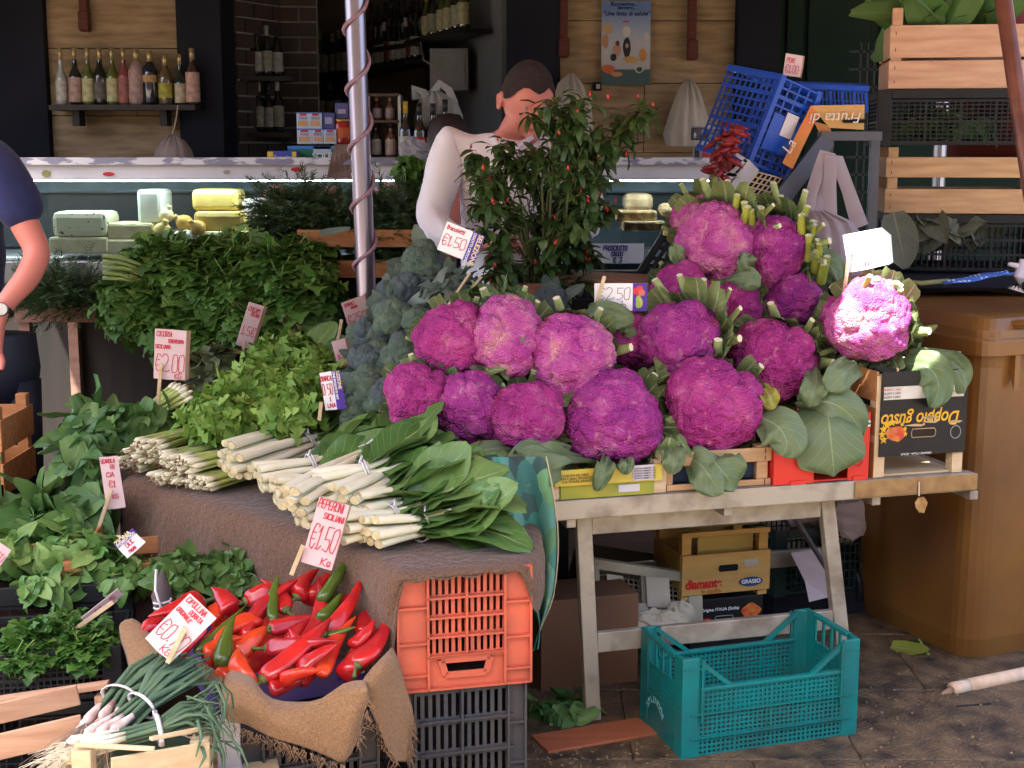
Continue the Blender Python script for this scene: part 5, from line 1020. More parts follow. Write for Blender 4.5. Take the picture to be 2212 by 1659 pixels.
for i in range(15):
    f = i / 14; v = 985 + 420 * f; l = 985 + 175 * min(1, f * 1.15) + 8 * math.sin(f * 9); r_ = 1178 + 26 * math.sin(math.pi * min(1, f * 1.1)) ; r_ = r_ if f < .75 else r_ - (f - .75) * 110
    rows.append([W(l + (r_ - l) * j / 10, v, 3.60 + .03 * math.sin(j * 1.1 + f * 2) + .02 * (1 - f) * (j - 5) / 5) for j in range(11)])
k = MB(); k.grid(rows); tag(k.build('printed_cloth', m_print, smooth=True, subsurf=1, solid=.002), 'green leaf patterned cloth hanging from the left table corner', 'cloth')
k = MB(); k.tube([r[-1] + Vector((.002, -.003, 0)) for r in rows], .002, 5); t_ = k.build('frayed_hem', M('hem_thread', (.45, .38, .25), .9)); tag(t_, 'pale frayed thread along the hem of the patterned cloth', 'thread')

# ------------------------------------------------------------------ leafy generators
def jag(mb, base, d, up, ln, wd, rows=5, curl=.6, teeth=.35, fold=.25, taper=.6):
    d, s, u = basis(d, up); base = Vector(base); R_ = []; mb.rv = random.random() ** 1.5
    for i in range(rows):
        f = i / (rows - 1); w = wd / 2 * (math.sin(math.pi * min(1, .06 + .90 * f)) ** taper); w *= (1 + teeth * (1 if i % 2 else -1) + rnd(-.12, .12)) if 0 < i < rows - 1 else 1
        a = curl * f; c = base + d * (ln * math.sin(a) / curl if abs(curl) > .01 else ln * f) - u * (ln * (1 - math.cos(a)) / curl if abs(curl) > .01 else 0)
        off = d * (ln * .05 * (-1 if i % 2 else 1) * teeth * 2); tw_ = rnd(-.25, .25) * wd * .3
        R_.append([c - s * w + u * (fold * w + tw_) + off, c, c + s * w + u * (fold * w - tw_) + off])
    mb.grid(R_)
def sprig(mb, st, base, d, ln, leaf, n=5, wd=.6, curl=.6, teeth=.4, r=.0016, droop=.5, rows=5):
    d = Vector(d).normalized(); p1 = base + d * ln * .5 + Vector((0, 0, -droop * ln * .08)); p2 = base + d * ln * .95 + Vector((0, 0, -droop * ln * .25))
    if st is not None: st.tube([base, p1, p2], [r * 1.3, r, r * .6], 4, cap=False)
    dd, ss, uu = basis(p2 - p1)
    for i in range(n):
        a = (i / max(1, n - 1) - .5) * 2; pos = p2 if abs(a) < .4 else p1.lerp(p2, .75 - .3 * (abs(a) > .8))
        v = dd * (1 - .55 * abs(a)) + ss * a * 1.0 + uu * rnd(-.2, .25); jag(mb, pos, v, uu + Vector((rnd(-.3, .3), rnd(-.3, .3), .3)), leaf * rnd(.75, 1.15), leaf * wd * rnd(.8, 1.2), rows, curl * rnd(.5, 1.3), teeth)
def sphere_dir(bias=(0, -.35, .35)):
    while True:
        v = Vector((rnd(-1, 1), rnd(-1, 1), rnd(-1, 1)))
        if .05 < v.length < 1: v.normalize(); v = (v + Vector(bias)).normalized(); return v
def mound(name, label, cat, c, R3, n, m_leaf, m_stem, kind='sprig', leaf=.03, nl=5, wd=.6, teeth=.4, curl=.7, bias=(0, -.35, .35), core=.72, group=None, droop=.5, ln=.07, rows=5, corem=None):
    c = Vector(c); t = thing(name, label, cat, (c.x, c.y, c.z - R3[2]), group=group); lf = MB(); st = MB()
    for i in range(n):
        v = sphere_dir(bias); k = random.random() ** .35; k = .55 + .45 * k; p = c + Vector((v.x * R3[0], v.y * R3[1], v.z * R3[2])) * k
        dv = (v * .7 + Vector((rnd(-1, 1), rnd(-1, 1), rnd(-1, 1))) * .75 + Vector((0, 0, -.25 * droop))).normalized()
        if kind == 'sprig': sprig(lf, st, p - dv * ln * .7, dv, ln, leaf, nl, wd, curl, teeth, droop=droop, rows=rows)
        elif kind == 'leaf': wavy(lf, p - dv * leaf * .5, dv, v + Vector((0, 0, .3)), leaf * rnd(.45, 1.35), leaf * wd * rnd(.8, 1.2), 7, 5, curl * rnd(.2, 1.6), .11, False, .25)
        else: jag(lf, p - dv * leaf * .5, dv, v + Vector((rnd(-.4, .4), 0, .3)), leaf * rnd(.5, 1.35), leaf * wd * rnd(.7, 1.3), rows, curl * rnd(.3, 1.4), teeth)
    lf.build('leaves', m_leaf, t, world=True, smooth=True)
    if st.v: st.build('stems', m_stem, t, world=True, smooth=True)
    if core:
        k = MB(); k.lathe([(0, -1), (.5, -.86), (.86, -.5), (1, 0), (.86, .5), (.5, .86), (0, 1)], 12); k.v = [tuple(c + Vector((x * R3[0], y * R3[1], z * R3[2])) * core) for x, y, z in k.v]; k.build('inner_foliage', corem or m_leaf, t, world=True, smooth=True)
    return t
m_celery = ML('celery_leaf', (.034, .105, .016), (.058, .15, .025), (.11, .215, .04), rough=.5); m_chic = ML('chicory_leaf', (.036, .11, .028), (.065, .155, .04), (.13, .225, .06), vein=(.16, .2, .09), rough=.5, vk=5)
m_fris = ML('frisee_leaf', (.085, .20, .022), (.13, .26, .035), (.24, .36, .07), rough=.5); m_chard = ML('chard_leaf', (.06, .15, .03), (.095, .195, .042), (.16, .26, .075), vein=(.36, .42, .18), rough=.34, vk=6, vw=.03, scale=9)
m_green_st = M('green_stem', (.16, .23, .05), .5, (.11, .17, .035), scale=10); m_parsley = ML('parsley_leaf', (.030, .105, .016), (.05, .14, .022), (.085, .18, .03), rough=.45)
m_basil = ML('basil_leaf', (.045, .12, .024), (.072, .16, .033), (.13, .215, .06), rough=.4); m_fen = ML('fennel_frond', (.018, .045, .014), (.028, .06, .02), (.04, .075, .024), rough=.6); m_turn = ML('turnip_leaf', (.055, .16, .03), (.09, .21, .042), (.20, .31, .08), vein=(.2, .28, .12), rough=.45, vk=5)
m_olive = ML('olive_leaf', (.055, .075, .03), (.085, .105, .045), (.11, .13, .06), rough=.5); m_white_st = M('white_stem', (.76, .73, .55), .38, (.7, .66, .44), scale=14, stretch=(1, 1, 1)); m_root = M('brown_root', (.16, .075, .045), .9, (.3, .2, .14), scale=60); m_band = M('white_band', (.68, .64, .64), .6)
px = lambda n, Y: n * Y * 1.0 / F
# ---- chard bundles
def bundle(name, label, root, mid, tip, n, r, kindst, m_st, m_lf, leafL, leafW, nleaf, spread=.05, leafkind='wavy', tipfan=.12, rootm=None, group=None, band=True, z_up=.0, taper=.8, curlr=(.2, 1.0)):
    root, mid, tip = Vector(root), Vector(mid), Vector(tip); t = thing(name, label, cat='bundle' if False else {'chard_bundle': 'chard', 'chicory_bundle': 'chicory'}.get(name, 'vegetable'), loc=root, group=group)
    d, s, u = basis(mid - root); st = MB(); lf = MB(); ends = []; ln = (mid - root).length
    for i in range(n):
        lay = i % 3; a = (i / n - .5) * 2; off = s * (a * spread) + u * (lay * r * 1.55 + rnd(0, r * .4) + r)
        b0 = root + off * 1.15 + d * rnd(-.08, .06) * ln; b1 = mid + s * (a * spread * .62) + u * (lay * r * 1.2 + r); b2 = b1 + (tip - mid) * rnd(.3, .5) + s * a * tipfan * .5 + u * rnd(0, .02)
        st.mi = 0; st.tube([b0, b0.lerp(b1, .5) + u * rnd(-.2, .3) * r, b1, b2], [r * rnd(.9, 1.15), r * 1.05, r * .8, r * .45], 8, cap=False, flat=.75)
        st.mi = 1; dd, ss, uu = basis(b0 - b1)
        if kindst == 'cut': st.add([b0 + (ss * math.cos(q) + uu * math.sin(q) * .75) * r for q in np.linspace(0, 6.28, 9)[:-1]], [tuple(range(8))])
        else:
            st.tube([b0.lerp(b1, .2), b0.lerp(b1, .08), b0, b0 + dd * r * 1.1], [r * 1.02, r * 1.25, r * 1.3, r * .6], 7, flat=.8); st.mi = 2 if random.random() < .55 else 1; st.tube([b0 + dd * r * .9, b0 + dd * (r * rnd(1.4, 2.4))], [r * .75, r * .35], 5); st.mi = 2
            for _ in range(2): st.tube([b0 + dd * r, b0 + dd * r * 4 + Vector((rnd(-1, 1), rnd(-1, 1), rnd(-1.5, 0))) * r * 2], [.0012, .0004], 3, cap=False)
        ends.append((b1, b2))
    if kindst != 'cut': st.build('stems', [m_st, m_white_st, m_root], t, world=True, smooth=True)
    else: st.build('stems', [m_st, M('chard_cut', (.55, .48, .28), .7, (.35, .26, .14), scale=60)], t, world=True, smooth=True)
    for i in range(nleaf):
        b1, b2 = ends[i % n]; p = b1.lerp(b2, rnd(.1, 1.0)); dv = ((tip - mid).normalized() + s * rnd(-.5, .5) * tipfan * 6 + Vector((0, 0, rnd(-.05, .55)))).normalized()
        if leafkind == 'wavy': wavy(lf, p, dv, Vector((0, -.3, 1)) + s * rnd(-.6, .6), leafL * rnd(.75, 1.15), leafW * rnd(.75, 1.2), 9, 7, rnd(*curlr), .085, False, .22)
        else: jag(lf, p + (tip - mid) * rnd(0, .9), dv + Vector((rnd(-.6, .6), rnd(-.6, .6), rnd(-.3, .6))), Vector((rnd(-.5, .5), rnd(-.5, .2), 1)), leafL * rnd(.7, 1.2), leafW * rnd(.7, 1.3), 7, rnd(.2, 1.6), .55)
    lf.build('leaves', m_lf, t, world=True, smooth=True)
    if band:
        bnd = MB(); c = mid + u * r * 2.1
        for k_ in range(2):
            cc = c + d * (k_ * .008 - .004); bnd.tube([cc + (s * math.cos(q) * (spread * .66 + r) + u * math.sin(q) * r * 2.7) for q in np.linspace(0, 6.28, 18)], .0032, 5, flat=.6)
        bnd.tube([c + u * r * 2.7, c + u * (r * 2.7 + .015) + s * .02, c + u * (r * 2.7 + .004) + s * .035 - d * .015], [.0035, .0035, .002], 5); bnd.build('tie_band', m_band, t, world=True, smooth=True)
    return t
random.seed(5); CG = 'chard bundles laid on the sacking'
zz = ZP + .012
for i, (r0, r1, r2, zr, lb) in enumerate([((800, 1190), (908, 1162), (1075, 1150), .0, 'chard bundle nearest the coral crate, lowest in the row'), ((775, 1135), (888, 1098), (1055, 1050), .05, 'chard bundle with a double white band above the lowest one'),
   ((742, 1120), (850, 1050), (1010, 970), .085, 'chard bundle with upright leaves in the middle of the row'), ((640, 1118), (795, 1015), (950, 920), .09, 'long pale chard bundle behind the peppers price card'), ((600, 1095), (690, 1075), (860, 1040), .03, 'short chard bundle with thick stems left of the price card'),
   ((570, 1065), (678, 1035), (850, 985), .06, 'chard bundle with pinkish tie in the left half of the row'), ((520, 1045), (660, 985), (830, 930), .075, 'chard bundle lying across the chicory at the left'), ((505, 1015), (610, 965), (760, 900), .085, 'leftmost chard bundle with tall leaves'), ((700, 1150), (800, 1130), (930, 1100), .02, 'chard bundle half hidden behind the peppers price card'), ((655, 1150), (765, 1128), (900, 1095), .01, 'chard bundle low at the cloth edge left of the price card'), ((735, 1180), (845, 1150), (990, 1120), .01, 'chard bundle low at the cloth edge right of the price card'), ((690, 1090), (800, 1050), (960, 1000), .10, 'chard bundle lying on top in the middle of the row')]):
    bundle('chard_bundle', lb, WZ(*r0, zz + zr * .6), WZ(*r1, zz + zr), WZ(*r2, zz + zr + .03), 8, .0155, 'cut', m_white_st, m_chard, .21, .14, 17, spread=.038, group=CG, tipfan=.10, curlr=(-.5, 1.1))
# ---- chicory bundles with roots
for i, (r0, r1, r2, zr, lb) in enumerate([((285, 1020), (420, 985), (560, 930), .0, 'chicory bundle with white stem ends at the far left of the row'), ((320, 980), (435, 940), (570, 880), .07, 'chicory bundle on top at the left with brown roots'), ((300, 1000), (460, 950), (590, 890), .04, 'chicory bundle second layer from the left'),
   ((360, 1050), (500, 1000), (640, 930), .0, 'chicory bundle with root hairs hanging over the sacking'), ((375, 1010), (505, 965), (640, 900), .05, 'chicory bundle in the middle with green yellow stems'), ((400, 1020), (550, 985), (700, 900), .045, 'chicory bundle beside the chard with brown stem ends'), ((435, 1060), (540, 1030), (640, 985), .0, 'rightmost low chicory bundle against the chard')]):
    bundle('chicory_bundle', lb, WZ(*r0, zz + zr), WZ(*r1, zz + zr + .01), WZ(*r2, zz + zr + .05), 14, .0075, 'root', M('chicory_stem', (.34, .42, .09), .45, (.46, .50, .20), scale=9), m_fris, .05, .035, 46, spread=.052, leafkind='jag', group='chicory bundles laid on the sacking', tipfan=.1)
# ---- frisee mounds behind
FG = 'frilly endive heaps'
for (u, v, Y, rx, rz, lb) in [(490, 895, 4.25, 95, 45, 'frilly green endive heap lowest at the left'), (570, 840, 4.4, 100, 55, 'frilly endive heap in the middle below the small price card'), (640, 880, 4.2, 80, 55, 'frilly endive heap touching the chard leaves'), (625, 775, 4.6, 80, 42, 'bright frilly endive heap highest towards the celery'), (690, 830, 4.4, 60, 60, 'narrow frilly endive heap beside the broccoli')]:
    mound('endive_heap', lb, 'endive', W(u, v, Y), (px(rx, Y), .15, px(rz, Y)), 520, m_fris, m_green_st, 'jag', leaf=.085, wd=.40, teeth=.7, rows=9, curl=1.4, group=FG, core=.7)
# upright romaine leaves
for (p0, p1, wpx, Y, lb) in [((640, 800), (720, 690), 70, 4.7, 'large upright green leaf behind the endive'), ((600, 790), (690, 720), 55, 4.72, 'second large green leaf leaning right'), ((690, 800), (740, 720), 45, 4.66, 'narrow green leaf beside the stacked price cards')]:
    k = MB(); a = W(*p0, Y); b_ = W(*p1, Y + .03); wavy(k, a, b_ - a, (-.3, -1, .3), (b_ - a).length, px(wpx, Y), 9, 7, .3, .05, False, .2); tag(k.build('lettuce_leaf', m_chard, smooth=True, subsurf=1), lb, 'leaf', 'upright lettuce leaves')
mound('leafy_bunch', 'olive green leafy bunch under the leaning price card', 'greens', W(465, 795, 4.75), (px(75, 4.75), .1, px(45, 4.75)), 150, m_olive, m_green_st, 'leaf', leaf=.075, wd=.55, curl=.8)
# ---- dark chicory heap at the left end
random.seed(9)
for (u, v, Y, rx, rz, n, lb) in [(200, 920, 4.45, 85, 40, 70, 'dark cicoria leaves spreading at the left end of the bench'), (300, 930, 4.4, 95, 45, 80, 'dark cicoria heap under the tall price card'), (190, 985, 4.3, 75, 50, 70, 'cicoria leaves drooping over the left edge'), (390, 920, 4.5, 60, 35, 50, 'cicoria leaves next to the endive')]:
    mound('cicoria_heap', lb, 'greens', W(u, v, Y), (px(rx, Y), .13, px(rz, Y)), n, m_chic, m_green_st, 'leaf', leaf=.15, wd=.42, curl=.9, group='dark cicoria heaps', droop=1.2)
bundle('chicory_bundle', 'root end of the dark cicoria standing up by the tall price card', W(400, 862, 4.5), W(340, 895, 4.45), W(250, 930, 4.4), 12, .009, 'root', M('chicory_stem', (.42, .46, .15), .45), m_chic, .11, .05, 14, spread=.06, band=False)
# ---- broccoli
mb_g = MCurd('broccoli_curd', (.075, .115, .085), (.10, .15, .105), (.14, .19, .115), (.16, .21, .13), .6, .3, bs=260, rough=.75); mb_b = MCurd('broccoli_curd_blue', (.07, .095, .105), (.09, .12, .125), (.11, .15, .125), (.13, .165, .135), .6, .3, bs=260, rough=.75)
bm = [curd_mesh('floret', (31, 10, 90, 900, .22, .07, .05, 100, 50), mb_g), curd_mesh('floret', (32, 12, 90, 900, .2, .07, .05, 100, 50), mb_b)]
m_bl = ML('broccoli_leaf', (.085, .125, .10), (.115, .16, .125), (.155, .195, .155), vein=(.26, .3, .2), rough=.5, vk=5, vw=.03)
random.seed(31)
BR = [(905, 570, 4.55, 50, 'broccoli head at the top of the heap beside the vendor arm'), (880, 620, 4.5, 40, 'greyish broccoli head at the upper left edge'), (850, 690, 4.35, 55, 'broccoli head with curled leaf in the middle of the heap'), (800, 720, 4.42, 45, 'broccoli head behind the stacked price cards'), (870, 770, 4.2, 55, 'broad broccoli head touching the cauliflowers'), (800, 780, 4.25, 45, 'blue tinged broccoli head above the purple edged card'), (790, 840, 4.12, 50, 'low broccoli head right of the 0.50 card'), (840, 850, 4.08, 48, 'lowest broccoli head above the chard leaves'), (940, 640, 4.5, 55, 'broccoli head under the broccoletti card'), (1190, 650, 4.45, 42, 'lone dark broccoli head behind the cauliflowers below the chili plant'), (770, 880, 4.1, 35, 'broccoli head partly under the chard leaves'), (850, 630, 4.6, 40, 'rear broccoli head against the steel pole'), (905, 700, 4.3, 45, 'broccoli head behind the leftmost second row cauliflower')]
for i, (u, v, Y, r_, lb) in enumerate(BR):
    c = W(u, v, Y); R_ = px(r_, Y); z = (Vector((0, 0, CAM_H)) - c).normalized() + Vector((rnd(-.5, .1), 0, rnd(.2, .7))); o = thing('broccoli', lb, 'broccoli', mat=frame(c, z) @ Matrix.Scale(R_, 4), group='broccoli heads heaped left of the cauliflowers')
    for j in range(4):
        a = j * 1.7 + i; rr = .0 if j == 0 else .62; s_ = .8 if j == 0 else rnd(.5, .68); q = bpy.data.objects.new('floret', bm[(i + (j > 1)) % 2]); COL.objects.link(q); q.parent = o; q.location = (math.cos(a) * rr, math.sin(a) * rr, -.05 - rr * .4); q.scale = (s_,) * 3; q.rotation_euler = (rnd(-.3, .3), rnd(-.3, .3), rnd(0, 6))
    k = MB(); k.lathe([(.28, -1.6), (.3, -.9), (.5, -.3)], 10); k.build('stalk', m_stalk, o, smooth=True)
    k = MB()
    for j in range(9): a = rnd(0, 6.28); dr = Vector((math.cos(a), math.sin(a), 0)); wavy(k, dr * .35 + Vector((0, 0, -.8)), dr * rnd(.8, 1.2) + Vector((0, 0, rnd(.3, .9))), Vector((0, 0, 1)) - dr * .5, rnd(1.0, 1.7), rnd(.5, .85), 6, 5, rnd(-.6, 1.0), .08, False, .2)
    k.build('leaves', m_bl, o, smooth=True)
# leaf rosette (stalks up) on top of the heap
mound('broccoli_leaves', 'grey green leaf tuft between the broccoletti card and the cauliflowers', 'leaves', W(975, 625, 4.4), (px(65, 4.4), .12, px(40, 4.4)), 70, m_bl, m_green_st, 'leaf', leaf=.11, wd=.4, curl=.7)
mound('cauliflower_leaf_tuft', 'pale stalky leaf tuft above the second row cauliflowers', 'leaves', W(1055, 650, 4.3), (px(70, 4.3), .1, px(30, 4.3)), 60, m_cl, m_green_st, 'leaf', leaf=.09, wd=.5, curl=.6)
k = MB()
for a, b_ in (((965, 665), (1015, 590)), ((985, 665), (1040, 598))): k.bar(W(*a, 4.22), W(*b_, 4.3), .008, .004)
tag(k.build('wooden_sticks', m_woodg, kind=None), 'two thin wooden sticks stuck in the broccoli leaves', 'sticks')
# ================================================================== left front: peppers, onions, herbs
# ---- grey crates under the pepper tray
pl, pr = W(516, 1535, 3.02), W(815, 1520, 3.13)
slot_crate('dark grey slotted crate under the pepper tray', pl, pr, .004, .318, m_greyp, .34, [(.08, .24), (.30, .48), (.54, .72), (.78, .95)], None, cx=(.16, .86), nslot=6, frac=.5)
k = MB(); k.bar(W(480, 1545, 3.0), W(512, 1670, 3.0), .03, .01, (0, 1, 0)); k.bar(W(495, 1560, 2.995), W(495, 1700, 2.995), .05, .006, (0, 1, 0)); tag(k.build('foam_board', M('foam_white', (.55, .52, .55), .8), kind=None), 'white foam board strip between the onion crate and the grey crate', 'board')
# ---- pepper tray (cardboard, purple print) on sacking
ZT = .325
t = thing('pepper_tray', 'shallow purple printed cardboard tray holding the peppers', 'tray', WZ(620, 1450, ZT))
F0, F1 = WZ(470, 1545, ZT), WZ(790, 1490, ZT); ex = (F1 - F0).normalized(); ey = Vector((-ex.y, ex.x, 0)); tw_ = (F1 - F0).length; td = .42
def tp(a, b, z): return F0 + ex * a + ey * b + Vector((0, 0, z))
m_pt = M('tray_print', (.075, .05, .20), .45, (.12, .07, .2), scale=9); th_ = .085
for nm, a, b in (('front_wall', (0, 0), (tw_, 0)), ('rear_wall', (0, td), (tw_, td)), ('end_wall', (0, 0), (0, td)), ('end_wall', (tw_, 0), (tw_, td))):
    k = MB(); k.bar(tp(*a, th_ / 2 + .004), tp(*b, th_ / 2 + .004), .006, th_); k.build(nm, m_pt, t, world=True)
k = MB(); k.add([tp(0, 0, .003), tp(tw_, 0, .003), tp(tw_, td, .003), tp(0, td, .003)], [(0, 1, 2, 3)]); k.build('base', m_pt, t, world=True)
rzT = math.atan2(ex.y, ex.x)
def onT(a, z, off=-.0045): m = Matrix.Rotation(rzT, 4, 'Z') @ fm; m.translation = tp(a, off, z); return XF[t.name].inverted() @ m
for a0, a1, c in ((.42, .55, (.04, .05, .45)), (.80, .98, (.04, .04, .42))): k = MB(); k.bar(tp(tw_ * a0, -.004, .06), tp(tw_ * a1, -.004, .06), .002, .045); k.build('blue_patch', M('tray_blue', c, .4), t, world=True)
printed('an', .04, M('ink_orange', (.65, .12, .05), .4), t, onT(tw_ * .44, .045, -.0065), bold=.0012); printed('Bonta di', .026, M('ink_white', (.7, .7, .7), .5), t, onT(tw_ * .82, .048, -.0065), bold=.0008)
# tan sacking around the tray: three flaps
def flap(label, rows_, m=m_burlap2, sub=1):
    k = MB(); k.grid(rows_); return tag(k.build('sacking_flap', m, smooth=True, subsurf=sub, solid=.002), label, 'cloth', 'tan sacking around the pepper tray')
def sheet(cols_, n):
    """cols_: list of picture polylines (u,v,Y), resampled"""
    out = []
    for pl_ in cols_:
        P_ = [W(*q) for q in pl_]; r_ = []
        for i in range(n):
            x = i / (n - 1) * (len(P_) - 1); a = min(int(x), len(P_) - 2); r_.append(P_[a].lerp(P_[a + 1], x - a) + Vector((rnd(-.003, .003), rnd(-.006, .006) + .012 * math.sin(len(out) * 2.2 + i * .8), rnd(-.003, .003))))
        out.append(r_)
    return out
random.seed(3)
flap('tan sacking flap folded over the front edge of the tray', sheet([[(500, 1440, 3.08), (480, 1470, 2.98), (470, 1520, 2.95), (490, 1560, 2.94)], [(540, 1450, 3.08), (530, 1470, 2.97), (530, 1530, 2.93), (530, 1570, 2.95)], [(555, 1475, 3.04), (560, 1500, 2.955), (570, 1550, 2.93), (575, 1590, 2.95)], [(580, 1518, 2.99), (590, 1530, 2.96), (620, 1570, 2.94), (640, 1610, 2.95)], [(640, 1520, 3.0), (650, 1530, 2.97), (690, 1590, 2.96), (720, 1640, 2.97)], [(700, 1512, 3.01), (710, 1522, 2.99), (740, 1590, 2.98), (745, 1655, 2.99)], [(740, 1470, 3.03), (755, 1490, 3.0), (765, 1560, 2.99), (770, 1610, 3.0)], [(790, 1470, 3.06), (800, 1480, 3.01), (800, 1510, 3.0), (790, 1530, 3.01)]], 9))
flap('tan sacking corner hanging down beside the coral crate', sheet([[(775, 1480, 3.06), (790, 1500, 3.04), (800, 1540, 3.06), (830, 1600, 3.08), (860, 1650, 3.10)], [(805, 1440, 3.10), (815, 1450, 3.07), (830, 1510, 3.08), (850, 1580, 3.10), (868, 1650, 3.12)], [(840, 1400, 3.16), (850, 1420, 3.12), (865, 1480, 3.13), (885, 1540, 3.14), (878, 1650, 3.14)], [(848, 1395, 3.2), (862, 1425, 3.16), (880, 1480, 3.16), (895, 1540, 3.17), (885, 1640, 3.16)]], 9))
flap('tan sacking corner standing up at the left end of the tray', sheet([[(250, 1345, 3.28), (260, 1400, 3.22), (280, 1450, 3.18), (300, 1480, 3.15)], [(285, 1330, 3.28), (320, 1390, 3.2), (340, 1430, 3.15), (360, 1480, 3.10)], [(310, 1345, 3.3), (370, 1400, 3.22), (410, 1440, 3.14), (420, 1480, 3.08)], [(330, 1385, 3.32), (400, 1415, 3.24), (470, 1440, 3.14), (500, 1470, 3.06)]], 8))
# ---- peppers
m_pr = M('red_pepper', (.48, .012, .012), .22, (.27, .006, .012), scale=16, detail=6, coat=.25, spec=.5, bump=.06, bscale=60); m_po = M('orange_red_pepper', (.60, .06, .010), .22, (.44, .015, .01), scale=14, coat=.25, bump=.06, bscale=60); m_pg = M('green_pepper', (.045, .085, .008), .18, (.07, .11, .012), scale=14, coat=.3); m_cal = M('pepper_calyx', (.06, .11, .02), .6, (.12, .12, .04), scale=30)
def pepper(base, tip, r, m, label, bend=.12, lob=.10, seed=0, stem=True, flat=.85):
    base, tip = Vector(base), Vector(tip); tip = base + (tip - base) * 1.14; d, s, u = basis(tip - base); ln = (tip - base).length; t = thing('pepper', label, 'pepper', base, group='peppers heaped in the tray'); b = MB(); n = 18; K = 16; vs = []; g = random.Random(seed); p1, p2, p3 = [g.uniform(0, 6.28) for _ in range(3)]; bs = g.choice((-1, 1)); bu = g.uniform(-.5, 1)
    for i in range(K + 1):
        f = i / K; rr = r * (min(1, .55 + f * 5) if f < .1 else 1) * (1 - f ** 1.7) ** .8 * (1 + .06 * math.sin(f * 9 + p1)); rr = max(rr, .0012); c = base + d * (ln * f) + (s * bs + u * bu) * (bend * ln * (math.sin(math.pi * f * .8)))
        for j in range(n):
            a = 2 * math.pi * j / n; k_ = 1 + lob * math.cos(3 * a + p2 + f * 1.2) * (1 - .6 * f) + .06 * math.cos(2 * a + p3 - f * 3) + .05 * math.sin(5 * f + a + p1) + .09 * nz((math.cos(a) + p1, math.sin(a) + p2, f * 3.5), 1.3)
            vs.append(c + (s * math.cos(a) + u * math.sin(a) * flat) * rr * k_)
        if i == 0: vs0 = c
    fs = [(i * n + j, i * n + (j + 1) % n, (i + 1) * n + (j + 1) % n, (i + 1) * n + j) for i in range(K) for j in range(n)] + [tuple(range(n - 1, -1, -1)), tuple(K * n + j for j in range(n))]
    b.add(vs, fs); b.build('flesh', m, t, world=True, smooth=True, subsurf=1)
    if stem:
        q = MB(); dd = -d; q.tube([base + d * r * .18, base - d * .002, base - d * .006], [r * .62, r * .45, r * .2], 8, flat=flat); sd = (dd + s * g.uniform(-.6, .6) + u * g.uniform(-.2, .6)).normalized(); q.tube([base - d * .004, base + dd * .012 + sd * .004, base + dd * .014 + sd * .02], [r * .2, r * .15, r * .2], 7); q.build('stem', m_cal, t, world=True, smooth=True)
    return t
PZ = lambda u, v, Y: W(u, v, Y)
def Ps(u, v, lift=0.0):   # surface of the heap: higher towards the rear
    f = max(0, min(1, (1500 - v) / 260)); return W(u, v, 3.02 + .42 * f - lift)
specs = [((565, 1470), (690, 1350), .026, 0, 'red pepper with green calyx lying foremost in the middle', 1), ((575, 1400), (720, 1385), .025, 0, 'red pepper showing its round green stem end in the centre', 1), ((690, 1460), (770, 1345), .026, 1, 'bright orange red pepper pointing up at the right front', 0), ((770, 1440), (815, 1335), .024, 0, 'glossy red pepper with folded edge at the far right', 0), ((520, 1380), (640, 1270), .027, 0, 'large dark red pepper slanting up in the middle', 0), ((655, 1400), (662, 1255), .024, 0, 'slim red pepper standing up in the middle', 0), ((440, 1300), (330, 1330), .030, 0, 'big red pepper pointing left at the tray end', 0), ((500, 1320), (455, 1275), .030, 0, 'short red pepper upright behind the onion price card', 0), ((530, 1300), (600, 1270), .026, 0, 'red pepper with dangling calyx at the rear', 1), ((640, 1290), (690, 1240), .027, 0, 'red pepper showing its stem end under the price card', 1), ((540, 1480), (525, 1410), .030, 1, 'stubby orange red pepper at the front left', 0), ((440, 1420), (520, 1390), .030, 1, 'orange red pepper partly under the green ones', 0), ((700, 1380), (760, 1270), .022, 0, 'dark red pepper with straight tip at the rear right', 0), ((330, 1390), (420, 1360), .026, 0, 'red pepper under the left end of the heap', 0), ((370, 1420), (440, 1370), .022, 0, 'red pepper behind the onion price card', 0), ((640, 1450), (720, 1400), .024, 0, 'dark red pepper between the two front ones', 0), ((560, 1340), (480, 1400), .026, 1, 'orange red pepper curving left in the middle', 0), ((610, 1470), (690, 1455), .022, 1, 'small orange red pepper tip at the front edge', 0), ((580, 1360), (700, 1330), .024, 0, 'red pepper deep in the middle of the heap', 0), ((700, 1420), (640, 1360), .024, 0, 'red pepper below the slim upright one', 0), ((760, 1400), (800, 1345), .02, 0, 'narrow red pepper behind the folded one', 0), ((620, 1320), (560, 1260), .024, 0, 'red pepper at the back near the basil', 0),
 ((480, 1440), (512, 1345), .022, 2, 'fat green pepper standing at the front left', 0), ((420, 1410), (515, 1320), .013, 2, 'thin curved green pepper above the fat green one', 0), ((590, 1340), (605, 1250), .016, 2, 'curved dark green pepper in the rear middle', 0), ((690, 1300), (745, 1205), .020, 2, 'long green pepper with reddish tip leaning on the sacking', 0), ((690, 1340), (730, 1285), .018, 2, 'short green pepper under the long green one', 0), ((700, 1375), (760, 1355), .012, 2, 'small orange green pepper lying flat at the right', 0)]
random.seed(17)
for i, ((u0, v0), (u1, v1), r_, mk_, lb, st) in enumerate(specs):
    pepper(Ps(u0, v0, .015 * (mk_ == 2)), Ps(u1, v1, .05 * random.random()), r_ * 1.08, (m_pr, m_po, m_pg)[mk_], lb, bend=.15 if mk_ < 2 else .07, seed=i + 40, stem=bool(st) or i % 3 == 0, lob=.15 if mk_ < 2 else .05)
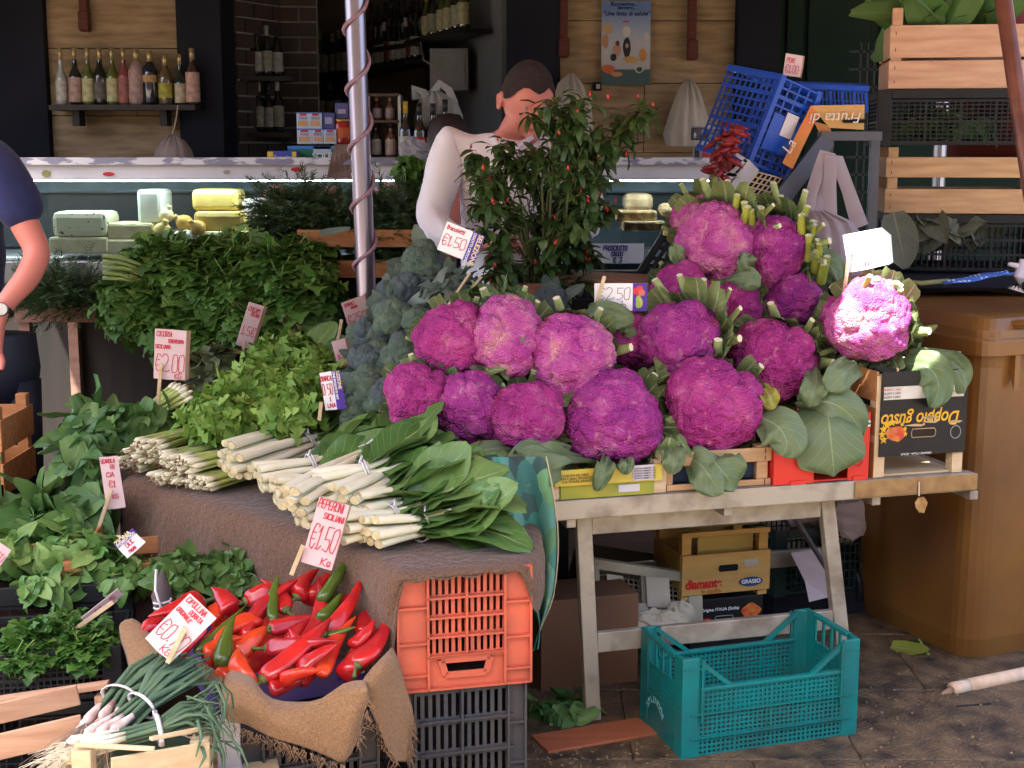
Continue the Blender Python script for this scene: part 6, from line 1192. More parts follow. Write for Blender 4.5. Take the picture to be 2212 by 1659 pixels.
k = MB(); k.lathe([(0, -1), (.6, -.8), (.95, -.3), (1, 0), (.9, .35), (.5, .8), (0, 1)], 14); c = tp(tw_ * .5, td * .52, .06); k.v = [tuple(c + ex * x * tw_ * .47 + ey * y * td * .42 + Vector((0, 0, z * .06 + y * .045))) for x, y, z in k.v]; tag(k.build('pepper_underlayer', m_pr, smooth=True), 'red peppers filling the bottom of the tray', 'peppers', kind='stuff')
# ---- onion crate in the front
ZO = .40
a0, a1 = W(180, 1640, 2.72), W(436, 1625, 2.82); ocx = (a0 + a1) / 2; oyaw = rad(14)
ocm = Matrix.Translation((-.80, 2.98, .30)) @ Matrix.Rotation(oyaw, 4, 'Z')
t = thing('wooden_crate', 'pale wooden crate with spring onions in the front left corner', 'crate', mat=ocm)
def ob(nm, a, b, w, h, m=m_woodg, hint=(0, 0, 1)): k = MB(); k.bar(a, b, w, h, hint); return k.build(nm, m, t, world=True, bevel=.002)
Y1, Y2 = 2.74, 3.22
fp = [W(180, 1615, Y1), W(434, 1592, Y1 + .1)]
for p in fp: ob('corner_post', (p.x, p.y, p.z), (p.x, p.y, .26), .04, .04, hint=(0, 1, 0))
e1 = (fp[1] - fp[0]); e1.z = 0; e1.normalize(); e2 = Vector((-e1.y, e1.x, 0))
ob('rail', W(162, 1608, Y1 - .01), W(334, 1618, Y1 - .02), .012, .008); ob('rail', W(325, 1596, Y1), W(430, 1575, Y1 + .09), .012, .008)
ob('slat', W(240, 1665, Y1 - .03), W(452, 1628, Y1 + .08), .008, .055); ob('slat', W(-20, 1545, Y2 - .1), W(170, 1500, Y2 - .05), .012, .05, m_woodp); ob('rail', W(-20, 1515, Y2), W(235, 1478, Y2 + .02), .03, .014, m_woodp)
pp = W(225, 1500, Y2 + .02); ob('corner_post', (pp.x, pp.y, pp.z), (pp.x, pp.y, .2), .04, .03, m_woodp, hint=(0, 1, 0)); ob('slat', W(-30, 1620, Y2 - .25), W(180, 1570, Y2 - .2), .01, .06, m_woodp)
k = MB(); k.box((-.78, 2.98, .26), (.5, .5, .01), Matrix.Rotation(oyaw, 3, 'Z')); k.build('base_slat', m_woodg, t, world=True)
plastic_crate(.5, .4, .25, m_blackp, 'black plastic crate under the spring onion crate', TRS((-.80, 3.0, .0), oyaw), nx=10, nside=8, ny=4)
# spring onions: three bunches
m_ong = M('onion_green', (.055, .105, .062), .45, (.085, .14, .075), scale=12); m_onw = M('onion_white', (.66, .62, .52), .4, (.55, .5, .32), scale=20); m_onp = M('onion_purple', (.62, .55, .46), .4, (.36, .17, .2), scale=30); m_onr = M('onion_roots', (.42, .33, .27), .9, (.3, .2, .15), scale=60); m_onr2 = M('onion_roots_white', (.72, .66, .52), .8)
def onions(label, bulb, mid, tip, n, mb_, rt, seed, spread=.045, nroot=60, rootL=.12):
    random.seed(seed); bulb, mid, tip = Vector(bulb), Vector(mid), Vector(tip); t = thing('spring_onion_bunch', label, 'spring onions', bulb, group='spring onion bunches in the front crate'); d, s, u = basis(mid - bulb); gr = MB(); bl = MB(); ro = MB()
    for i in range(n):
        a = (i / n - .5) * 2 * .9; off = s * a * spread + u * ((i % 3) * .012); b0 = bulb + off + d * rnd(-.03, .03); w0 = b0 + d * .05; m_ = mid + s * a * spread * .7 + u * ((i % 3) * .010 + .004)
        bl.tube([b0 - d * .012, b0, b0 + d * .014, w0, b0.lerp(m_, .55)], [.003, .012, .011, .0065, .006], 8)
        for j in range(3):
            e = tip + s * (a * spread * 1.6 + rnd(-.035, .035)) + u * rnd(-.02, .04); q1 = m_.lerp(e, .5) + u * rnd(.0, .025); q2 = e + (e - q1) * rnd(-.1, .35) + Vector((0, 0, rnd(-.05, .015)))
            gr.tube([b0.lerp(m_, .45), m_ + u * rnd(0, .006), q1, e, q2], [.006, rnd(.0055, .0085), rnd(.006, .009), .005, .0012], 7, cap=False, flat=.6)
        for j in range(nroot // n):
            v = (-d + Vector((rnd(-.7, .7), rnd(-.4, .4), rnd(-.9, .25)))).normalized(); p = b0 - d * .012; L_ = rootL * rnd(.4, 1.1); ro.tube([p, p + v * L_ * .5 + Vector((rnd(-.01, .01), 0, rnd(-.01, .005))), p + v * L_ + Vector((rnd(-.02, .02), 0, -.02))], [.0012, .001, .0005], 3, cap=False)
    gr.build('green_tops', m_ong, t, world=True, smooth=True); bl.build('bulbs', mb_, t, world=True, smooth=True); ro.build('roots', rt, t, world=True)
    b = MB(); c = mid + u * .014
    b.tube([c + s * math.cos(q) * (spread * .72 + .012) + u * math.sin(q) * .032 for q in np.linspace(0, 6.28, 18)], .006, 5, flat=.35); b.build('tie_band', m_band, t, world=True, smooth=True)
onions('spring onion bunch at the rear with pinkish roots', W(215, 1575, 2.93), W(262, 1515, 3.02), W(385, 1430, 3.10), 9, m_onp, m_onr, 51, nroot=120, rootL=.15); onions('thick spring onion bunch in the middle with tight white band', W(225, 1600, 2.84), W(312, 1535, 2.92), W(420, 1450, 3.02), 10, m_onp, m_onr, 52, nroot=80); onions('lowest spring onion bunch with white roots at the crate post', W(170, 1630, 2.78), W(345, 1590, 2.84), W(455, 1545, 2.92), 9, m_onw, m_onr2, 53, nroot=90, rootL=.09)
random.seed(54); k = MB()
for i in range(26):
    a = W(rnd(400, 440), rnd(1500, 1600), 2.86); b_ = a + Vector((rnd(.01, .07), rnd(-.06, .04), rnd(-.02, .05))); c = b_ + Vector((rnd(-.02, .06), rnd(-.04, .03), rnd(-.12, -.02))); k.tube([a, b_, b_.lerp(c, .5) + Vector((.01, 0, .005)), c], [.004, .0045, .004, .0015], 6, cap=False, flat=.4)
tag(k.build('loose_onion_tops', m_ong, smooth=True), 'loose limp onion tops hanging over the crate corner', 'onion tops', kind='stuff')
k = MB(); k.lathe([(0, -.8), (.9, -.6), (1, 0), (.7, .5), (0, .7)], 12); c = W(290, 1600, 2.97); k.v = [tuple(c + Vector((x * .17, y * .10, z * .05 - .03))) for x, y, z in k.v]; tag(k.build('onion_underlayer', m_ong, smooth=True), 'spring onion greens filling the crate below the bunches', 'onion tops', kind='stuff')
# ---- parsley in a black crate
random.seed(61)
plastic_crate(.44, .28, .14, m_blackp, 'low black mesh crate filled with parsley', TRS((-1.22, 3.46, .285), rad(10)), nx=22, nside=12, ny=6, ev=(6, 3), name='parsley_crate', top=.02)
plastic_crate(.46, .30, .28, m_blackp, 'black crate underneath the parsley crate', TRS((-1.22, 3.48, .0), rad(10)), nx=10, nside=8, ny=4); plastic_crate(.46, .26, .15, m_blackp, 'black crate behind the parsley, under the turnip greens', TRS((-1.28, 3.78, .335), rad(8)), nx=12, nside=8, ny=3, top=.05); plastic_crate(.46, .26, .33, m_blackp, 'lower black crate behind the parsley crate', TRS((-1.28, 3.78, .0), rad(8)), nx=10, nside=8, ny=4)
for (u, v, Y, rx, rz, n, lb) in [(75, 1390, 3.40, 70, 40, 120, 'curly parsley bunch at the left of the black crate'), (130, 1365, 3.5, 55, 40, 90, 'tall parsley bunch in the middle of the black crate'), (195, 1385, 3.42, 60, 35, 110, 'parsley bunch at the right beside the sacking corner')]: mound('parsley_bunch', lb, 'parsley', W(u, v, Y), (px(rx, Y), .10, px(rz, Y)), n, m_parsley, m_green_st, 'sprig', leaf=.030, nl=5, wd=.8, teeth=.5, curl=.6, group='parsley bunches', ln=.06, rows=6)
# ---- wooden crates with turnip greens, basil
wood_crate(.42, .30, .10, [(.02, .075)], m_woodo, 'orange tinted wooden crate of turnip greens at the left edge', TRS((W(60, 1300, 3.78).x - .05, 3.93, .49), rad(5)))
wood_crate(.36, .28, .11, [(.045, .095), (.0, .03)], m_woodo, 'orange tinted wooden crate of wild herbs beside the basil', TRS((W(255, 1300, 3.72).x, 3.86, .43), rad(14)))
k = MB(); k.box((0, 0, 0), (1.05, .3, .42)); q = k.build('cardboard_box', M('brown_card', (.06, .03, .022), .8)); q.matrix_basis = TRS((-1.02, 3.9, .215), rad(8)); tag(q, 'dark cardboard box carrying the herb crates', 'box')
random.seed(71)
for (u, v, Y, rx, rz, n, lf_, kd, mm, lb) in [(60, 1120, 4.15, 90, 50, 34, .2, 'leaf', m_chic, 'large smooth dark leaves at the left edge'), (170, 1110, 4.1, 95, 50, 34, .2, 'leaf', m_chic, 'large smooth dark leaves under the small price cards'), (40, 1200, 3.85, 75, 60, 80, .10, 'leaf', m_turn, 'turnip greens heap at the left edge'), (130, 1190, 3.85, 75, 60, 85, .10, 'leaf', m_turn, 'turnip greens heap below the bent price card'), (215, 1215, 3.8, 75, 60, 90, .085, 'leaf', m_turn, 'turnip greens heap left of the white corner card'), (130, 1260, 3.72, 90, 35, 90, .07, 'leaf', m_turn, 'turnip greens spilling over the front slat'), (275, 1245, 3.75, 60, 45, 90, .06, 'leaf', m_turn, 'small leaved greens beside the basil')]:
    mound('greens_heap', lb, 'greens', W(u, v, Y), (px(rx, Y), .13, px(rz, Y)), n, mm, m_green_st, kd, leaf=lf_, wd=.55, curl=1.0, group='leafy greens at the left')
for (u, v, Y, rx, rz, lb) in [(390, 1240, 3.68, 70, 48, 'basil bunch behind the red peppers at the left'), (500, 1245, 3.7, 75, 50, 'basil bunch against the sacking at the right')]: mound('basil_bunch', lb, 'basil', W(u, v, Y), (px(rx, Y), .10, px(rz, Y)), 300, m_basil, m_green_st, 'jag', leaf=.055, wd=.65, teeth=.0, rows=4, curl=.9, group='basil bunches')
k = MB(); k.tube([W(350, 1390, 3.4), W(352, 1330, 3.42), W(350, 1290, 3.46), W(352, 1235, 3.5)], [.025, .02, .028, .006], 9); k.mi = 1; k.tube([W(352, 1318, 3.42) + Vector((math.cos(a) * .0215, math.sin(a) * .0215, .0022 * a)) for a in np.linspace(0, 13, 40)], .003, 4); k.tube([W(350, 1320, 3.385), W(336, 1275, 3.40), W(338, 1230, 3.42)], .004, 4); tag(k.build('wrapped_herbs', [M('grey_paper', (.09, .07, .07), .8), m_band], smooth=True), 'herb bunch wrapped in grey paper and tied with a white string', 'herbs')
random.seed(81)
# wood crate sliver at the far left
wood_crate(.3, .3, .3, [(.02, .12), (.16, .26)], m_woodo, 'orange wooden crate cut off by the left picture edge', TRS((W(-92, 1080, 4.3).x, 4.45, W(0, 1085, 4.3).z), 0))
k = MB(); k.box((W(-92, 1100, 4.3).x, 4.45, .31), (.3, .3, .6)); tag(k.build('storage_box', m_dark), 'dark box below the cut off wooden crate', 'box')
# ================================================================== rear left: celery table, fennel, pole, people, chili plant
# ---- wooden table with herbs and celery
YT = 5.25; zt = W(140, 668, YT).z
t = thing('market_table', 'rough wooden table carrying celery and fennel crates', 'table', (-1.2, YT + .3, 0))
m_tb = wood_mat('table', (.22, .125, .095), (.16, .085, .065))
xa, xb = W(38, 668, YT).x, W(905, 640, YT).x
for i in range(4):
    k = MB(); k.box(((xa + xb) / 2, YT + .08 + i * .16, zt - .018), (xb - xa, .155, .036)); k.build('board', m_tb, t, world=True, bevel=.003)
k = MB(); k.box(((xa + xb) / 2, YT - .005, zt - .02), (xb - xa + .02, .02, .055)); k.build('front_edge', m_tb, t, world=True)
for x in (xa + .02, xb - .05):
    for y in (YT + .02, YT + .6): k = MB(); k.box((x, y, (zt - .04) / 2), (.04, .04, zt - .04)); k.build('leg', m_tb, t, world=True)
k = MB(); k.bar((xa + .03, YT + .015, .55), (xa + .5, YT + .015, .3), .03, .02); k.build('brace', m_steel, t, world=True)
k = MB(); k.box(((xa + xb) / 2, YT + .64, zt / 2), (xb - xa + 1.6, .02, zt - .06)); k.build('back_board', M('dark_board', (.016, .012, .010), .9, (.008, .007, .006), scale=3, stretch=(4, 1, .6)), t, world=True)
random.seed(91)
CGp = 'celery bunches heaped on the market table'
for (u, v, Y, rx, rz, n, lb) in [(310, 640, 5.2, 75, 60, 130, 'celery bunch at the left end hanging over the table edge'), (400, 590, 5.25, 85, 70, 150, 'celery bunch in front of the cheese cluster'), (480, 640, 5.12, 85, 75, 160, 'celery bunch lowest in the middle of the heap'), (500, 560, 5.3, 80, 60, 130, 'celery bunch at the top of the heap'), (580, 600, 5.2, 85, 80, 160, 'celery bunch right of the middle with bright leaves'), (650, 640, 5.1, 75, 80, 150, 'celery bunch hanging above the leaning price card'), (560, 690, 5.05, 80, 50, 120, 'lowest celery leaves hanging near the small card'), (650, 560, 5.3, 60, 50, 90, 'celery bunch beside the fennel crate'), (400, 690, 5.08, 70, 45, 100, 'celery leaves drooping above the tall price card'), (350, 545, 5.35, 60, 35, 70, 'celery tops under the white mozzarella')]:
    mound('celery_bunch', lb, 'celery', W(u, v, Y), (px(rx, Y), .15, px(rz, Y)), n, m_celery, m_green_st, 'sprig', leaf=.070, nl=5, wd=.78, teeth=.5, curl=.7, group=CGp, ln=.12, droop=1.2, rows=6)
m_cel = M('celery_stalk', (.26, .36, .12), .4, (.18, .28, .08), scale=6)
t = thing('celery_bunch', 'celery bunch with its pale ribbed stalks turned to the left', 'celery', W(230, 600, 5.1), group=CGp)
for i in range(9):
    k = MB(); o_ = (i % 5) * 12; a = W(222 + (i // 5) * 8, 552 + o_, 5.1 + .03 * (i // 5)); b_ = W(305 + rnd(-8, 8), 570 + o_ + rnd(-4, 6), 5.12); k.tube([a, a.lerp(b_, .5) + Vector((0, 0, .008)), b_], [.013, .012, .009], 8, flat=.6); k.build('stalk', m_cel, t, world=True, smooth=True)
k = MB(); k.tube([W(560 - 10, 740 + 0, 5.0), W(548, 700, 5.0)], .003, 4)
k = MB(); k.tube([W(550, 735, 5.0), W(549, 765, 5.0), W(556, 785, 5.0)], [.003, .003, .002], 5); 
# ---- feathery herbs
def frond(mb, base, d, ln, n=16):
    d = Vector(d).normalized(); dd, s, u = basis(d)
    for i in range(n):
        f = i / n; p = base + d * ln * f; 
        for sg in (-1, 1):
            v = d * .8 + s * sg * rnd(.5, 1) + u * rnd(-.6, .6); L_ = ln * .35 * (1 - f * .6); w = s.cross(v).normalized() * .0014; q = p + v * L_; q2 = p + v * L_ * .5 + Vector((0, 0, -.004)); mb.rv = random.random(); mb.add([p - w, p + w, q2 + w, q2 - w, q], [(0, 1, 2, 3), (3, 2, 4)])
def feathery(label, c, R3, n, name='fennel_fronds', m=None, ln=.13, bias=(0, -.4, .4)):
    c = Vector(c); t = thing(name, label, 'fronds', (c.x, c.y, c.z - R3[2])); k = MB()
    for i in range(n):
        v = sphere_dir(bias); p = c + Vector((v.x * R3[0], v.y * R3[1], v.z * R3[2])) * rnd(.5, .95); frond(k, p, v + Vector((rnd(-.7, .7), rnd(-.6, .2), rnd(-.9, .3))), ln * rnd(.6, 1.2))
    k.build('feathers', m or m_fen, t, world=True); k = MB(); k.lathe([(0, -1), (.6, -.8), (.95, -.3), (1, .1), (.7, .7), (0, 1)], 12); k.v = [tuple(c + Vector((x * R3[0], y * R3[1], z * R3[2])) * .8) for x, y, z in k.v]; k.build('inner_mass', m or m_fen, t, world=True, smooth=True); return t
feathery('dark feathery fennel tops left of the steel pole', W(640, 470, 5.55), (px(80, 5.5), .14, px(55, 5.5)), 260); feathery('dark feathery fennel tops right of the steel pole', W(845, 490, 5.5), (px(65, 5.5), .14, px(65, 5.5)), 240); feathery('wild fennel fronds against the pole on the left', W(730, 490, 5.5), (px(50, 5.5), .12, px(45, 5.5)), 150); feathery('feathery herbs on the wooden table behind the man forearm', W(140, 632, 5.35), (px(105, 5.4), .14, px(32, 5.4)), 260, 'dill_fronds'); feathery('fennel fronds hanging at the far right of the crate', W(890, 560, 5.4), (px(35, 5.4), .1, px(50, 5.4)), 90)
m_fb = M('fennel_bulb', (.58, .44, .40), .4, (.5, .36, .33), scale=4)
for (u, v, r_, lb) in [(597, 425, 30, 'pale pinkish turnip at the left above the fennel'), (714, 428, 30, 'pale pinkish turnip just left of the pole'), (842, 428, 38, 'large pinkish turnip right of the pole'), (895, 450, 22, 'small turnip touching the vendor sleeve')]:
    k = MB(); k.lathe([(0, -1), (.5, -.9), (.92, -.4), (1, .05), (.85, .55), (.45, .88), (0, .95)], 18); o = k.build('turnip', m_fb, smooth=True); o.location = W(u, v, 5.62); o.scale = (px(r_, 5.6),) * 3; tag(o, lb, 'turnip', 'turnips above the fennel')
mound('lettuce', 'dark green lettuce head beside the vendor shoulder', 'lettuce', W(888, 375, 5.7), (px(30, 5.7), .07, px(38, 5.7)), 60, m_celery, m_green_st, 'leaf', leaf=.09, wd=.7, curl=.8)
# fennel crate
cw = W(640, 530, 5.3); ce = W(905, 515, 5.3); zc2 = W(700, 600, 5.3).z
wood_crate(ce.x - cw.x, .30, W(700, 515, 5.3).z - zc2, [(.0, .065), (.115, .18)], m_woodo, 'orange brown wooden crate of fennel behind the steel pole', TRS(((cw.x + ce.x) / 2, 5.45, zc2), rad(2)))
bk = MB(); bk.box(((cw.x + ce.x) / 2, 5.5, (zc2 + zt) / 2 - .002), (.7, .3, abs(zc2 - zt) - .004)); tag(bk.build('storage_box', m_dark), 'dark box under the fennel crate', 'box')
k = MB(); c = W(740, 520, 5.25); wavy(k, W(690, 505, 5.24), W(765, 500, 5.24) - W(690, 505, 5.24), (0, -.6, 1), .12, .05, 7, 5, -.3, .05); tag(k.build('loose_leaf', m_bl, smooth=True), 'loose grey leaf lying on the fennel crate edge', 'leaf')
# ---- steel pole with rope
t = thing('steel_pole', 'shiny steel pole with a mauve rope wound around it', 'pole', (W(785, 600, 4.8).x, 4.8, 0))
k = MB(); a = W(766, 0, 4.8); b_ = W(792, 640, 4.8); d = (a - b_).normalized(); foot = b_ - d * (b_.z / d.z); top = a + d * ((CZ - .004 - a.z) / d.z)
k.tube([foot, b_, a, top], .0335, 24); k.build('tube', M('polished_steel', (.30, .27, .33), .28, (.22, .19, .25), scale=3, metal=.9, stretch=(1, 1, .2)), t, world=True, smooth=True)
pts = []
for v0, ph in np.array([(x, x) for x in np.linspace(-40, 640, 160)]):
    c = a.lerp(b_, v0 / 640); an = -(v0 + 40) / 128 * 2 * math.pi + 2.0 + .35 * math.sin(v0 * .05); pts.append(c + Vector((math.cos(an), math.sin(an), 0)) * .040)
k = MB(); k.tube(pts, .0068, 6); k.build('rope', M('mauve_rope', (.28, .17, .22), .8, (.2, .12, .16), scale=90), t, world=True, smooth=True)
k = MB(); p = W(818, 655, 4.8); k.box((p.x, 4.86, p.z - .02), (.035, .035, .09)); tag(k.build('wooden_post', m_woodo, bevel=.002), 'short wooden post end right of the pole foot', 'post')
# small tool box with red handles near the pole
t = thing('red_crate', 'small red framed crate with a wooden bar behind the endive', 'crate', W(660, 735, 4.95)); mrd = M('red_plastic', (.5, .02, .02), .4)
for q0, q1 in (((610, 690), (607, 745)), ((607, 720), (628, 722)), ((628, 722), (632, 745)), ((612, 748), (650, 752)), ((700, 745), (790, 738)), ((690, 760), (760, 758))): k = MB(); k.bar(W(*q0, 4.95), W(*q1, 4.95), .012, .02, (0, 1, 0)); k.build('frame_bar', mrd, t, world=True)
k = MB(); k.bar(W(648, 682, 4.93), W(638, 740, 4.93), .03, .02, (0, 1, 0)); k.bar(W(612, 684, 4.94), W(655, 690, 4.94), .02, .02); k.build('wooden_bar', m_woodp, t, world=True)
k = MB(); k.bar(W(610, 760, 5.0), W(790, 760, 5.0), .3, .1); k.build('tray', M('dark_red_tray', (.12, .015, .02), .6), t, world=True)
# ---- people
m_skin = M('skin', (.60, .215, .17), .5, (.50, .17, .135), scale=8, sss=.15, spec=.35)  # base colour reddened to carry the pink light on the face
def skin_obj(name, verts, edges, radii, mat, parent, sub=2, root=0):
    me = bpy.data.meshes.new(name); inv = XF[parent.name].inverted(); me.from_pydata([tuple(inv @ Vector(v)) for v in verts], edges, []); o = bpy.data.objects.new(name, me); COL.objects.link(o); o.parent = parent
    m1 = o.modifiers.new('skin', 'SKIN'); m1.use_smooth_shade = True; m1.branch_smoothing = .6
    if not me.skin_vertices: 
        bpy.context.view_layer.objects.active = o
    sv = me.skin_vertices[0].data if me.skin_vertices else None
    for i, r_ in enumerate(radii): sv[i].radius = r_ if hasattr(r_, '__len__') else (r_, r_); sv[i].use_root = (i == root)
    m2 = o.modifiers.new('sub', 'SUBSURF'); m2.levels = m2.render_levels = sub; me.materials.append(mat); XF[o.name] = XF[parent.name]; return o
def limb(pts, rs): return pts, rs
def baked(name, verts, edges, radii, mat, parent, disp=None, sub=2):
    """skin-grown surface turned into a mesh, then displaced for folds"""
    o = skin_obj(name, verts, edges, radii, mat, parent, sub); dg = bpy.context.evaluated_depsgraph_get(); me = bpy.data.meshes.new_from_object(o.evaluated_get(dg)); me.name = name; old = o.data; o.modifiers.clear(); o.data = me
    if not me.materials: me.materials.append(mat)
    me.polygons.foreach_set('use_smooth', [True] * len(me.polygons))
    if disp:
        me.update(); ns = [v.normal.copy() for v in me.vertices]; mw = XF[parent.name]
        for v, n_ in zip(me.vertices, ns): v.co = v.co + n_ * disp(mw @ v.co, mw.to_3x3() @ n_)
    return o
YV_ = 5.1
t = thing('person', 'vendor in a white knitted sweater bending over behind the chili plant', 'person', (W(1120, 700, YV_).x, YV_, 0))
hd = W(1140, 215, YV_); nk = W(1098, 288, YV_ + .02); ch = W(1075, 330, YV_ + .06); 
# sweater body with sleeves
shl = W(975, 300, YV_ + .04); shr = W(1205, 320, YV_ + .08); chest = W(1085, 400, YV_ + .08); waist = W(1090, 560, YV_ + .12); hip = W(1095, 680, YV_ + .15)
ell = W(930, 470, YV_ - .05); wrl = W(1000, 520, YV_ - .22); wr2 = W(1080, 525, YV_ - .28); elr = W(1275, 480, YV_ - .02); wrr = W(1225, 495, YV_ - .22)
V_ = [hip, waist, chest, ch, shl, W(955, 390, YV_ - .01), ell, W(955, 505, YV_ - .14), wrl, shr, W(1265, 410, YV_ + .03), elr, wrr]
E__ = [(0, 1), (1, 2), (2, 3), (3, 4), (4, 5), (5, 6), (6, 7), (7, 8), (3, 9), (9, 10), (10, 11), (11, 12)]
R__ = [.16, .175, .185, .13, .085, .072, .064, .058, .047, .08, .066, .06, .046]
def fold(p, n_): q = nz((p.x * 6 + p.z * 10, p.y * 6, p.z * 3 - p.x * 7), 1.4); return .026 * (.4 - abs(q)) * max(0, .5 + nz(p, 3.5)) + .004 * nz(p, 9)
m_swt = M('white_knit', (.80, .76, .80), .9, (.74, .7, .74), scale=5, bump=.35, bscale=350, sheen=.3)
baked('sweater', V_, E__, R__, m_swt, t, fold, 4)
# body: head, neck, hands in one surface (skin)
hb = [nk + Vector((0, .03, -.1)), nk, W(1118, 250, YV_ - .02), hd + Vector((0, 0, -.02)), hd + Vector((-.005, .0, .055)), W(1152, 250, YV_ - .06)]
he = [(0, 1), (1, 2), (2, 3), (3, 4), (2, 5)]; hr = [.07, .06, .07, (.102, .116), (.094, .106), (.05, .05)]
i0 = len(hb); hb += [wrl + Vector((-.02, .03, 0)), wr2, W(1110, 535, YV_ - .32)]; he += [(i0, i0 + 1), (i0 + 1, i0 + 2)]; hr += [.034, .032, (.022, .036)]
for k_ in range(4): hb += [W(1132, 525 + k_ * 7, YV_ - .34), W(1150, 536 + k_ * 7, YV_ - .34)]; j = len(hb); he += [(i0 + 2, j - 2), (j - 2, j - 1)]; hr += [.0105, .0085]
hb += [W(1112, 515, YV_ - .34), W(1132, 508, YV_ - .36)]; j = len(hb); he += [(i0 + 1, j - 2), (j - 2, j - 1)]; hr += [.012, .009]
i1 = len(hb); hb += [wrr + Vector((.03, .03, 0)), W(1200, 500, YV_ - .27), W(1180, 505, YV_ - .3)]; he += [(i1, i1 + 1), (i1 + 1, i1 + 2)]; hr += [.034, .03, (.022, .034)]
for k_ in range(4): hb += [W(1165, 500 + k_ * 7, YV_ - .32), W(1150, 508 + k_ * 7, YV_ - .33)]; j = len(hb); he += [(i1 + 2, j - 2), (j - 2, j - 1)]; hr += [.0105, .0085]
# connect both hands to the neck through the sleeves, so the body stays one surface
hb += [ell, shl + Vector((0, .02, -.02)), elr, shr + Vector((0, .02, -.02))]; j = len(hb); he += [(i0, j - 4), (j - 4, j - 3), (j - 3, 0), (i1, j - 2), (j - 2, j - 1), (j - 1, 0)]; hr += [.04, .05, .038, .05]
fdir = (W(1190, 270, YV_ - .22) - hd).normalized(); fd, fs, fu = [x * 1.12 for x in basis(fdir)]
bo = baked('body', hb, he, hr, m_skin, t, None, 2)
def ell(rs, n=20, m=28, lim=None, jaw=0, off=0):
    R_ = []
    for i in range(n + 1):
        row = []
        for j in range(m + 1):
            a = 2 * math.pi * j / m; th = (lim(a) if lim else math.pi) * i / n; v = Vector((math.sin(th) * math.cos(a), math.sin(th) * math.sin(a), math.cos(th))); q = 1 - jaw * max(0, -v.z) ** 1.5
            row.append(hd + fs * v.x * rs[0] * q + fd * (v.y * rs[1] * (1 - .3 * jaw * max(0, -v.z)) + .012 * max(0, -v.z) * (v.y > 0)) + fu * v.z * rs[2] + (Vector((1, 1, 1)) * off * nz(v * 25) if off else Vector()))
        R_.append(row)
    return R_
k = MB(); inv = XF[t.name]; k.add([inv @ v.co for v in bo.data.vertices], [tuple(p.vertices) for p in bo.data.polygons]); k.grid(ell((.080, .100, .120), jaw=.30))
k.tube([hd + fd * .09 + fu * .02, hd + fd * .108 - fu * .012, hd + fd * .118 - fu * .028, hd + fd * .09 - fu * .036], [.007, .010, .014, .008], 8)
k.tube([hd + fd * .085 - fu * .062 - fs * .022, hd + fd * .098 - fu * .060, hd + fd * .085 - fu * .062 + fs * .022], [.004, .007, .004], 6); k.tube([hd + fd * .07 - fu * .1, hd + fd * .095 - fu * .098], [.025, .018], 8)
for sg in (-1, 1): e_c = hd + fs * sg * .084 - fd * .012 - fu * .008; k.tube([e_c + (fu * math.cos(a) * .028 + fd * math.sin(a) * .016) + fs * sg * .006 for a in np.linspace(-.4, 5.4, 14)], [.006 + .003 * (i > 8) for i in range(14)], 6); k.tube([e_c - fs * sg * .012, e_c + fs * sg * .003], [.02, .016], 10)
bpy.data.objects.remove(bo); bo = k.build('body', m_skin, t, world=True, smooth=True); q = bo.modifiers.new('r', 'REMESH'); q.mode = 'VOXEL'; q.voxel_size = .006; q.use_smooth_shade = True; q = bo.modifiers.new('m', 'SMOOTH'); q.iterations = 4
for sg in (-1, 1):
    k = MB(); k.lathe([(0, -.010), (.007, -.006), (.010, 0), (.007, .006), (0, .010)], 10, Matrix.Translation(hd + fd * .085 + fs * sg * .032 + fu * .004)); k.build('eye', M('eye_white', (.25, .2, .18), .3), t, world=True, smooth=True)
    k = MB(); k.tube([hd + fd * .096 + fs * sg * .014 + fu * .024, hd + fd * .092 + fs * sg * .032 + fu * .030, hd + fd * .074 + fs * sg * .052 + fu * .024], [.0025, .0035, .002], 6); k.build('eyebrow', M('dark_hair', (.03, .018, .015), .7), t, world=True, smooth=True)
k = MB(); k.grid(ell((.085, .106, .126), lim=lambda a: rad(86 - 26 * math.sin(a) + (6 * math.sin(5 * a))), off=.003)); k.build('hair', M('short_dark_hair', (.018, .011, .011), .8, (.035, .022, .022), scale=60, bump=.8, bscale=220), t, world=True, smooth=True)
# collar, diamond pattern, trousers
k = MB(); cpt = [W(1064, 292, YV_ - .08), W(1080, 320, YV_ - .10), W(1098, 348, YV_ - .11), W(1118, 320, YV_ - .10), W(1150, 296, YV_ - .06)]; k.tube(cpt, .009, 6); k.build('collar', m_swt, t, world=True, smooth=True)
for i in range(4):
    for (a, b_) in (((0, 18), (14, 0)), ((14, 0), (28, 18)), ((28, 18), (14, 36)), ((14, 36), (0, 18))): k = MB(); k.bar(W(995 + a[0], 355 + i * 30 + a[1], YV_ - .09), W(995 + b_[0], 355 + i * 30 + b_[1], YV_ - .09), .0016, .0016); k.build('knit_line', M('grey_knit', (.25, .22, .26), .9), t, world=True)
def trousers(cx, cy, m):
    k = MB(); k.tube([(cx, cy, 1.02), (cx, cy, .9), (cx, cy, .78)], [.16, .17, .15], 16, flat=.75, hint=(0, 1, 0))
    for sx in (-.08, .08): k.tube([(cx + sx, cy, .86), (cx + sx * 1.15, cy - .02, .5), (cx + sx * 1.2, cy, .1)], [.09, .075, .065], 12)
    k.build('trousers', m, t, world=True, smooth=True)
trousers(hip.x, hip.y, M('dark_trousers', (.02, .022, .03), .8))
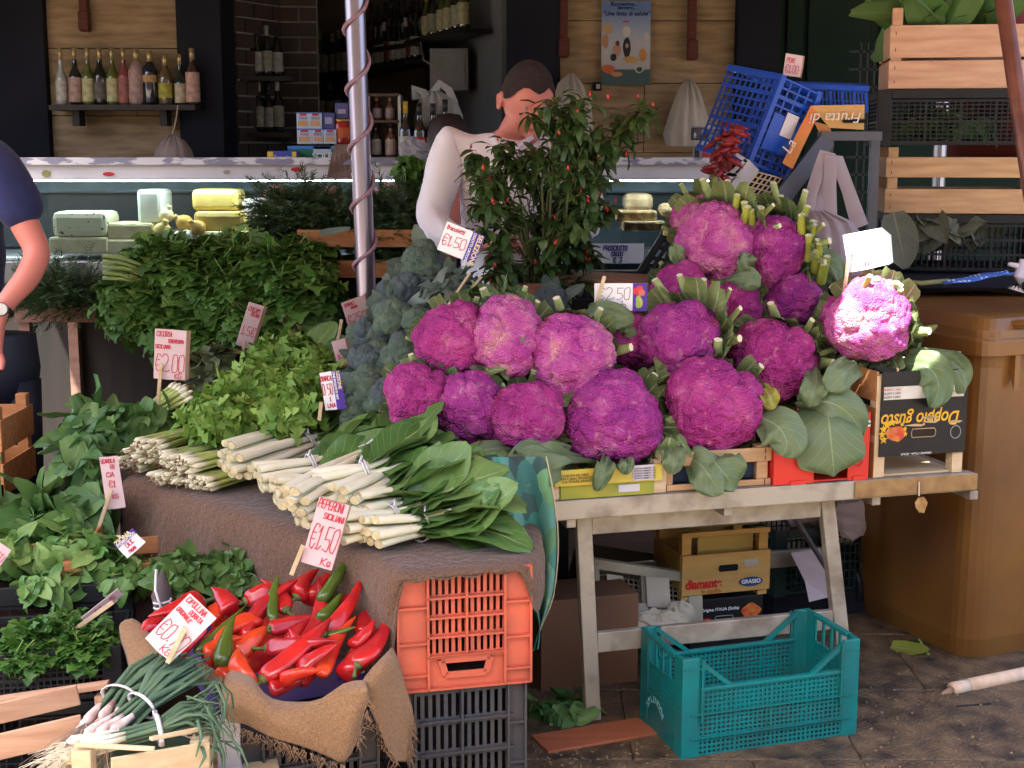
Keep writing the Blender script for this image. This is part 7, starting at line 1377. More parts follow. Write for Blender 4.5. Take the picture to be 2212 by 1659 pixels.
for sx in (-.1, .1): k = MB(); k.tube([(hip.x + sx, hip.y + .04, .06), (hip.x + sx, hip.y - .06, .055), (hip.x + sx, hip.y - .17, .04)], [.05, .05, .035], 10, flat=.9); k.build('shoe', m_blackp, t, world=True, smooth=True)
# platform he stands on
# ---- man in navy polo at the left edge
t = thing('person', 'man in a navy polo shirt with a wristwatch, cut off by the left edge', 'person', (-1.75, 4.75, 0)); YM = 4.75; m_navy = M('navy_jersey', (.012, .016, .065), .9, (.016, .022, .085), scale=30, bump=.2, bscale=300, sheen=.1)
s_ = W(10, 340, YM); V_ = [W(-75, 790, YM + .05), W(-70, 620, YM + .05), W(-80, 440, YM + .05), W(-70, 320, YM + .05), W(0, 350, YM), W(35, 430, YM - .02), W(62, 495, YM - .03)]
baked('polo_shirt', V_, [(0, 1), (1, 2), (2, 3), (3, 4), (4, 5), (5, 6)], [(.15, .13), (.15, .13), (.17, .14), (.15, .12), .085, .082, .080], m_navy, t, lambda p, n_: .004 * math.sin(p.z * 40 + p.x * 25) * (nz(p, 3) + .4) + .003 * nz(p, 8), 3)
bv = [W(-70, 300, YM + .05), W(0, 360, YM), W(60, 500, YM - .03), W(85, 545, YM - .05), W(60, 600, YM - .10), W(20, 645, YM - .15), W(-5, 680, YM - .19), W(-12, 720, YM - .21), W(-10, 690 + 60, YM - .23), W(-70, 255, YM + .02), W(-75, 190, YM - .02), W(-75, 140, YM - .02)]
be = [(0, 1), (1, 2), (2, 3), (3, 4), (4, 5), (5, 6), (6, 7), (7, 8), (0, 9), (9, 10), (10, 11)]; br_ = [.06, .06, .05, .047, .045, .036, .030, .038, .028, .06, .095, .085]
for k_ in range(4): bv += [W(-18 + k_ * 8, 778, YM - .24), W(-22 + k_ * 8, 800, YM - .25)]; j = len(bv); be += [(8, j - 2), (j - 2, j - 1)]; br_ += [.0105, .009]
baked('body', bv, be, br_, m_skin, t, None, 2)
c = W(2, 668, YM - .175); dd = (W(20, 645, YM - .15) - W(-5, 690, YM - .19)).normalized(); _, sa_, ua_ = basis(dd); k = MB(); k.tube([c + (sa_ * math.cos(a) + ua_ * math.sin(a)) * .037 for a in np.linspace(0, 6.28, 22)], .009, 6, flat=1); k.build('watch_strap', m_blackp, t, world=True, smooth=True)
wf = (Vector((0, 0, CAM_H)) - c).normalized(); k = MB(); k.lathe([(.022, 0), (.024, .004), (.022, .009)], 20, frame(c + wf * .036, wf)); k.build('watch_case', M('watch_steel', (.6, .6, .62), .2, metal=.9), t, world=True, smooth=True); k = MB(); k.lathe([(.019, .0), (.019, .002)], 20, frame(c + wf * .045, wf)); k.build('watch_dial', M('watch_dial', (.7, .7, .68), .3), t, world=True)
trousers(-1.8, 4.8, M('dark_blue_trousers', (.012, .016, .03), .85))
for x in (-1.9, -1.7): k = MB(); k.tube([(x, 4.84, .05), (x, 4.74, .05), (x, 4.63, .035)], [.05, .05, .035], 10); k.build('shoe', m_blackp, t, world=True, smooth=True)
# ---- woman head behind the counter
t = thing('person', 'person with dark hair and glasses half hidden behind the vendor shoulder', 'person', (W(965, 330, 6.2).x, 6.2, SF)); hc = W(968, 312, 6.2)
baked('body', [Vector((hc.x, 6.25, SF + .9)), Vector((hc.x, 6.25, 1.25)), hc + Vector((0, .02, -.16)), hc + Vector((0, 0, -.03)), hc + Vector((0, 0, .05))], [(0, 1), (1, 2), (2, 3), (3, 4)], [(.15, .1), (.14, .1), .055, (.075, .09), (.07, .085)], m_skin, t, None, 2)
k = MB(); k.lathe([(0, .115), (.05, .108), (.085, .06), (.093, 0), (.085, -.08), (.07, -.15)], 16, Matrix.Translation(hc + Vector((.0, .03, .02)))); k.build('hair', M('brown_hair', (.014, .008, .007), .6, (.025, .013, .01), scale=40, stretch=(6, 6, .6)), t, world=True, smooth=True)
k = MB(); k.tube([hc + Vector((-.10, -.02, -.03)), hc + Vector((-.07, -.09, -.035)), hc + Vector((0, -.105, -.035))], .004, 5); k.build('glasses', m_blackp, t, world=True)
baked('blouse', [Vector((hc.x, 6.27, SF + .85)), Vector((hc.x, 6.27, 1.2)), Vector((hc.x - .15, 6.27, 1.25)), Vector((hc.x + .15, 6.27, 1.25))], [(0, 1), (1, 2), (1, 3)], [(.17, .12), (.17, .12), .08, .08], M('dark_blouse', (.03, .03, .04), .9), t, None, 2)
k = MB()
# ---- chili plant in a wooden box
random.seed(101); YP = 4.62
t = thing('chili_plant', 'bushy chili plant with small red fruit in a wooden box in front of the vendor', 'plant', W(1150, 640, YP)); lf = MB(); st = MB()
m_chl = ML('chili_leaf', (.026, .062, .014), (.042, .085, .022), (.075, .125, .035), rough=.4); base = W(1165, 625, YP)
tipsr = []
def branch(p, d, ln, r, lev):
    d = d.normalized(); q = p + d * ln * .5 + Vector((rnd(-.02, .02), rnd(-.02, .02), .0)); e = q + (d + Vector((rnd(-.25, .25), rnd(-.25, .25), .1))).normalized() * ln * .5
    st.tube([p, q, e], [r, r * .85, r * .65], 5, cap=False)
    if lev <= 1:
        for _ in range(5 if lev == 0 else 2):
            f = rnd(.2, 1.05); pp_ = p.lerp(e, f); dv = Vector((rnd(-1, 1), rnd(-1, .6), rnd(-.7, .5))); jag(lf, pp_, dv, Vector((0, -.2, 1)), rnd(.035, .08), rnd(.016, .032), 5, rnd(.4, 1.2), 0.0, .3, .75)
        tipsr.append(e)
    if lev > 0:
        for _ in range(3 if lev > 1 else 3): branch(p.lerp(e, rnd(.5, 1)), d + Vector((rnd(-.9, .9), rnd(-.7, .7), rnd(-.25, .5))), ln * rnd(.55, .8), r * .62, lev - 1)
targets = [(1080, 430), (1050, 360), (1190, 260), (1220, 300), (1235, 270), (1280, 310), (1310, 340), (1180, 400), (1240, 400), (1110, 500), (1190, 500), (1250, 480), (1050, 480), (1370, 270), (1290, 370), (1160, 580), (1090, 560), (1210, 560), (1040, 410), (1100, 380), (1150, 450), (1200, 350), (1220, 450), (1130, 410), (1270, 430), (1170, 540), (1120, 590), (1060, 530), (1230, 520), (1260, 330), (1350, 270), (1300, 420), (1290, 490), (1050, 450), (1240, 560), (1190, 590)]
for (u, v) in targets:
    u = 1175 + (u - 1175) * .74; v = 410 + (v - 410) * .88
    e = W(u, v, YP + rnd(-.13, .13)); p = base + Vector((rnd(-.03, .03), rnd(-.03, .03), 0)); m_ = p.lerp(e, .55) + Vector((rnd(-.02, .02), 0, .05)); st.tube([p, m_, p.lerp(e, .8)], [.006, .0045, .003], 6, cap=False); branch(p.lerp(e, .72), e - m_, (e - p).length * .20 + .05, .003, 2); (branch(p.lerp(e, rnd(.4, .62)), e - m_ + Vector((rnd(-.2, .2), rnd(-.2, .1), 0)), .08, .0025, 1) if random.random() < .45 else None)
st.build('stems', M('chili_stem', (.09, .10, .035), .6), t, world=True, smooth=True); lf.build('leaves', m_chl, t, world=True, smooth=True)
m_ch = M('red_chili', (.45, .012, .012), .2, (.3, .01, .01), coat=.3)
chp = None
for e in random.sample(tipsr, min(85, len(tipsr))):
    k = MB(); p = e + Vector((rnd(-.02, .02), rnd(-.05, 0), rnd(-.02, .02))); d = Vector((rnd(-.3, .3), rnd(-.3, .3), random.choice((1, -1, 1)))).normalized(); L_ = rnd(.012, .022)
    if chp is None: k.tube([(0, 0, 0), (0, 0, .25), (.02, 0, .65), (0, 0, 1)], [.12, .24, .20, .02], 8); chp = k.build('chili', m_ch, t, smooth=True); q = chp
    else: q = chp.copy(); COL.objects.link(q); q.parent = t
    q.matrix_basis = XF[t.name].inverted() @ frame(p, d, s=L_)
k = MB(); p = W(1120, 620, YP); 
tb_ = thing('planter_box', 'reddish wooden planter box of the chili plant', 'box', W(1130, 690, YP)); 
for dy in (-.09, .09): k = MB(); a, b_ = W(1062, 620, YP), W(1200, 620, YP); k.bar(a + Vector((0, dy, -.03)), b_ + Vector((0, dy, -.03)), .012, .10); k.build('board', wood_mat('red2', (.26, .11, .06), (.2, .08, .045)), tb_, world=True)
for u in (1066, 1198): k = MB(); a = W(u, 620, YP); k.bar(a + Vector((0, -.085, -.03)), a + Vector((0, .085, -.03)), .012, .10); k.build('end_board', wood_mat('red2', (.26, .11, .06), (.2, .08, .045)), tb_, world=True)
k = MB(); a, b_ = W(1066, 622, YP), W(1196, 622, YP); k.bar(a + Vector((0, 0, -.03)), b_ + Vector((0, 0, -.03)), .16, .06); k.build('soil', M('soil', (.03, .02, .015), .95, bump=.8), tb_, world=True)
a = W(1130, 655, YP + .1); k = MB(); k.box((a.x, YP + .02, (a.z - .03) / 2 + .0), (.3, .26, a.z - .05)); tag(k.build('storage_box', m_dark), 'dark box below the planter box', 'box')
# brown table top behind the cauliflowers right
k = MB(); a, b_ = W(1195, 600, 4.75), W(1450, 612, 4.75); k.bar(a, b_, .3, .03); tag(k.build('wooden_board', wood_mat('red2', (.26, .11, .06), (.2, .08, .045)), bevel=.003), 'reddish wooden board behind the cauliflowers', 'board')
# ================================================================== price cards
m_cardp = M('pink_card', (.60, .45, .46), .85, (.52, .38, .38), scale=9); m_cardw = M('white_card', (.78, .77, .78), .7, (.72, .70, .72), scale=5); m_edge = M('card_core', (.34, .22, .15), .9); m_ink = M('red_marker', (.50, .03, .06), .6); m_ink2 = M('dark_marker', (.10, .04, .06), .6); m_violet = M('violet_print', (.075, .03, .30), .5); m_inkb = M('blue_marker', (.02, .03, .2), .6); m_yl = M('ink_cream', (.75, .66, .32), .5)
def card(label, TL_, TR_, BL_, Y, lines, col=None, ink=None, band=None, stick=None, dy=(0, 0, 0), layers=1, lw=.0022, cat='price card', jit=.3):
    a, b, c = W(*TL_, Y + dy[0]), W(*TR_, Y + dy[1]), W(*BL_, Y + dy[2]); ex = b - a; w = ex.length; ex.normalize(); ey = a - c; ey -= ex * ey.dot(ex); h = ey.length; ey.normalize(); ez = ex.cross(ey)
    m = Matrix((ex, ey, ez)).transposed().to_4x4(); m.translation = a - ey * h; t = thing('price_card', label, cat, mat=m, group='handwritten price cards'); g = random.Random(label)
    for L_ in range(layers):
        k = MB(); o_ = .004 * L_; k.poly([(g.uniform(0, .002) + o_, g.uniform(0, .003)), (w * .5, g.uniform(-.001, .001)), (w + g.uniform(-.003, .001) + o_, g.uniform(0, .003)), (w + g.uniform(-.003, 0) + o_, h * .5), (w + g.uniform(-.003, 0) + o_, h), (w * .5, h + g.uniform(-.001, .001)), (o_, h)], .0016, -.0022 * L_ - .0016); k.build('sheet', [(col or m_cardp) if L_ == 0 else m_edge], t)
    k = MB(); random.seed(label)
    for tx, x, y, hh, *r in lines: scribble(k, tx.replace('i', 'I'), x * w, y * h, hh * h, w=lw, maxw=w * ((1 - band[1] if band and band[0] == 'R' else 1) - x - .03), ang=(r[0] if r else 0), jit=jit, adv=(r[1] if len(r) > 1 else 1))
    if k.v: k.build('handwriting', ink or m_ink, t, kind='stuff')
    if band:
        side, bw, words = band
        k = MB()
        if side == 'R':
            n_ = 14; pts = [(w * (1 - bw), 0)] + [(w + (.003 if i % 2 else -.001), h * i / n_) for i in range(n_ + 1)] + [(w * (1 - bw), h)]
        else: pts = [(0, h * (1 - bw)), (w, h * (1 - bw)), (w, h), (0, h)]
        k.poly(pts, .0008, .0004); q = k.build('violet_band', m_violet, t)
        for tx, sz, off, mm in words:
            mt_ = Matrix.Translation((w * (1 - bw + off * bw), h * .98, .0016)) @ Matrix.Rotation(rad(-90), 4, 'Z') if side == 'R' else Matrix.Translation((w * .04, h * (1 - bw + off * bw), .0016)); printed(tx, sz, mm, q, mt_, bold=.0005)
    if stick:
        p0, p1 = W(*stick[0], Y - .012), W(*stick[1], Y - .004 + (stick[2] if len(stick) > 2 else 0)); inv = m.inverted(); k = MB(); k.bar(inv @ p0, inv @ p1, .011, .005, inv.to_3x3() @ Vector((0, 1, 0))); k.build('stick', m_woodg, t, bevel=.001)
    return t, w, h
iw = M('ink_white', (.7, .7, .7), .5)
card('white card reading Broccoletti 1.50 with violet band in the broccoli', (966, 478), (1047, 510), (946, 540), 4.28, [('Broccoletti', .06, .78, .13, 0, .62), ('€1.50', .06, .25, .36, .05)], m_cardw, m_ink, ('R', .30, [('SELEZIONE', .020, .55, m_yl), ('ODOTTI ORTOFRUTT', .0115, .12, iw)]), lw=.0022)
t, w, h = card('white card reading 2.50 with a vegetable picture among the cauliflowers', (1284, 612), (1398, 612), (1268, 672), 4.14, [('€2.50', .08, .42, .42), ('1', .52, .26, .13), ('UNO.', .38, .05, .2)], m_cardw, m_ink2, ('R', .27, []), ((1306, 596), (1284, 672)), lw=.0016)
for i, (x, y, r_, c) in enumerate([(.80, .72, .011, (.6, .03, .04)), (.86, .80, .010, (.65, .05, .06)), (.90, .66, .010, (.6, .15, .1)), (.84, .40, .008, (.35, .45, .08)), (.87, .30, .008, (.45, .5, .12)), (.83, .25, .007, (.3, .42, .08))]):
    k = MB(); k.poly([(w * x + math.cos(a) * r_, h * y + math.sin(a) * r_ * (1 if i < 3 else 1.8)) for a in np.linspace(0, 6.28, 13)[:-1]], .0006, .0012 + i * .0001); k.build('picture', M('veg%d' % i, c, .5), t)
t, w, h = card('sunlit white card reading 3.00 above the lit cauliflower', (1820, 508), (1906, 492), (1817, 592), 4.18, [('€3.00', .05, .42, .34, 0, .95), ('1', .62, .26, .10), ('UNO', .38, .1, .12)], m_cardw, m_ink, None, ((1836, 535), (1824, 628), .0), lw=.0018)
k = MB(); k.add([(w, h, -.002), (w + .035, h * .72, -.05), (w + .03, .0, -.05), (w, 0, -.002)], [(0, 1, 2, 3)]); k.build('folded_flap', m_cardw, t)
card('tall pink card reading Cicoria Siciliana 2.00 kg', (335, 710), (404, 715), (333, 818), 4.42, [('CiCORiA', .06, .86, .10, 0, .72), ('TENERiSSiMA', .42, .74, .07, 0, .62), ('SiCiLiANA', .03, .62, .075, 0, .75), ('€2.00', .05, .16, .34, 0, .70), ('KG', .66, .03, .10)], layers=4, stick=((348, 785), (340, 885)), lw=.0022)
card('narrow pink card leaning left in front of the celery', (538, 652), (572, 662), (524, 750), 4.8, [('CREAM', .1, .82, .09, 0, .8), ('BEAN', .35, .72, .08, 0, .8), ('1.5€', .12, .28, .2, 0, .8)], layers=4, dy=(0, .02, 0), stick=((527, 735), (523, 785)), lw=.0022)
card('pink card reading Spinaci 2.50 at the foot of the pole', (737, 655), (788, 637), (722, 724), 4.7, [('SPiNACi', .08, .82, .11, 0, .8), ('TENERi', .3, .68, .08, 0, .8), ('€250', .08, .2, .3, 0, .8)], layers=2, dy=(0, .03, 0), lw=.0022, stick=((738, 690), (728, 745)))
card('stack of slanted pink cards beside the romaine leaves', (716, 738), (746, 730), (672, 858), 4.28, [('KG', .2, .6, .12), ('€1', .2, .3, .14)], layers=5, dy=(.05, .07, 0), lw=.002)
card('narrow white card reading Bianca 0.50 with violet band', (690, 806), (734, 800), (691, 890), 4.06, [('BiANCA', .02, .78, .12, 0, .7), ('0,50', .02, .42, .28, 0, .6), ('1', .3, .25, .1), ('UNA', .15, .08, .1)], m_cardw, m_ink, ('R', .42, [('LEZIONE', .013, .55, m_yl), ('ONE PRODOTTI ORT', .0085, .12, iw)]), ((694, 868), (690, 908)))
card('big pink card reading Peperoni Siciliani 1.50 kg above the peppers', (690, 1073), (757, 1093), (624, 1207), 3.32, [('PEPERONi', .04, .86, .125, 0, .55), ('SiCiLiANi', .30, .72, .085, 0, .70), ('€1.50', .10, .26, .36, 0, .66), ('Kg', .62, .05, .11)], layers=2, stick=((655, 1178), (629, 1242)), lw=.0024)
card('white grey card reading Cipollina Dorata stuck in the spring onions', (410, 1282), (468, 1336), (349, 1415), 2.98, [('CiPOLLiNA', .06, .88, .09, 0, .72), ('DORATA', .36, .76, .075, 0, .75), ('ORiGiNALE', .04, .68, .07, -.1, .72), ('€0.70', .06, .2, .30, 0, .72), ('KG', .5, .04, .12)], M('grey_card', (.62, .56, .57), .8), m_ink, None, ((400, 1356), (362, 1432)), lw=.002)
card('wavy narrow pink card on a thin stick above the greens', (214, 988), (256, 984), (222, 1102), 3.98, [('SCAROLA', .06, .88, .07, 0, .75), ('Ri', .5, .76, .08), ('CiA', .25, .62, .08), ('€1', .3, .42, .12), ('KG', .4, .2, .08)], stick=((240, 1058), (207, 1160)), lw=.0022, layers=1)
card('small tilted pink card left of the drooping cicoria', (136, 985), (162, 1000), (107, 1042), 4.2, [('€1 AT', .1, .5, .25, 0, .7)], stick=((150, 1010), (115, 1062)), layers=3, lw=.0022)
card('white card corner with violet band in the turnip greens', (246, 1176), (286, 1141), (270, 1212), 3.62, [('CALiC', .3, .42, .22, 0, .7), ('PAGANi', .25, .12, .16, 0, .7)], m_cardw, m_ink, ('T', .30, [('ZIONA', .017, .48, m_yl), ('RTOFRUTTICO', .009, .08, iw)]), lw=.0018)
card('crooked pink card with a stick above the parsley', (175, 1335), (256, 1270), (160, 1372), 3.45, [('ToT', .3, .3, .4, 0, .8), ('€5', .7, .4, .35)], stick=((245, 1300), (150, 1368)), dy=(0, .05, 0), lw=.002)
card('pink card cut off by the left picture edge reading Agretti', (-30, 1150), (26, 1190), (-60, 1200), 3.66, [('AGRETTi', .1, .3, .4, 0, .8)], lw=.002)
card('pink price card standing on the tilted blue crate', (1698, 115), (1736, 121), (1690, 162), 4.93, [('PERE', .1, .62, .2, 0, .8), ('€1.00', .1, .15, .35, 0, .7)], layers=3, dy=(0, .02, 0), lw=.002)
card('long white label reading Formaggio in the cheese counter', (88, 572), (216, 570), (88, 603), YC + .06, [('FORMAGGiO A AURiCCHiO', .06, .5, .32, 0, .72), ('STAGiONATO', .25, .1, .22)], M('lilac_label', (.6, .6, .72), .6), m_inkb, cat='label', lw=.005)
card('white label reading Prosciutto crudo in the counter on the right', (1216, 526), (1392, 526), (1214, 568), 6.4, [('COTTO', .12, .64, .2, 0, .8), ('PROSCiUTTO', .5, .64, .24, 0, .75), ('CRUDO DEL', .05, .36, .18, 0, .8), ('CRUDO', .6, .36, .2, 0, .8), ('€ 2.79', .2, .03, .26, 0, .9), ('€ 3', .62, .03, .24)], M('blue_label', (.55, .62, .68), .6), m_inkb, cat='label', lw=.0045)
k = MB(); a = W(1300, 590, 6.42); k.box((a.x, 6.5, (a.z + SF) / 2), (.55, .1, a.z - SF + .08)); tag(k.build('counter_stand', m_dark), 'dark stand carrying the prosciutto label', 'stand')
# ================================================================== teal crate on the ground
P0 = Vector((.459, 3.60, 0)); ex = Vector((.519, .17, 0)).normalized(); rzc = math.atan2(ex.y, ex.x); L_, D_, Hh, HL = .545, .285, .296, .205
t = thing('plastic_crate', 'empty teal plastic crate standing on the ground before the table', 'crate', P0, rzc)
def tk(nm, fn, kind=None, bev=0): k = MB(); fn(k); return k.build(nm, m_teal, t, bevel=bev, kind=kind)
po = .052
for sx in (0, 1):
    for sy in (0, 1):
        x = sx * L_; y = sy * D_; dx, dy_ = (1 - 2 * sx), (1 - 2 * sy)
        pts = [(0, 0), (dx * po, 0), (dx * po, dy_ * .007), (dx * .016, dy_ * .016), (dx * .007, dy_ * po), (0, dy_ * po)]
        if dx * dy_ < 0: pts = pts[::-1]
        tk('corner_post', lambda k: k.poly(pts, Hh, 0, Matrix.Translation((x, y, 0))), bev=.004)
        tk('brace', lambda k: k.bar((x + dx * (po - .01), y + dy_ * .008, Hh - .006), (x + dx * .155, y + dy_ * .008, HL - .004), .012, .012, (0, 1, 0)))
        tk('post_rib', lambda k: (k.box((x + dx * (po + .006), y + dy_ * .0, (HL + Hh) / 2 - .05), (.006, .012, Hh - HL + .09)), k.box((x + dx * po * .6, y + dy_ * -.001, Hh - .03), (po, .005, .004))), 'stuff')
for sy in (0, 1):
    y = sy * D_ + (.006 if sy == 0 else -.006)
    tk('mesh_wall', lambda k: lattice(k, (po, y, .004), (L_ - 2 * po, 0, 0), (0, 0, HL - .01), 32, 15, .0058, .0045, (8, 5), 1.35)); tk('rim', lambda k: k.box((L_ / 2, y, HL), (L_ - 2 * po, .018, .010)), bev=.002)
    for z in (.068, .136): tk('level_rib', lambda k: k.box((L_ / 2, y - (.008 if sy == 0 else -.008), z), (L_ - .05, .008, .004)))
for sx in (0, 1):
    x = sx * L_ + (.006 if sx == 0 else -.006)
    tk('mesh_wall', lambda k: lattice(k, (x, po, .004), (0, D_ - 2 * po, 0), (0, 0, HL - .01), 16, 15, .0058, .0045, (4, 5), 1.35)); tk('rim', lambda k: k.box((x, D_ / 2, Hh - .006), (.018, D_ - 2 * po, .012)), bev=.002); tk('window_bars', lambda k: lattice(k, (x, po, HL + .002), (0, D_ - 2 * po, 0), (0, 0, Hh - HL - .012), 4, 1, .010, .006))
tk('base_grid', lambda k: lattice(k, (.01, .01, .008), (L_ - .02, 0, 0), (0, D_ - .02, 0), 22, 11, .010, .006))
tk('plain_panel', lambda k: k.box((.004, D_ * .62, .07), (.005, D_ * .45, .10)))
ml_ = M('pale_teal_print', (.22, .50, .50), .5)
for i, ch in enumerate('SPLENDOR'):
    a = rad(150 - i * 17); printed(ch, .026, ml_, t, Matrix.Translation((-.0005, D_ * .62 - math.cos(a) * .05, .055 + math.sin(a) * .05)) @ Matrix.Rotation(rad(-90), 4, 'Z') @ fm @ Matrix.Rotation(a - rad(90), 4, 'Z'), align='CENTER', bold=.0006)
# ================================================================== under the table
def P2(u, v, b): return OP(u, v, b)
k = MB(); a, c = P2(1150, 1300, .35), P2(1362, 1275, .35); hz_ = P2(1330, 1285, .35).z; a.z = c.z; k.box(((a.x + c.x) / 2, (a.y + c.y) / 2 + .1, hz_ / 2), ((c - a).length, .2, hz_), Matrix.Rotation(TYAW, 3, 'Z')); tag(k.build('cardboard_box', M('brown_carton', (.17, .08, .04), .75, (.13, .06, .03), scale=4), bevel=.003), 'plain brown cardboard box under the left end of the table', 'box')
# grey crate lying on its side with papers
t = thing('plastic_crate', 'dirty cream plastic crate lying on its side under the table', 'crate', P2(1380, 1400, .5)); m_crm = M('cream_plastic', (.42, .38, .28), .55, (.24, .21, .15), scale=5)
o_, e1, e2 = P2(1285, 1345, .52), P2(1500, 1375, .52) - P2(1285, 1345, .52), P2(1280, 1215, .52) - P2(1285, 1345, .52)
k = MB(); lattice(k, o_, e1, e2, 2, 1, .022, .014); k.build('front_frame', m_crm, t, world=True)
k = MB(); lattice(k, o_ + TN * .05, e1, e2, 20, 12, .005, .003); k.build('mesh_wall', m_crm, t, world=True); k = MB(); k.bar(o_ + e2, o_ + e2 + e1, .03, .03); k.build('rim', m_crm, t, world=True); k = MB(); k.bar(o_ + e1, o_ + e1 + e2, .05, .04, TN); k.build('corner_post', m_crm, t, world=True, bevel=.004); k = MB(); k.bar(o_, o_ + e2, .03, .04, TN); k.build('corner_post', m_crm, t, world=True)
k = MB(); k.bar(o_ + TN * .25 + e2 * .5, o_ + e1 + TN * .25 + e2 * .5, .01, e2.length); k.build('back_panel', M('dark_brown_card', (.1, .08, .06), .9), t, world=True)  # dark brown card panel closing the rear of the crate
for i, (u0, v0, u1, v1) in enumerate([(1310, 1240, 1345, 1290), (1395, 1245, 1445, 1310), (1350, 1300, 1400, 1345)]):
    k = MB(); a = P2(u0, v0, .50); b_ = P2(u1, v0 + 4, .505); d_ = P2(u0 + 4, v1, .495); k.add([a, b_, b_ + d_ - a, d_], [(0, 1, 2, 3)]); tag(k.build('paper_sheet', M('cream_paper', (.48, .42, .32), .85), solid=.002), ['cream paper sheet at the left in the crate under the table', 'cream paper sheet in the middle of the crate under the table', 'lower cream paper sheet in the crate under the table'][i], 'paper', 'papers in the cream crate')
def crumple(label, c, R3, m, name='crumpled_paper', seed=0, cat='paper'):
    k = MB(); rows = []
    for i in range(11):
        th = math.pi * i / 10; rows.append([Vector(c) + Vector((math.sin(th) * math.cos(a) * R3[0], math.sin(th) * math.sin(a) * R3[1], math.cos(th) * R3[2])) * (1 + .45 * nz((math.sin(th) * math.cos(a) * 2 + seed, math.sin(th) * math.sin(a) * 2, math.cos(th) * 2), 1.6)) for a in np.linspace(0, 2 * math.pi, 19)])
    k.grid(rows); return tag(k.build(name, m), label, cat)
crumple('crumpled cream paper and scraps heaped under the table', P2(1420, 1350, .42), (.10, .06, .045), M('cream_paper', (.48, .42, .32), .85), seed=3); crumple('second crumpled paper ball near the yellow crate', P2(1470, 1330, .44), (.05, .05, .045), M('cream_paper', (.48, .42, .32), .85), seed=8)
# yellow wooden crate "diamante" standing on a black printed box
xa_, xb_ = TL(P2(1472, 1200, .5))[0], TL(P2(1662, 1200, .5))[0]; w = xb_ - xa_; z0 = P2(1560, 1292, .5).z; z1 = P2(1560, 1200, .5).z; z2 = P2(1560, 1150, .5).z
t = thing('fruit_box', 'yellow wooden fruit crate with a hand hole and red lettering under the table', 'crate', tw((xa_ + xb_) / 2, .62, z0), TYAW); d = .24
panel(t, 'printed_slat', -w / 2, w / 2, -d / 2 - .004, .008, .02, z1 - z0 + .01, m_woody, .001); panel(t, 'top_slat', -w / 2, w / 2, -d / 2 + .002, .008, z2 - z0 - .01, z2 - z0 + .006, m_woody); panel(t, 'rear_slat', -w / 2, w / 2, d / 2, .008, .02, z2 - z0, m_woody); panel(t, 'inner_paper', -w * .28, w * .35, -d / 2 + .03, .004, z1 - z0 - .02, z2 - z0 - .02, M('ochre_paper', (.40, .27, .07), .8))
for sx in (-1, 1):
    panel(t, 'corner_post', sx * (w / 2 - .02) - .016, sx * (w / 2 - .02) + .016, -d / 2 + .02, .03, .0, z2 - z0, m_woody); panel(t, 'corner_post', sx * (w / 2 - .02) - .016, sx * (w / 2 - .02) + .016, d / 2 - .02, .03, .0, z2 - z0, m_woody); k = MB(); k.box((sx * (w / 2 - .004), 0, (z1 - z0) / 2 + .02), (.008, d - .02, z1 - z0 - .02)); k.build('end_slat', m_woody, t)
k = MB(); k.poly([(math.cos(a) * .034, max(-.011, min(.011, math.sin(a) * .03))) for a in np.linspace(0, 6.28, 21)[:-1]], .0015, 0, Matrix.Translation((w * .02, -d / 2 - .009, (z1 - z0) * .72)) @ fm); k.build('hand_hole', M('void', (.01, .01, .01), 1), t)
fd_ = lambda x, z: Matrix.Translation((x, -d / 2 - .0095, z)) @ fm
printed('diamante', .042, M('ink_red2', (.55, .02, .02), .5), t, fd_(-w * .46, (z1 - z0) * .30), bold=.0018, xs=.82); printed('la qualita', .020, M('ink_amber', (.5, .16, .02), .5), t, fd_(-w * .28, (z1 - z0) * .17), bold=.0004)
k = MB(); k.poly([(math.cos(a) * .042, math.sin(a) * .016) for a in np.linspace(0, 6.28, 25)[:-1]], .001, 0, fd_(w * .28, (z1 - z0) * .36)); k.build('oval_badge', M('badge_blue', (.03, .06, .16), .4), t); printed('GRASSO', .018, iw, t, fd_(w * .28, (z1 - z0) * .325) @ Matrix.Translation((0, 0, .002)), align='CENTER', bold=.0006); panel(t, 'paper_sticker', w * .2, w * .36, -d / 2 - .009, .002, (z1 - z0) * .72, (z1 - z0) * .88, M('cream_paper', (.48, .42, .32), .85))
o2 = thing('fruit_box', 'black printed box with red script under the yellow crate', 'box', tw((xa_ + xb_) / 2 + .01, .62, 0), TYAW); hb_ = z0 - .002; w2 = w * .84
k = MB(); k.box((0, 0, hb_ / 2), (w2, .23, hb_)); k.build('body', mk, o2, bevel=.003)
f2 = lambda x, z: Matrix.Translation((x, -.118, z)) @ fm
printed('Origine: ITALIA (Sicilia)', .014, iw, o2, f2(-w2 * .35, hb_ * .80), bold=.0002); printed('Ortaggi', .075, M('ink_red2', (.55, .02, .02), .5), o2, f2(-w2 * .46, hb_ * .42), shear=.35, bold=.002)
k = MB(); k.poly([(math.cos(a) * .032 * (1 + .2 * math.sin(a * 5)), math.sin(a) * .034) for a in np.linspace(0, 6.28, 25)[:-1]], .001, 0, f2(w2 * .33, hb_ * .72)); k.build('printed_picture', M('chili_picture', (.45, .03, .02), .4), o2); k = MB(); k.tube([(math.cos(a) * .032 - .01, -.119, max(-.01, min(.01, math.sin(a) * .03)) + hb_ * .66) for a in np.linspace(0, 6.28, 24)], .001, 4); k.build('hand_hole_outline', M('ink_grey', (.4, .4, .4), .5), o2)
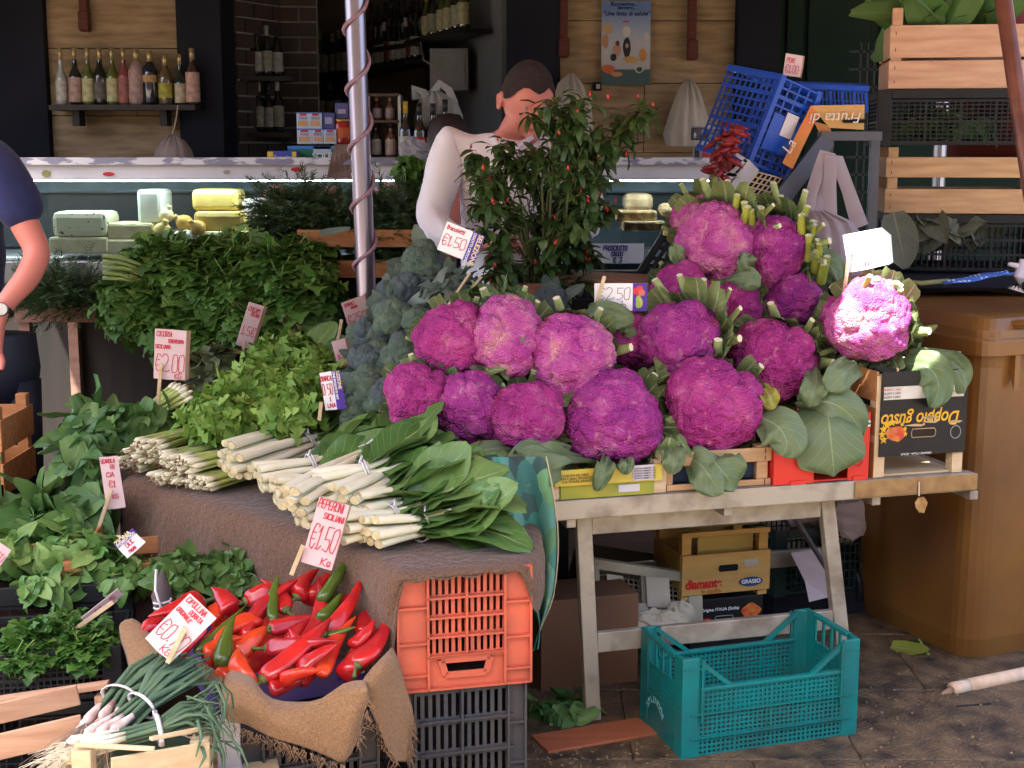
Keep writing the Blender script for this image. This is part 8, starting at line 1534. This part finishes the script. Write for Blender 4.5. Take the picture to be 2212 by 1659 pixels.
k = MB(); k.box((TL(P2(1560, 1120, .6))[0] * 0, 0, 0), (.25, .2, .12)); q = k.build('cardboard_box', m_woody); q.matrix_basis = Matrix.Translation(tw((xa_ + xb_) / 2 + .02, .66, z2 + .062)) @ Matrix.Rotation(TYAW, 4, 'Z'); tag(q, 'ochre cardboard box on top of the yellow crate in the shade', 'box')
# papers in a green black mesh crate at the right under the table
pm_ = tw(TL(P2(1790, 1250, .75))[0], .9, .10)
k = MB(); plastic_crate(.42, .3, .24, M('dark_green_plastic', (.01, .03, .028), .5), 'dark green mesh crate with crumpled white paper behind the table leg', Matrix.Translation(pm_) @ Matrix.Rotation(TYAW, 4, 'Z'), nx=16, ny=6, ev=(0, 0))
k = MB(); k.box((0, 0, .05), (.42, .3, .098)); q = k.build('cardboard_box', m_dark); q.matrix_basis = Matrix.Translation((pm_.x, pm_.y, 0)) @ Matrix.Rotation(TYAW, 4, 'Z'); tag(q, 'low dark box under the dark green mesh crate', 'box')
m_pap = M('lilac_paper', (.50, .42, .44), .85, (.42, .34, .36), scale=5)
crumple('large crumpled lilac white paper in the dark green crate', pm_ + Vector((0, 0, .34)), (.17, .11, .15), m_pap, seed=13); crumple('smaller crumpled paper bulging over the green crate rim', pm_ + Vector((.1, -.08, .25)), (.10, .07, .08), m_pap, seed=21)
k = MB(); P_ = [P2(1708, 1195, .6), P2(1770, 1185, .62), P2(1800, 1260, .6), P2(1790, 1290, .6), P2(1748, 1300, .58), P2(1738, 1255, .6)]; k.add(P_, [(0, 1, 2, 5), (5, 2, 3, 4)]); tag(k.build('paper_sheet', m_pap, solid=.002), 'torn lilac paper sheet hanging out of the green crate', 'paper')
k = MB(); k.bar(P2(1712, 1110, .3), P2(1790, 1235, .5), .012, .012); tag(k.build('steel_strut', m_steel), 'thin dark strut under the right end of the table', 'strut')
random.seed(111); mound('vegetable_scraps', 'dark leaf scraps on the ground in the shade under the table', 'scraps', WZ(1215, 1535, .03), (.10, .08, .03), 40, m_chic, m_green_st, 'leaf', leaf=.09, wd=.5, core=0)
# ground litter
k = MB(); a = WZ(1925, 1395, .02); wavy(k, a, WZ(1990, 1412, .012) - a, (0, -.5, 1), .13, .07, 8, 7, -.4, .05); q = tag(k.build('fallen_leaf', ML('yellow_green_leaf', (.13, .17, .02), (.08, .13, .02), (.18, .2, .03), vein=(.25, .27, .1)), smooth=True), 'yellow green leaf lying on the ground by the bin', 'leaf')
k = MB(); k.tube([WZ(1985, 1380, .05), WZ(2008, 1420, .006)], [.003, .005], 6); tag(k.build('leaf_stalk', m_green_st), 'thin stalk beside the leaf on the ground', 'stalk')
t = thing('cardboard_tube', 'broken cream cardboard tube lying on the ground at the right', 'tube', WZ(2130, 1485, 0)); m_tube = M('cream_tube', (.62, .47, .34), .6, (.5, .36, .25), scale=30)
a, b_ = WZ(2050, 1490, .022), WZ(2290, 1440, .022); d_ = (b_ - a).normalized(); k = MB(); k.tube([a + d_ * .075, b_], .022, 16); k.build('tube', m_tube, t, world=True, smooth=True); k = MB(); k.tube([a + d_ * .01, a + d_ * .07], .021, 16); k.build('broken_end', m_tube, t, world=True, smooth=True); k = MB(); k.tube([a - d_ * .03 + Vector((0, 0, -.008)), a + d_ * .02 + Vector((0, 0, -.004))], [.004, .017], 9); k.build('torn_core', m_root, t, world=True)
k = MB(); k.tube([WZ(2065, 1528, .012), WZ(2140, 1522, .012)], .005, 6); tag(k.build('dark_stick', m_dark), 'short dark stick on the ground below the tube', 'stick')
k = MB()
for i in range(70):
    p = WZ(rnd(1870, 2212), rnd(1440, 1659), .0165); s_ = rnd(.002, .006); k.box(p, (s_ * rnd(1, 2.2), s_, .003), Matrix.Rotation(rnd(0, 3), 3, 'Z'))
for i in range(60):
    p = WZ(rnd(1150, 1450), rnd(1600, 1659), .0165); s_ = rnd(.002, .004); k.box(p, (s_ * 2, s_, .003), Matrix.Rotation(rnd(0, 3), 3, 'Z'))
tag(k.build('ground_litter', M('litter', (.3, .22, .12), .8, (.1, .08, .05), scale=40)), 'tiny straw and paper crumbs on the dark paving', 'litter', kind='stuff')
# ================================================================== right stack greens, bags, poster, wall fittings
random.seed(121); m_wilt = ML('wilted_leaf', (.085, .095, .062), (.12, .13, .085), (.15, .155, .11), vein=(.2, .2, .13), rough=.6)
mound('leafy_greens', 'big dark leaves sticking out of the topmost wooden crate', 'greens', W(2040, 40, 5.15), (px(110, 5.1), .13, px(45, 5.1)), 26, m_chic, m_green_st, 'leaf', leaf=.26, wd=.5, curl=.6, core=.6); mound('leafy_greens', 'wilted greyish leaves in the lowest black crate', 'greens', W(2040, 490, 5.08), (px(120, 5), .13, px(35, 5)), 40, m_wilt, m_green_st, 'leaf', leaf=.15, wd=.7, curl=1.0, bias=(-.2, -.5, .3)); mound('leafy_greens', 'green vegetables inside the black mesh crate of the stack', 'greens', W(2030, 275, 5.18), (px(130, 5.1), .12, px(35, 5.1)), 50, m_celery, m_green_st, 'leaf', leaf=.1, wd=.5)
k = MB(); wavy(k, W(1930, 460, 4.95), W(1955, 560, 4.9) - W(1930, 460, 4.95), (0, -1, .2), .2, .13, 8, 7, .2, .05); tag(k.build('cabbage_leaf', m_wilt, smooth=True), 'grey cabbage leaf hanging behind the 3.00 card', 'leaf')
k = MB(); p = W(2175, 60, 5.5); k.tube([p + Vector((0, 0, -.5)), p, p + Vector((.05, 0, .3))], [.2, .18, .1], 12); tag(k.build('red_cloth', M('red_fabric', (.2, .04, .035), .9), smooth=True), 'reddish cloth hanging behind the topmost crate', 'cloth')
m_bagw = M('white_bag', (.52, .47, .40), .7, (.44, .39, .32), scale=6, trans=.15)
bag('white cloth bag hanging on the stone wall behind the vendor head', [(158, 1228, 1240, .01), (180, 1205, 1258, .03), (230, 1190, 1278, .06), (290, 1192, 1282, .07), (330, 1200, 1278, .05)], 8.38, m_bagw, .01, 'cloth_bag'); bag('white cloth bag hanging on the stone wall by the cans', [(170, 1480, 1496, .01), (195, 1465, 1512, .03), (240, 1448, 1526, .06), (290, 1432, 1540, .07), (316, 1440, 1535, .04)], 8.38, m_bagw, .012, 'cloth_bag'); bag('pale cloth bag hanging on a string below the bottle shelf', [(290, 366, 380, .01), (305, 348, 400, .04), (325, 335, 415, .06), (350, 328, 422, .07), (420, 332, 420, .05)], 8.15, M('pink_bag', (.30, .22, .19), .8), .01, 'cloth_bag')
k = MB(); k.tube([W(384, 228, 8.2), W(380, 260, 8.17), W(372, 290, 8.15)], .004, 4); tag(k.build('string', M('string', (.5, .42, .3), .8)), 'thin string holding the bag under the bottle shelf', 'string')
bag('white carrier bag standing on the counter beside the fuse box', [(196, 925, 950, .01), (215, 905, 985, .04), (250, 895, 1000, .07), (300, 892, 1002, .07), (345, 900, 995, .05)], YC + .42, M('white_film', (.42, .44, .43), .4, trans=.2), .012, loops=[([(900, 215, 0), (895, 190, -.01), (915, 200, -.01), (925, 225, 0)], .02), ([(935, 205, 0), (950, 180, -.01), (970, 195, -.01), (980, 225, 0)], .02)]); crumple('crumpled thin plastic bag on the counter left of the vendor', W(895, 325, YC + .1), (.075, .06, .06), M('thin_film', (.45, .43, .46), .3, trans=.3), 'plastic_bag', 31, 'bag')
for u, v1, lb in ((182, 68, 'above the liquor bottles'), (1217, 125, 'left of the poster'), (1494, 130, 'right of the poster')):
    t = thing('wooden_latch', 'red brown wooden hanging bar ' + lb, 'bar', W(u, v1, 8.46)); a = W(u, v1, 8.44); k = MB(); k.box((a.x, 8.46, a.z + .55), (.05, .05, 1.1)); k.build('bar', wood_mat('redbrown', (.10, .025, .015), (.07, .018, .012)), t, world=True, bevel=.006); k = MB(); k.box((a.x + .004, 8.44, a.z + .06), (.062, .06, .11)); k.build('end_block', wood_mat('redbrown', (.10, .025, .015), (.07, .018, .012)), t, world=True, bevel=.008)
t = thing('wall_socket', 'small dark wall socket left of the poster foot', 'socket', W(1290, 195, 8.49)); a = W(1290, 187, 8.49); k = MB(); k.box((a.x, 8.487, a.z), (.05, .03, .05)); k.build('plate', m_dark, t, world=True, bevel=.003); k = MB(); k.box((a.x + .004, 8.468, a.z), (.022, .012, .026)); k.build('switch', m_whitep, t, world=True)
# poster
YPo = 8.475; pa, pc = W(1298, 184, YPo), W(1406, 3, YPo); pw, ph = pc.x - pa.x, pc.z - pa.z
t = thing('poster', 'blue advertising poster with people and food on the stone wall', 'poster', (pa.x, YPo - .012, pa.z)); k = MB(); k.box((pw / 2, 0, ph / 2), (pw, .006, ph)); 
m_pos = bpy.data.materials.new('poster_print'); m_pos.use_nodes = True; q = m_pos.node_tree; bs = q.nodes['Principled BSDF']; bs.inputs['Roughness'].default_value = .5; tcc = nd(q, 'ShaderNodeTexCoord'); sp = nd(q, 'ShaderNodeSeparateXYZ'); q.links.new(tcc.outputs['Generated'], sp.inputs[0]); rp = nd(q, 'ShaderNodeValToRGB'); e = rp.color_ramp.elements; e[0].color = (.03, .07, .07, 1); e[0].position = .18; e[1].color = (.09, .16, .36, 1); e[1].position = .9
for p_, c_ in ((.2, (.36, .34, .33)), (.5, (.38, .38, .42)), (.72, (.22, .28, .42))): x = e.new(p_); x.color = c4(c_)
q.links.new(sp.outputs[2], rp.inputs[0]); q.links.new(rp.outputs[0], bs.inputs['Base Color']); k.build('sheet', m_pos, t)
pf = lambda x, z, o_=0: Matrix.Translation((pw * x, -.0045 - o_, ph * z)) @ fm
for tx, s_, x, z in (('Buonissimo...', .03, .45, .945), ('davvero...', .028, .5, .905), ('"Una fetta di salute"', .034, .5, .83)): printed(tx, s_, M('ink_navy', (.01, .015, .06), .6), t, pf(x, z), align='CENTER', shear=.2, bold=.0006)
def blob(x, z, rx, rz, c, i): k = MB(); k.poly([(math.cos(a) * rx * (1 + .25 * nz((math.cos(a) + i, math.sin(a), i), 1.5)), math.sin(a) * rz * (1 + .25 * nz((math.cos(a), math.sin(a) + i, i), 1.5))) for a in np.linspace(0, 6.28, 19)[:-1]], .0006, .0002 * i, pf(x, z)); k.build('printed_shape', M('pp' + str(c), c, .5), t)
for i, a in enumerate([(.12, .68, .03, .035, (.45, .3, .16)), (.08, .52, .02, .04, (.4, .2, .12)), (.32, .42, .022, .035, (.5, .28, .2)), (.33, .50, .012, .016, (.12, .03, .02)), (.25, .33, .02, .02, (.02, .02, .025)), (.52, .45, .022, .06, (.02, .02, .025)), (.52, .47, .010, .014, (.45, .26, .18)), (.50, .64, .028, .03, (.5, .48, .46)), (.60, .30, .045, .02, (.48, .28, .1)), (.85, .36, .022, .035, (.5, .22, .06)), (.14, .19, .038, .025, (.5, .13, .04)), (.32, .13, .034, .014, (.5, .2, .1)), (.78, .19, .028, .022, (.45, .45, .42)), (.78, .19, .018, .014, (.03, .07, .07)), (.92, .58, .016, .022, (.45, .42, .35)), (.5, .76, .02, .004, (.5, .05, .03))]): blob(*a, i + 1)
# ================================================================== fillers between the big pieces
random.seed(131)
for (u, v, b, rx, rz, n, lb) in [(1050, 810, .28, 60, 30, 34, 'trimmed leaves between the left cauliflowers'), (1180, 860, .22, 60, 35, 34, 'trimmed leaves below the pale pink cauliflower'), (1420, 830, .24, 55, 40, 34, 'trimmed leaves between the two biggest front cauliflowers'), (1570, 740, .34, 55, 40, 34, 'trimmed leaves in the middle of the pile'), (1760, 760, .30, 50, 60, 36, 'trimmed leaves between the tall and the sunlit cauliflowers'), (1640, 630, .5, 90, 30, 36, 'trimmed leaves under the topmost cauliflowers'), (1750, 560, .56, 45, 55, 36, 'yellow green stalky leaves right of the topmost cauliflowers'), (1290, 850, .26, 40, 40, 26, 'trimmed leaves beside the widest cauliflower'), (1960, 720, .2, 30, 55, 26, 'trimmed leaves right of the sunlit cauliflower'), (1440, 960, .08, 60, 20, 22, 'trimmed leaves at the foot of the front cauliflowers')]:
    c = OP(u, v, b); s_ = c.y / F; mound('leaf_tuft', lb, 'leaves', c, (rx * s_, .07, rz * s_), n, m_cl, m_stalk, 'leaf', leaf=.07, wd=.5, curl=.9, group='trimmed cauliflower leaves', core=.5)
# more peppers so that the heap is full
random.seed(141); pg_ = ['front left', 'front', 'front right', 'left', 'middle left', 'middle', 'middle right', 'right', 'rear left', 'rear', 'rear right', 'far left', 'far right', 'lower middle']
for i, (u, v, du, dv) in enumerate([(470, 1470, 60, -40), (580, 1490, 80, -20), (740, 1460, 50, -60), (400, 1350, -60, 20), (500, 1420, 70, -60), (620, 1420, 60, -70), (720, 1350, 50, -70), (790, 1380, 20, -60), (450, 1340, 70, -30), (600, 1300, 60, -50), (660, 1300, 50, -60), (350, 1345, -40, 25), (770, 1440, 40, -70), (640, 1470, 80, -40)]):
    pepper(Ps(u, v, -.03), Ps(u + du, v + dv, -.02), rnd(.026, .034), m_po if i % 4 == 0 else m_pr, 'red pepper lying deeper in the heap, ' + pg_[i], seed=i + 90, stem=i % 3 == 0)
# loose threads along the torn sacking edges
random.seed(151); k = MB()
for (u0, v0, u1, v1, Y, n) in [(575, 1590, 745, 1655, 2.945, 60), (800, 1510, 770, 1610, 2.98, 30), (895, 1540, 885, 1640, 3.14, 40), (790, 1530, 860, 1650, 3.06, 40), (490, 1560, 575, 1592, 2.93, 24)]:
    for i in range(n): f = random.random(); p = W(u0 + (u1 - u0) * f, v0 + (v1 - v0) * f, Y); k.tube([p, p + Vector((rnd(-.01, .01), rnd(-.008, 0), -rnd(.005, .015))), p + Vector((rnd(-.02, .02), rnd(-.01, 0), -rnd(.012, .035)))], [.0009, .0008, .0004], 3, cap=False)
tag(k.build('sacking_threads', m_burlap2), 'loose frayed threads along the torn sacking edges', 'threads', kind='stuff')

# thick cut stalks of the topmost heads
random.seed(161)
def stalks(label, u0, v0, u1, v1, b, n, wpx, lpx, ang):
    t = thing('stalk_bundle', label, 'stalks', OP((u0 + u1) / 2, max(v0, v1), b), group='cut cauliflower stalks')
    for i in range(n):
        f = i / max(1, n - 1); u = u0 + (u1 - u0) * f + rnd(-8, 8); v = v0 + (v1 - v0) * f + rnd(-10, 10); a = rad(ang + rnd(-16, 16)); L_ = lpx * rnd(.7, 1.15); bb = b + rnd(-.03, .02)
        p, e = OP(u, v, bb), OP(u + math.cos(a) * L_, v - math.sin(a) * L_, bb - .05); r_ = wpx * rnd(.8, 1.2) * p.y / F; k = MB(); k.tube([p, p.lerp(e, .5) + Vector((0, -.008, .004)), e], [r_ * 1.25, r_, r_ * .95], 8, cap=False, flat=.75); k.mi = 1; d_, s_, q_ = basis(e - p); k.add([e + (s_ * math.cos(x) + q_ * math.sin(x) * .75) * r_ * .95 for x in np.linspace(0, 6.28, 9)[:-1]], [tuple(range(8))]); k.build('stalk', [m_yst, m_cut], t, world=True, smooth=True)
m_yst = M('yellow_stalk', (.34, .38, .06), .45, (.24, .31, .05), scale=8)
stalks('thick yellow green stalks right of the topmost violet cauliflower', 1720, 500, 1775, 610, .42, 11, 8, 55, 75); stalks('thick stalks behind the pale pink topmost cauliflower', 1590, 470, 1640, 500, .48, 6, 9, 45, 80); stalks('short stalks above the sunlit cauliflower', 1870, 620, 1940, 650, .12, 6, 8, 35, 70)
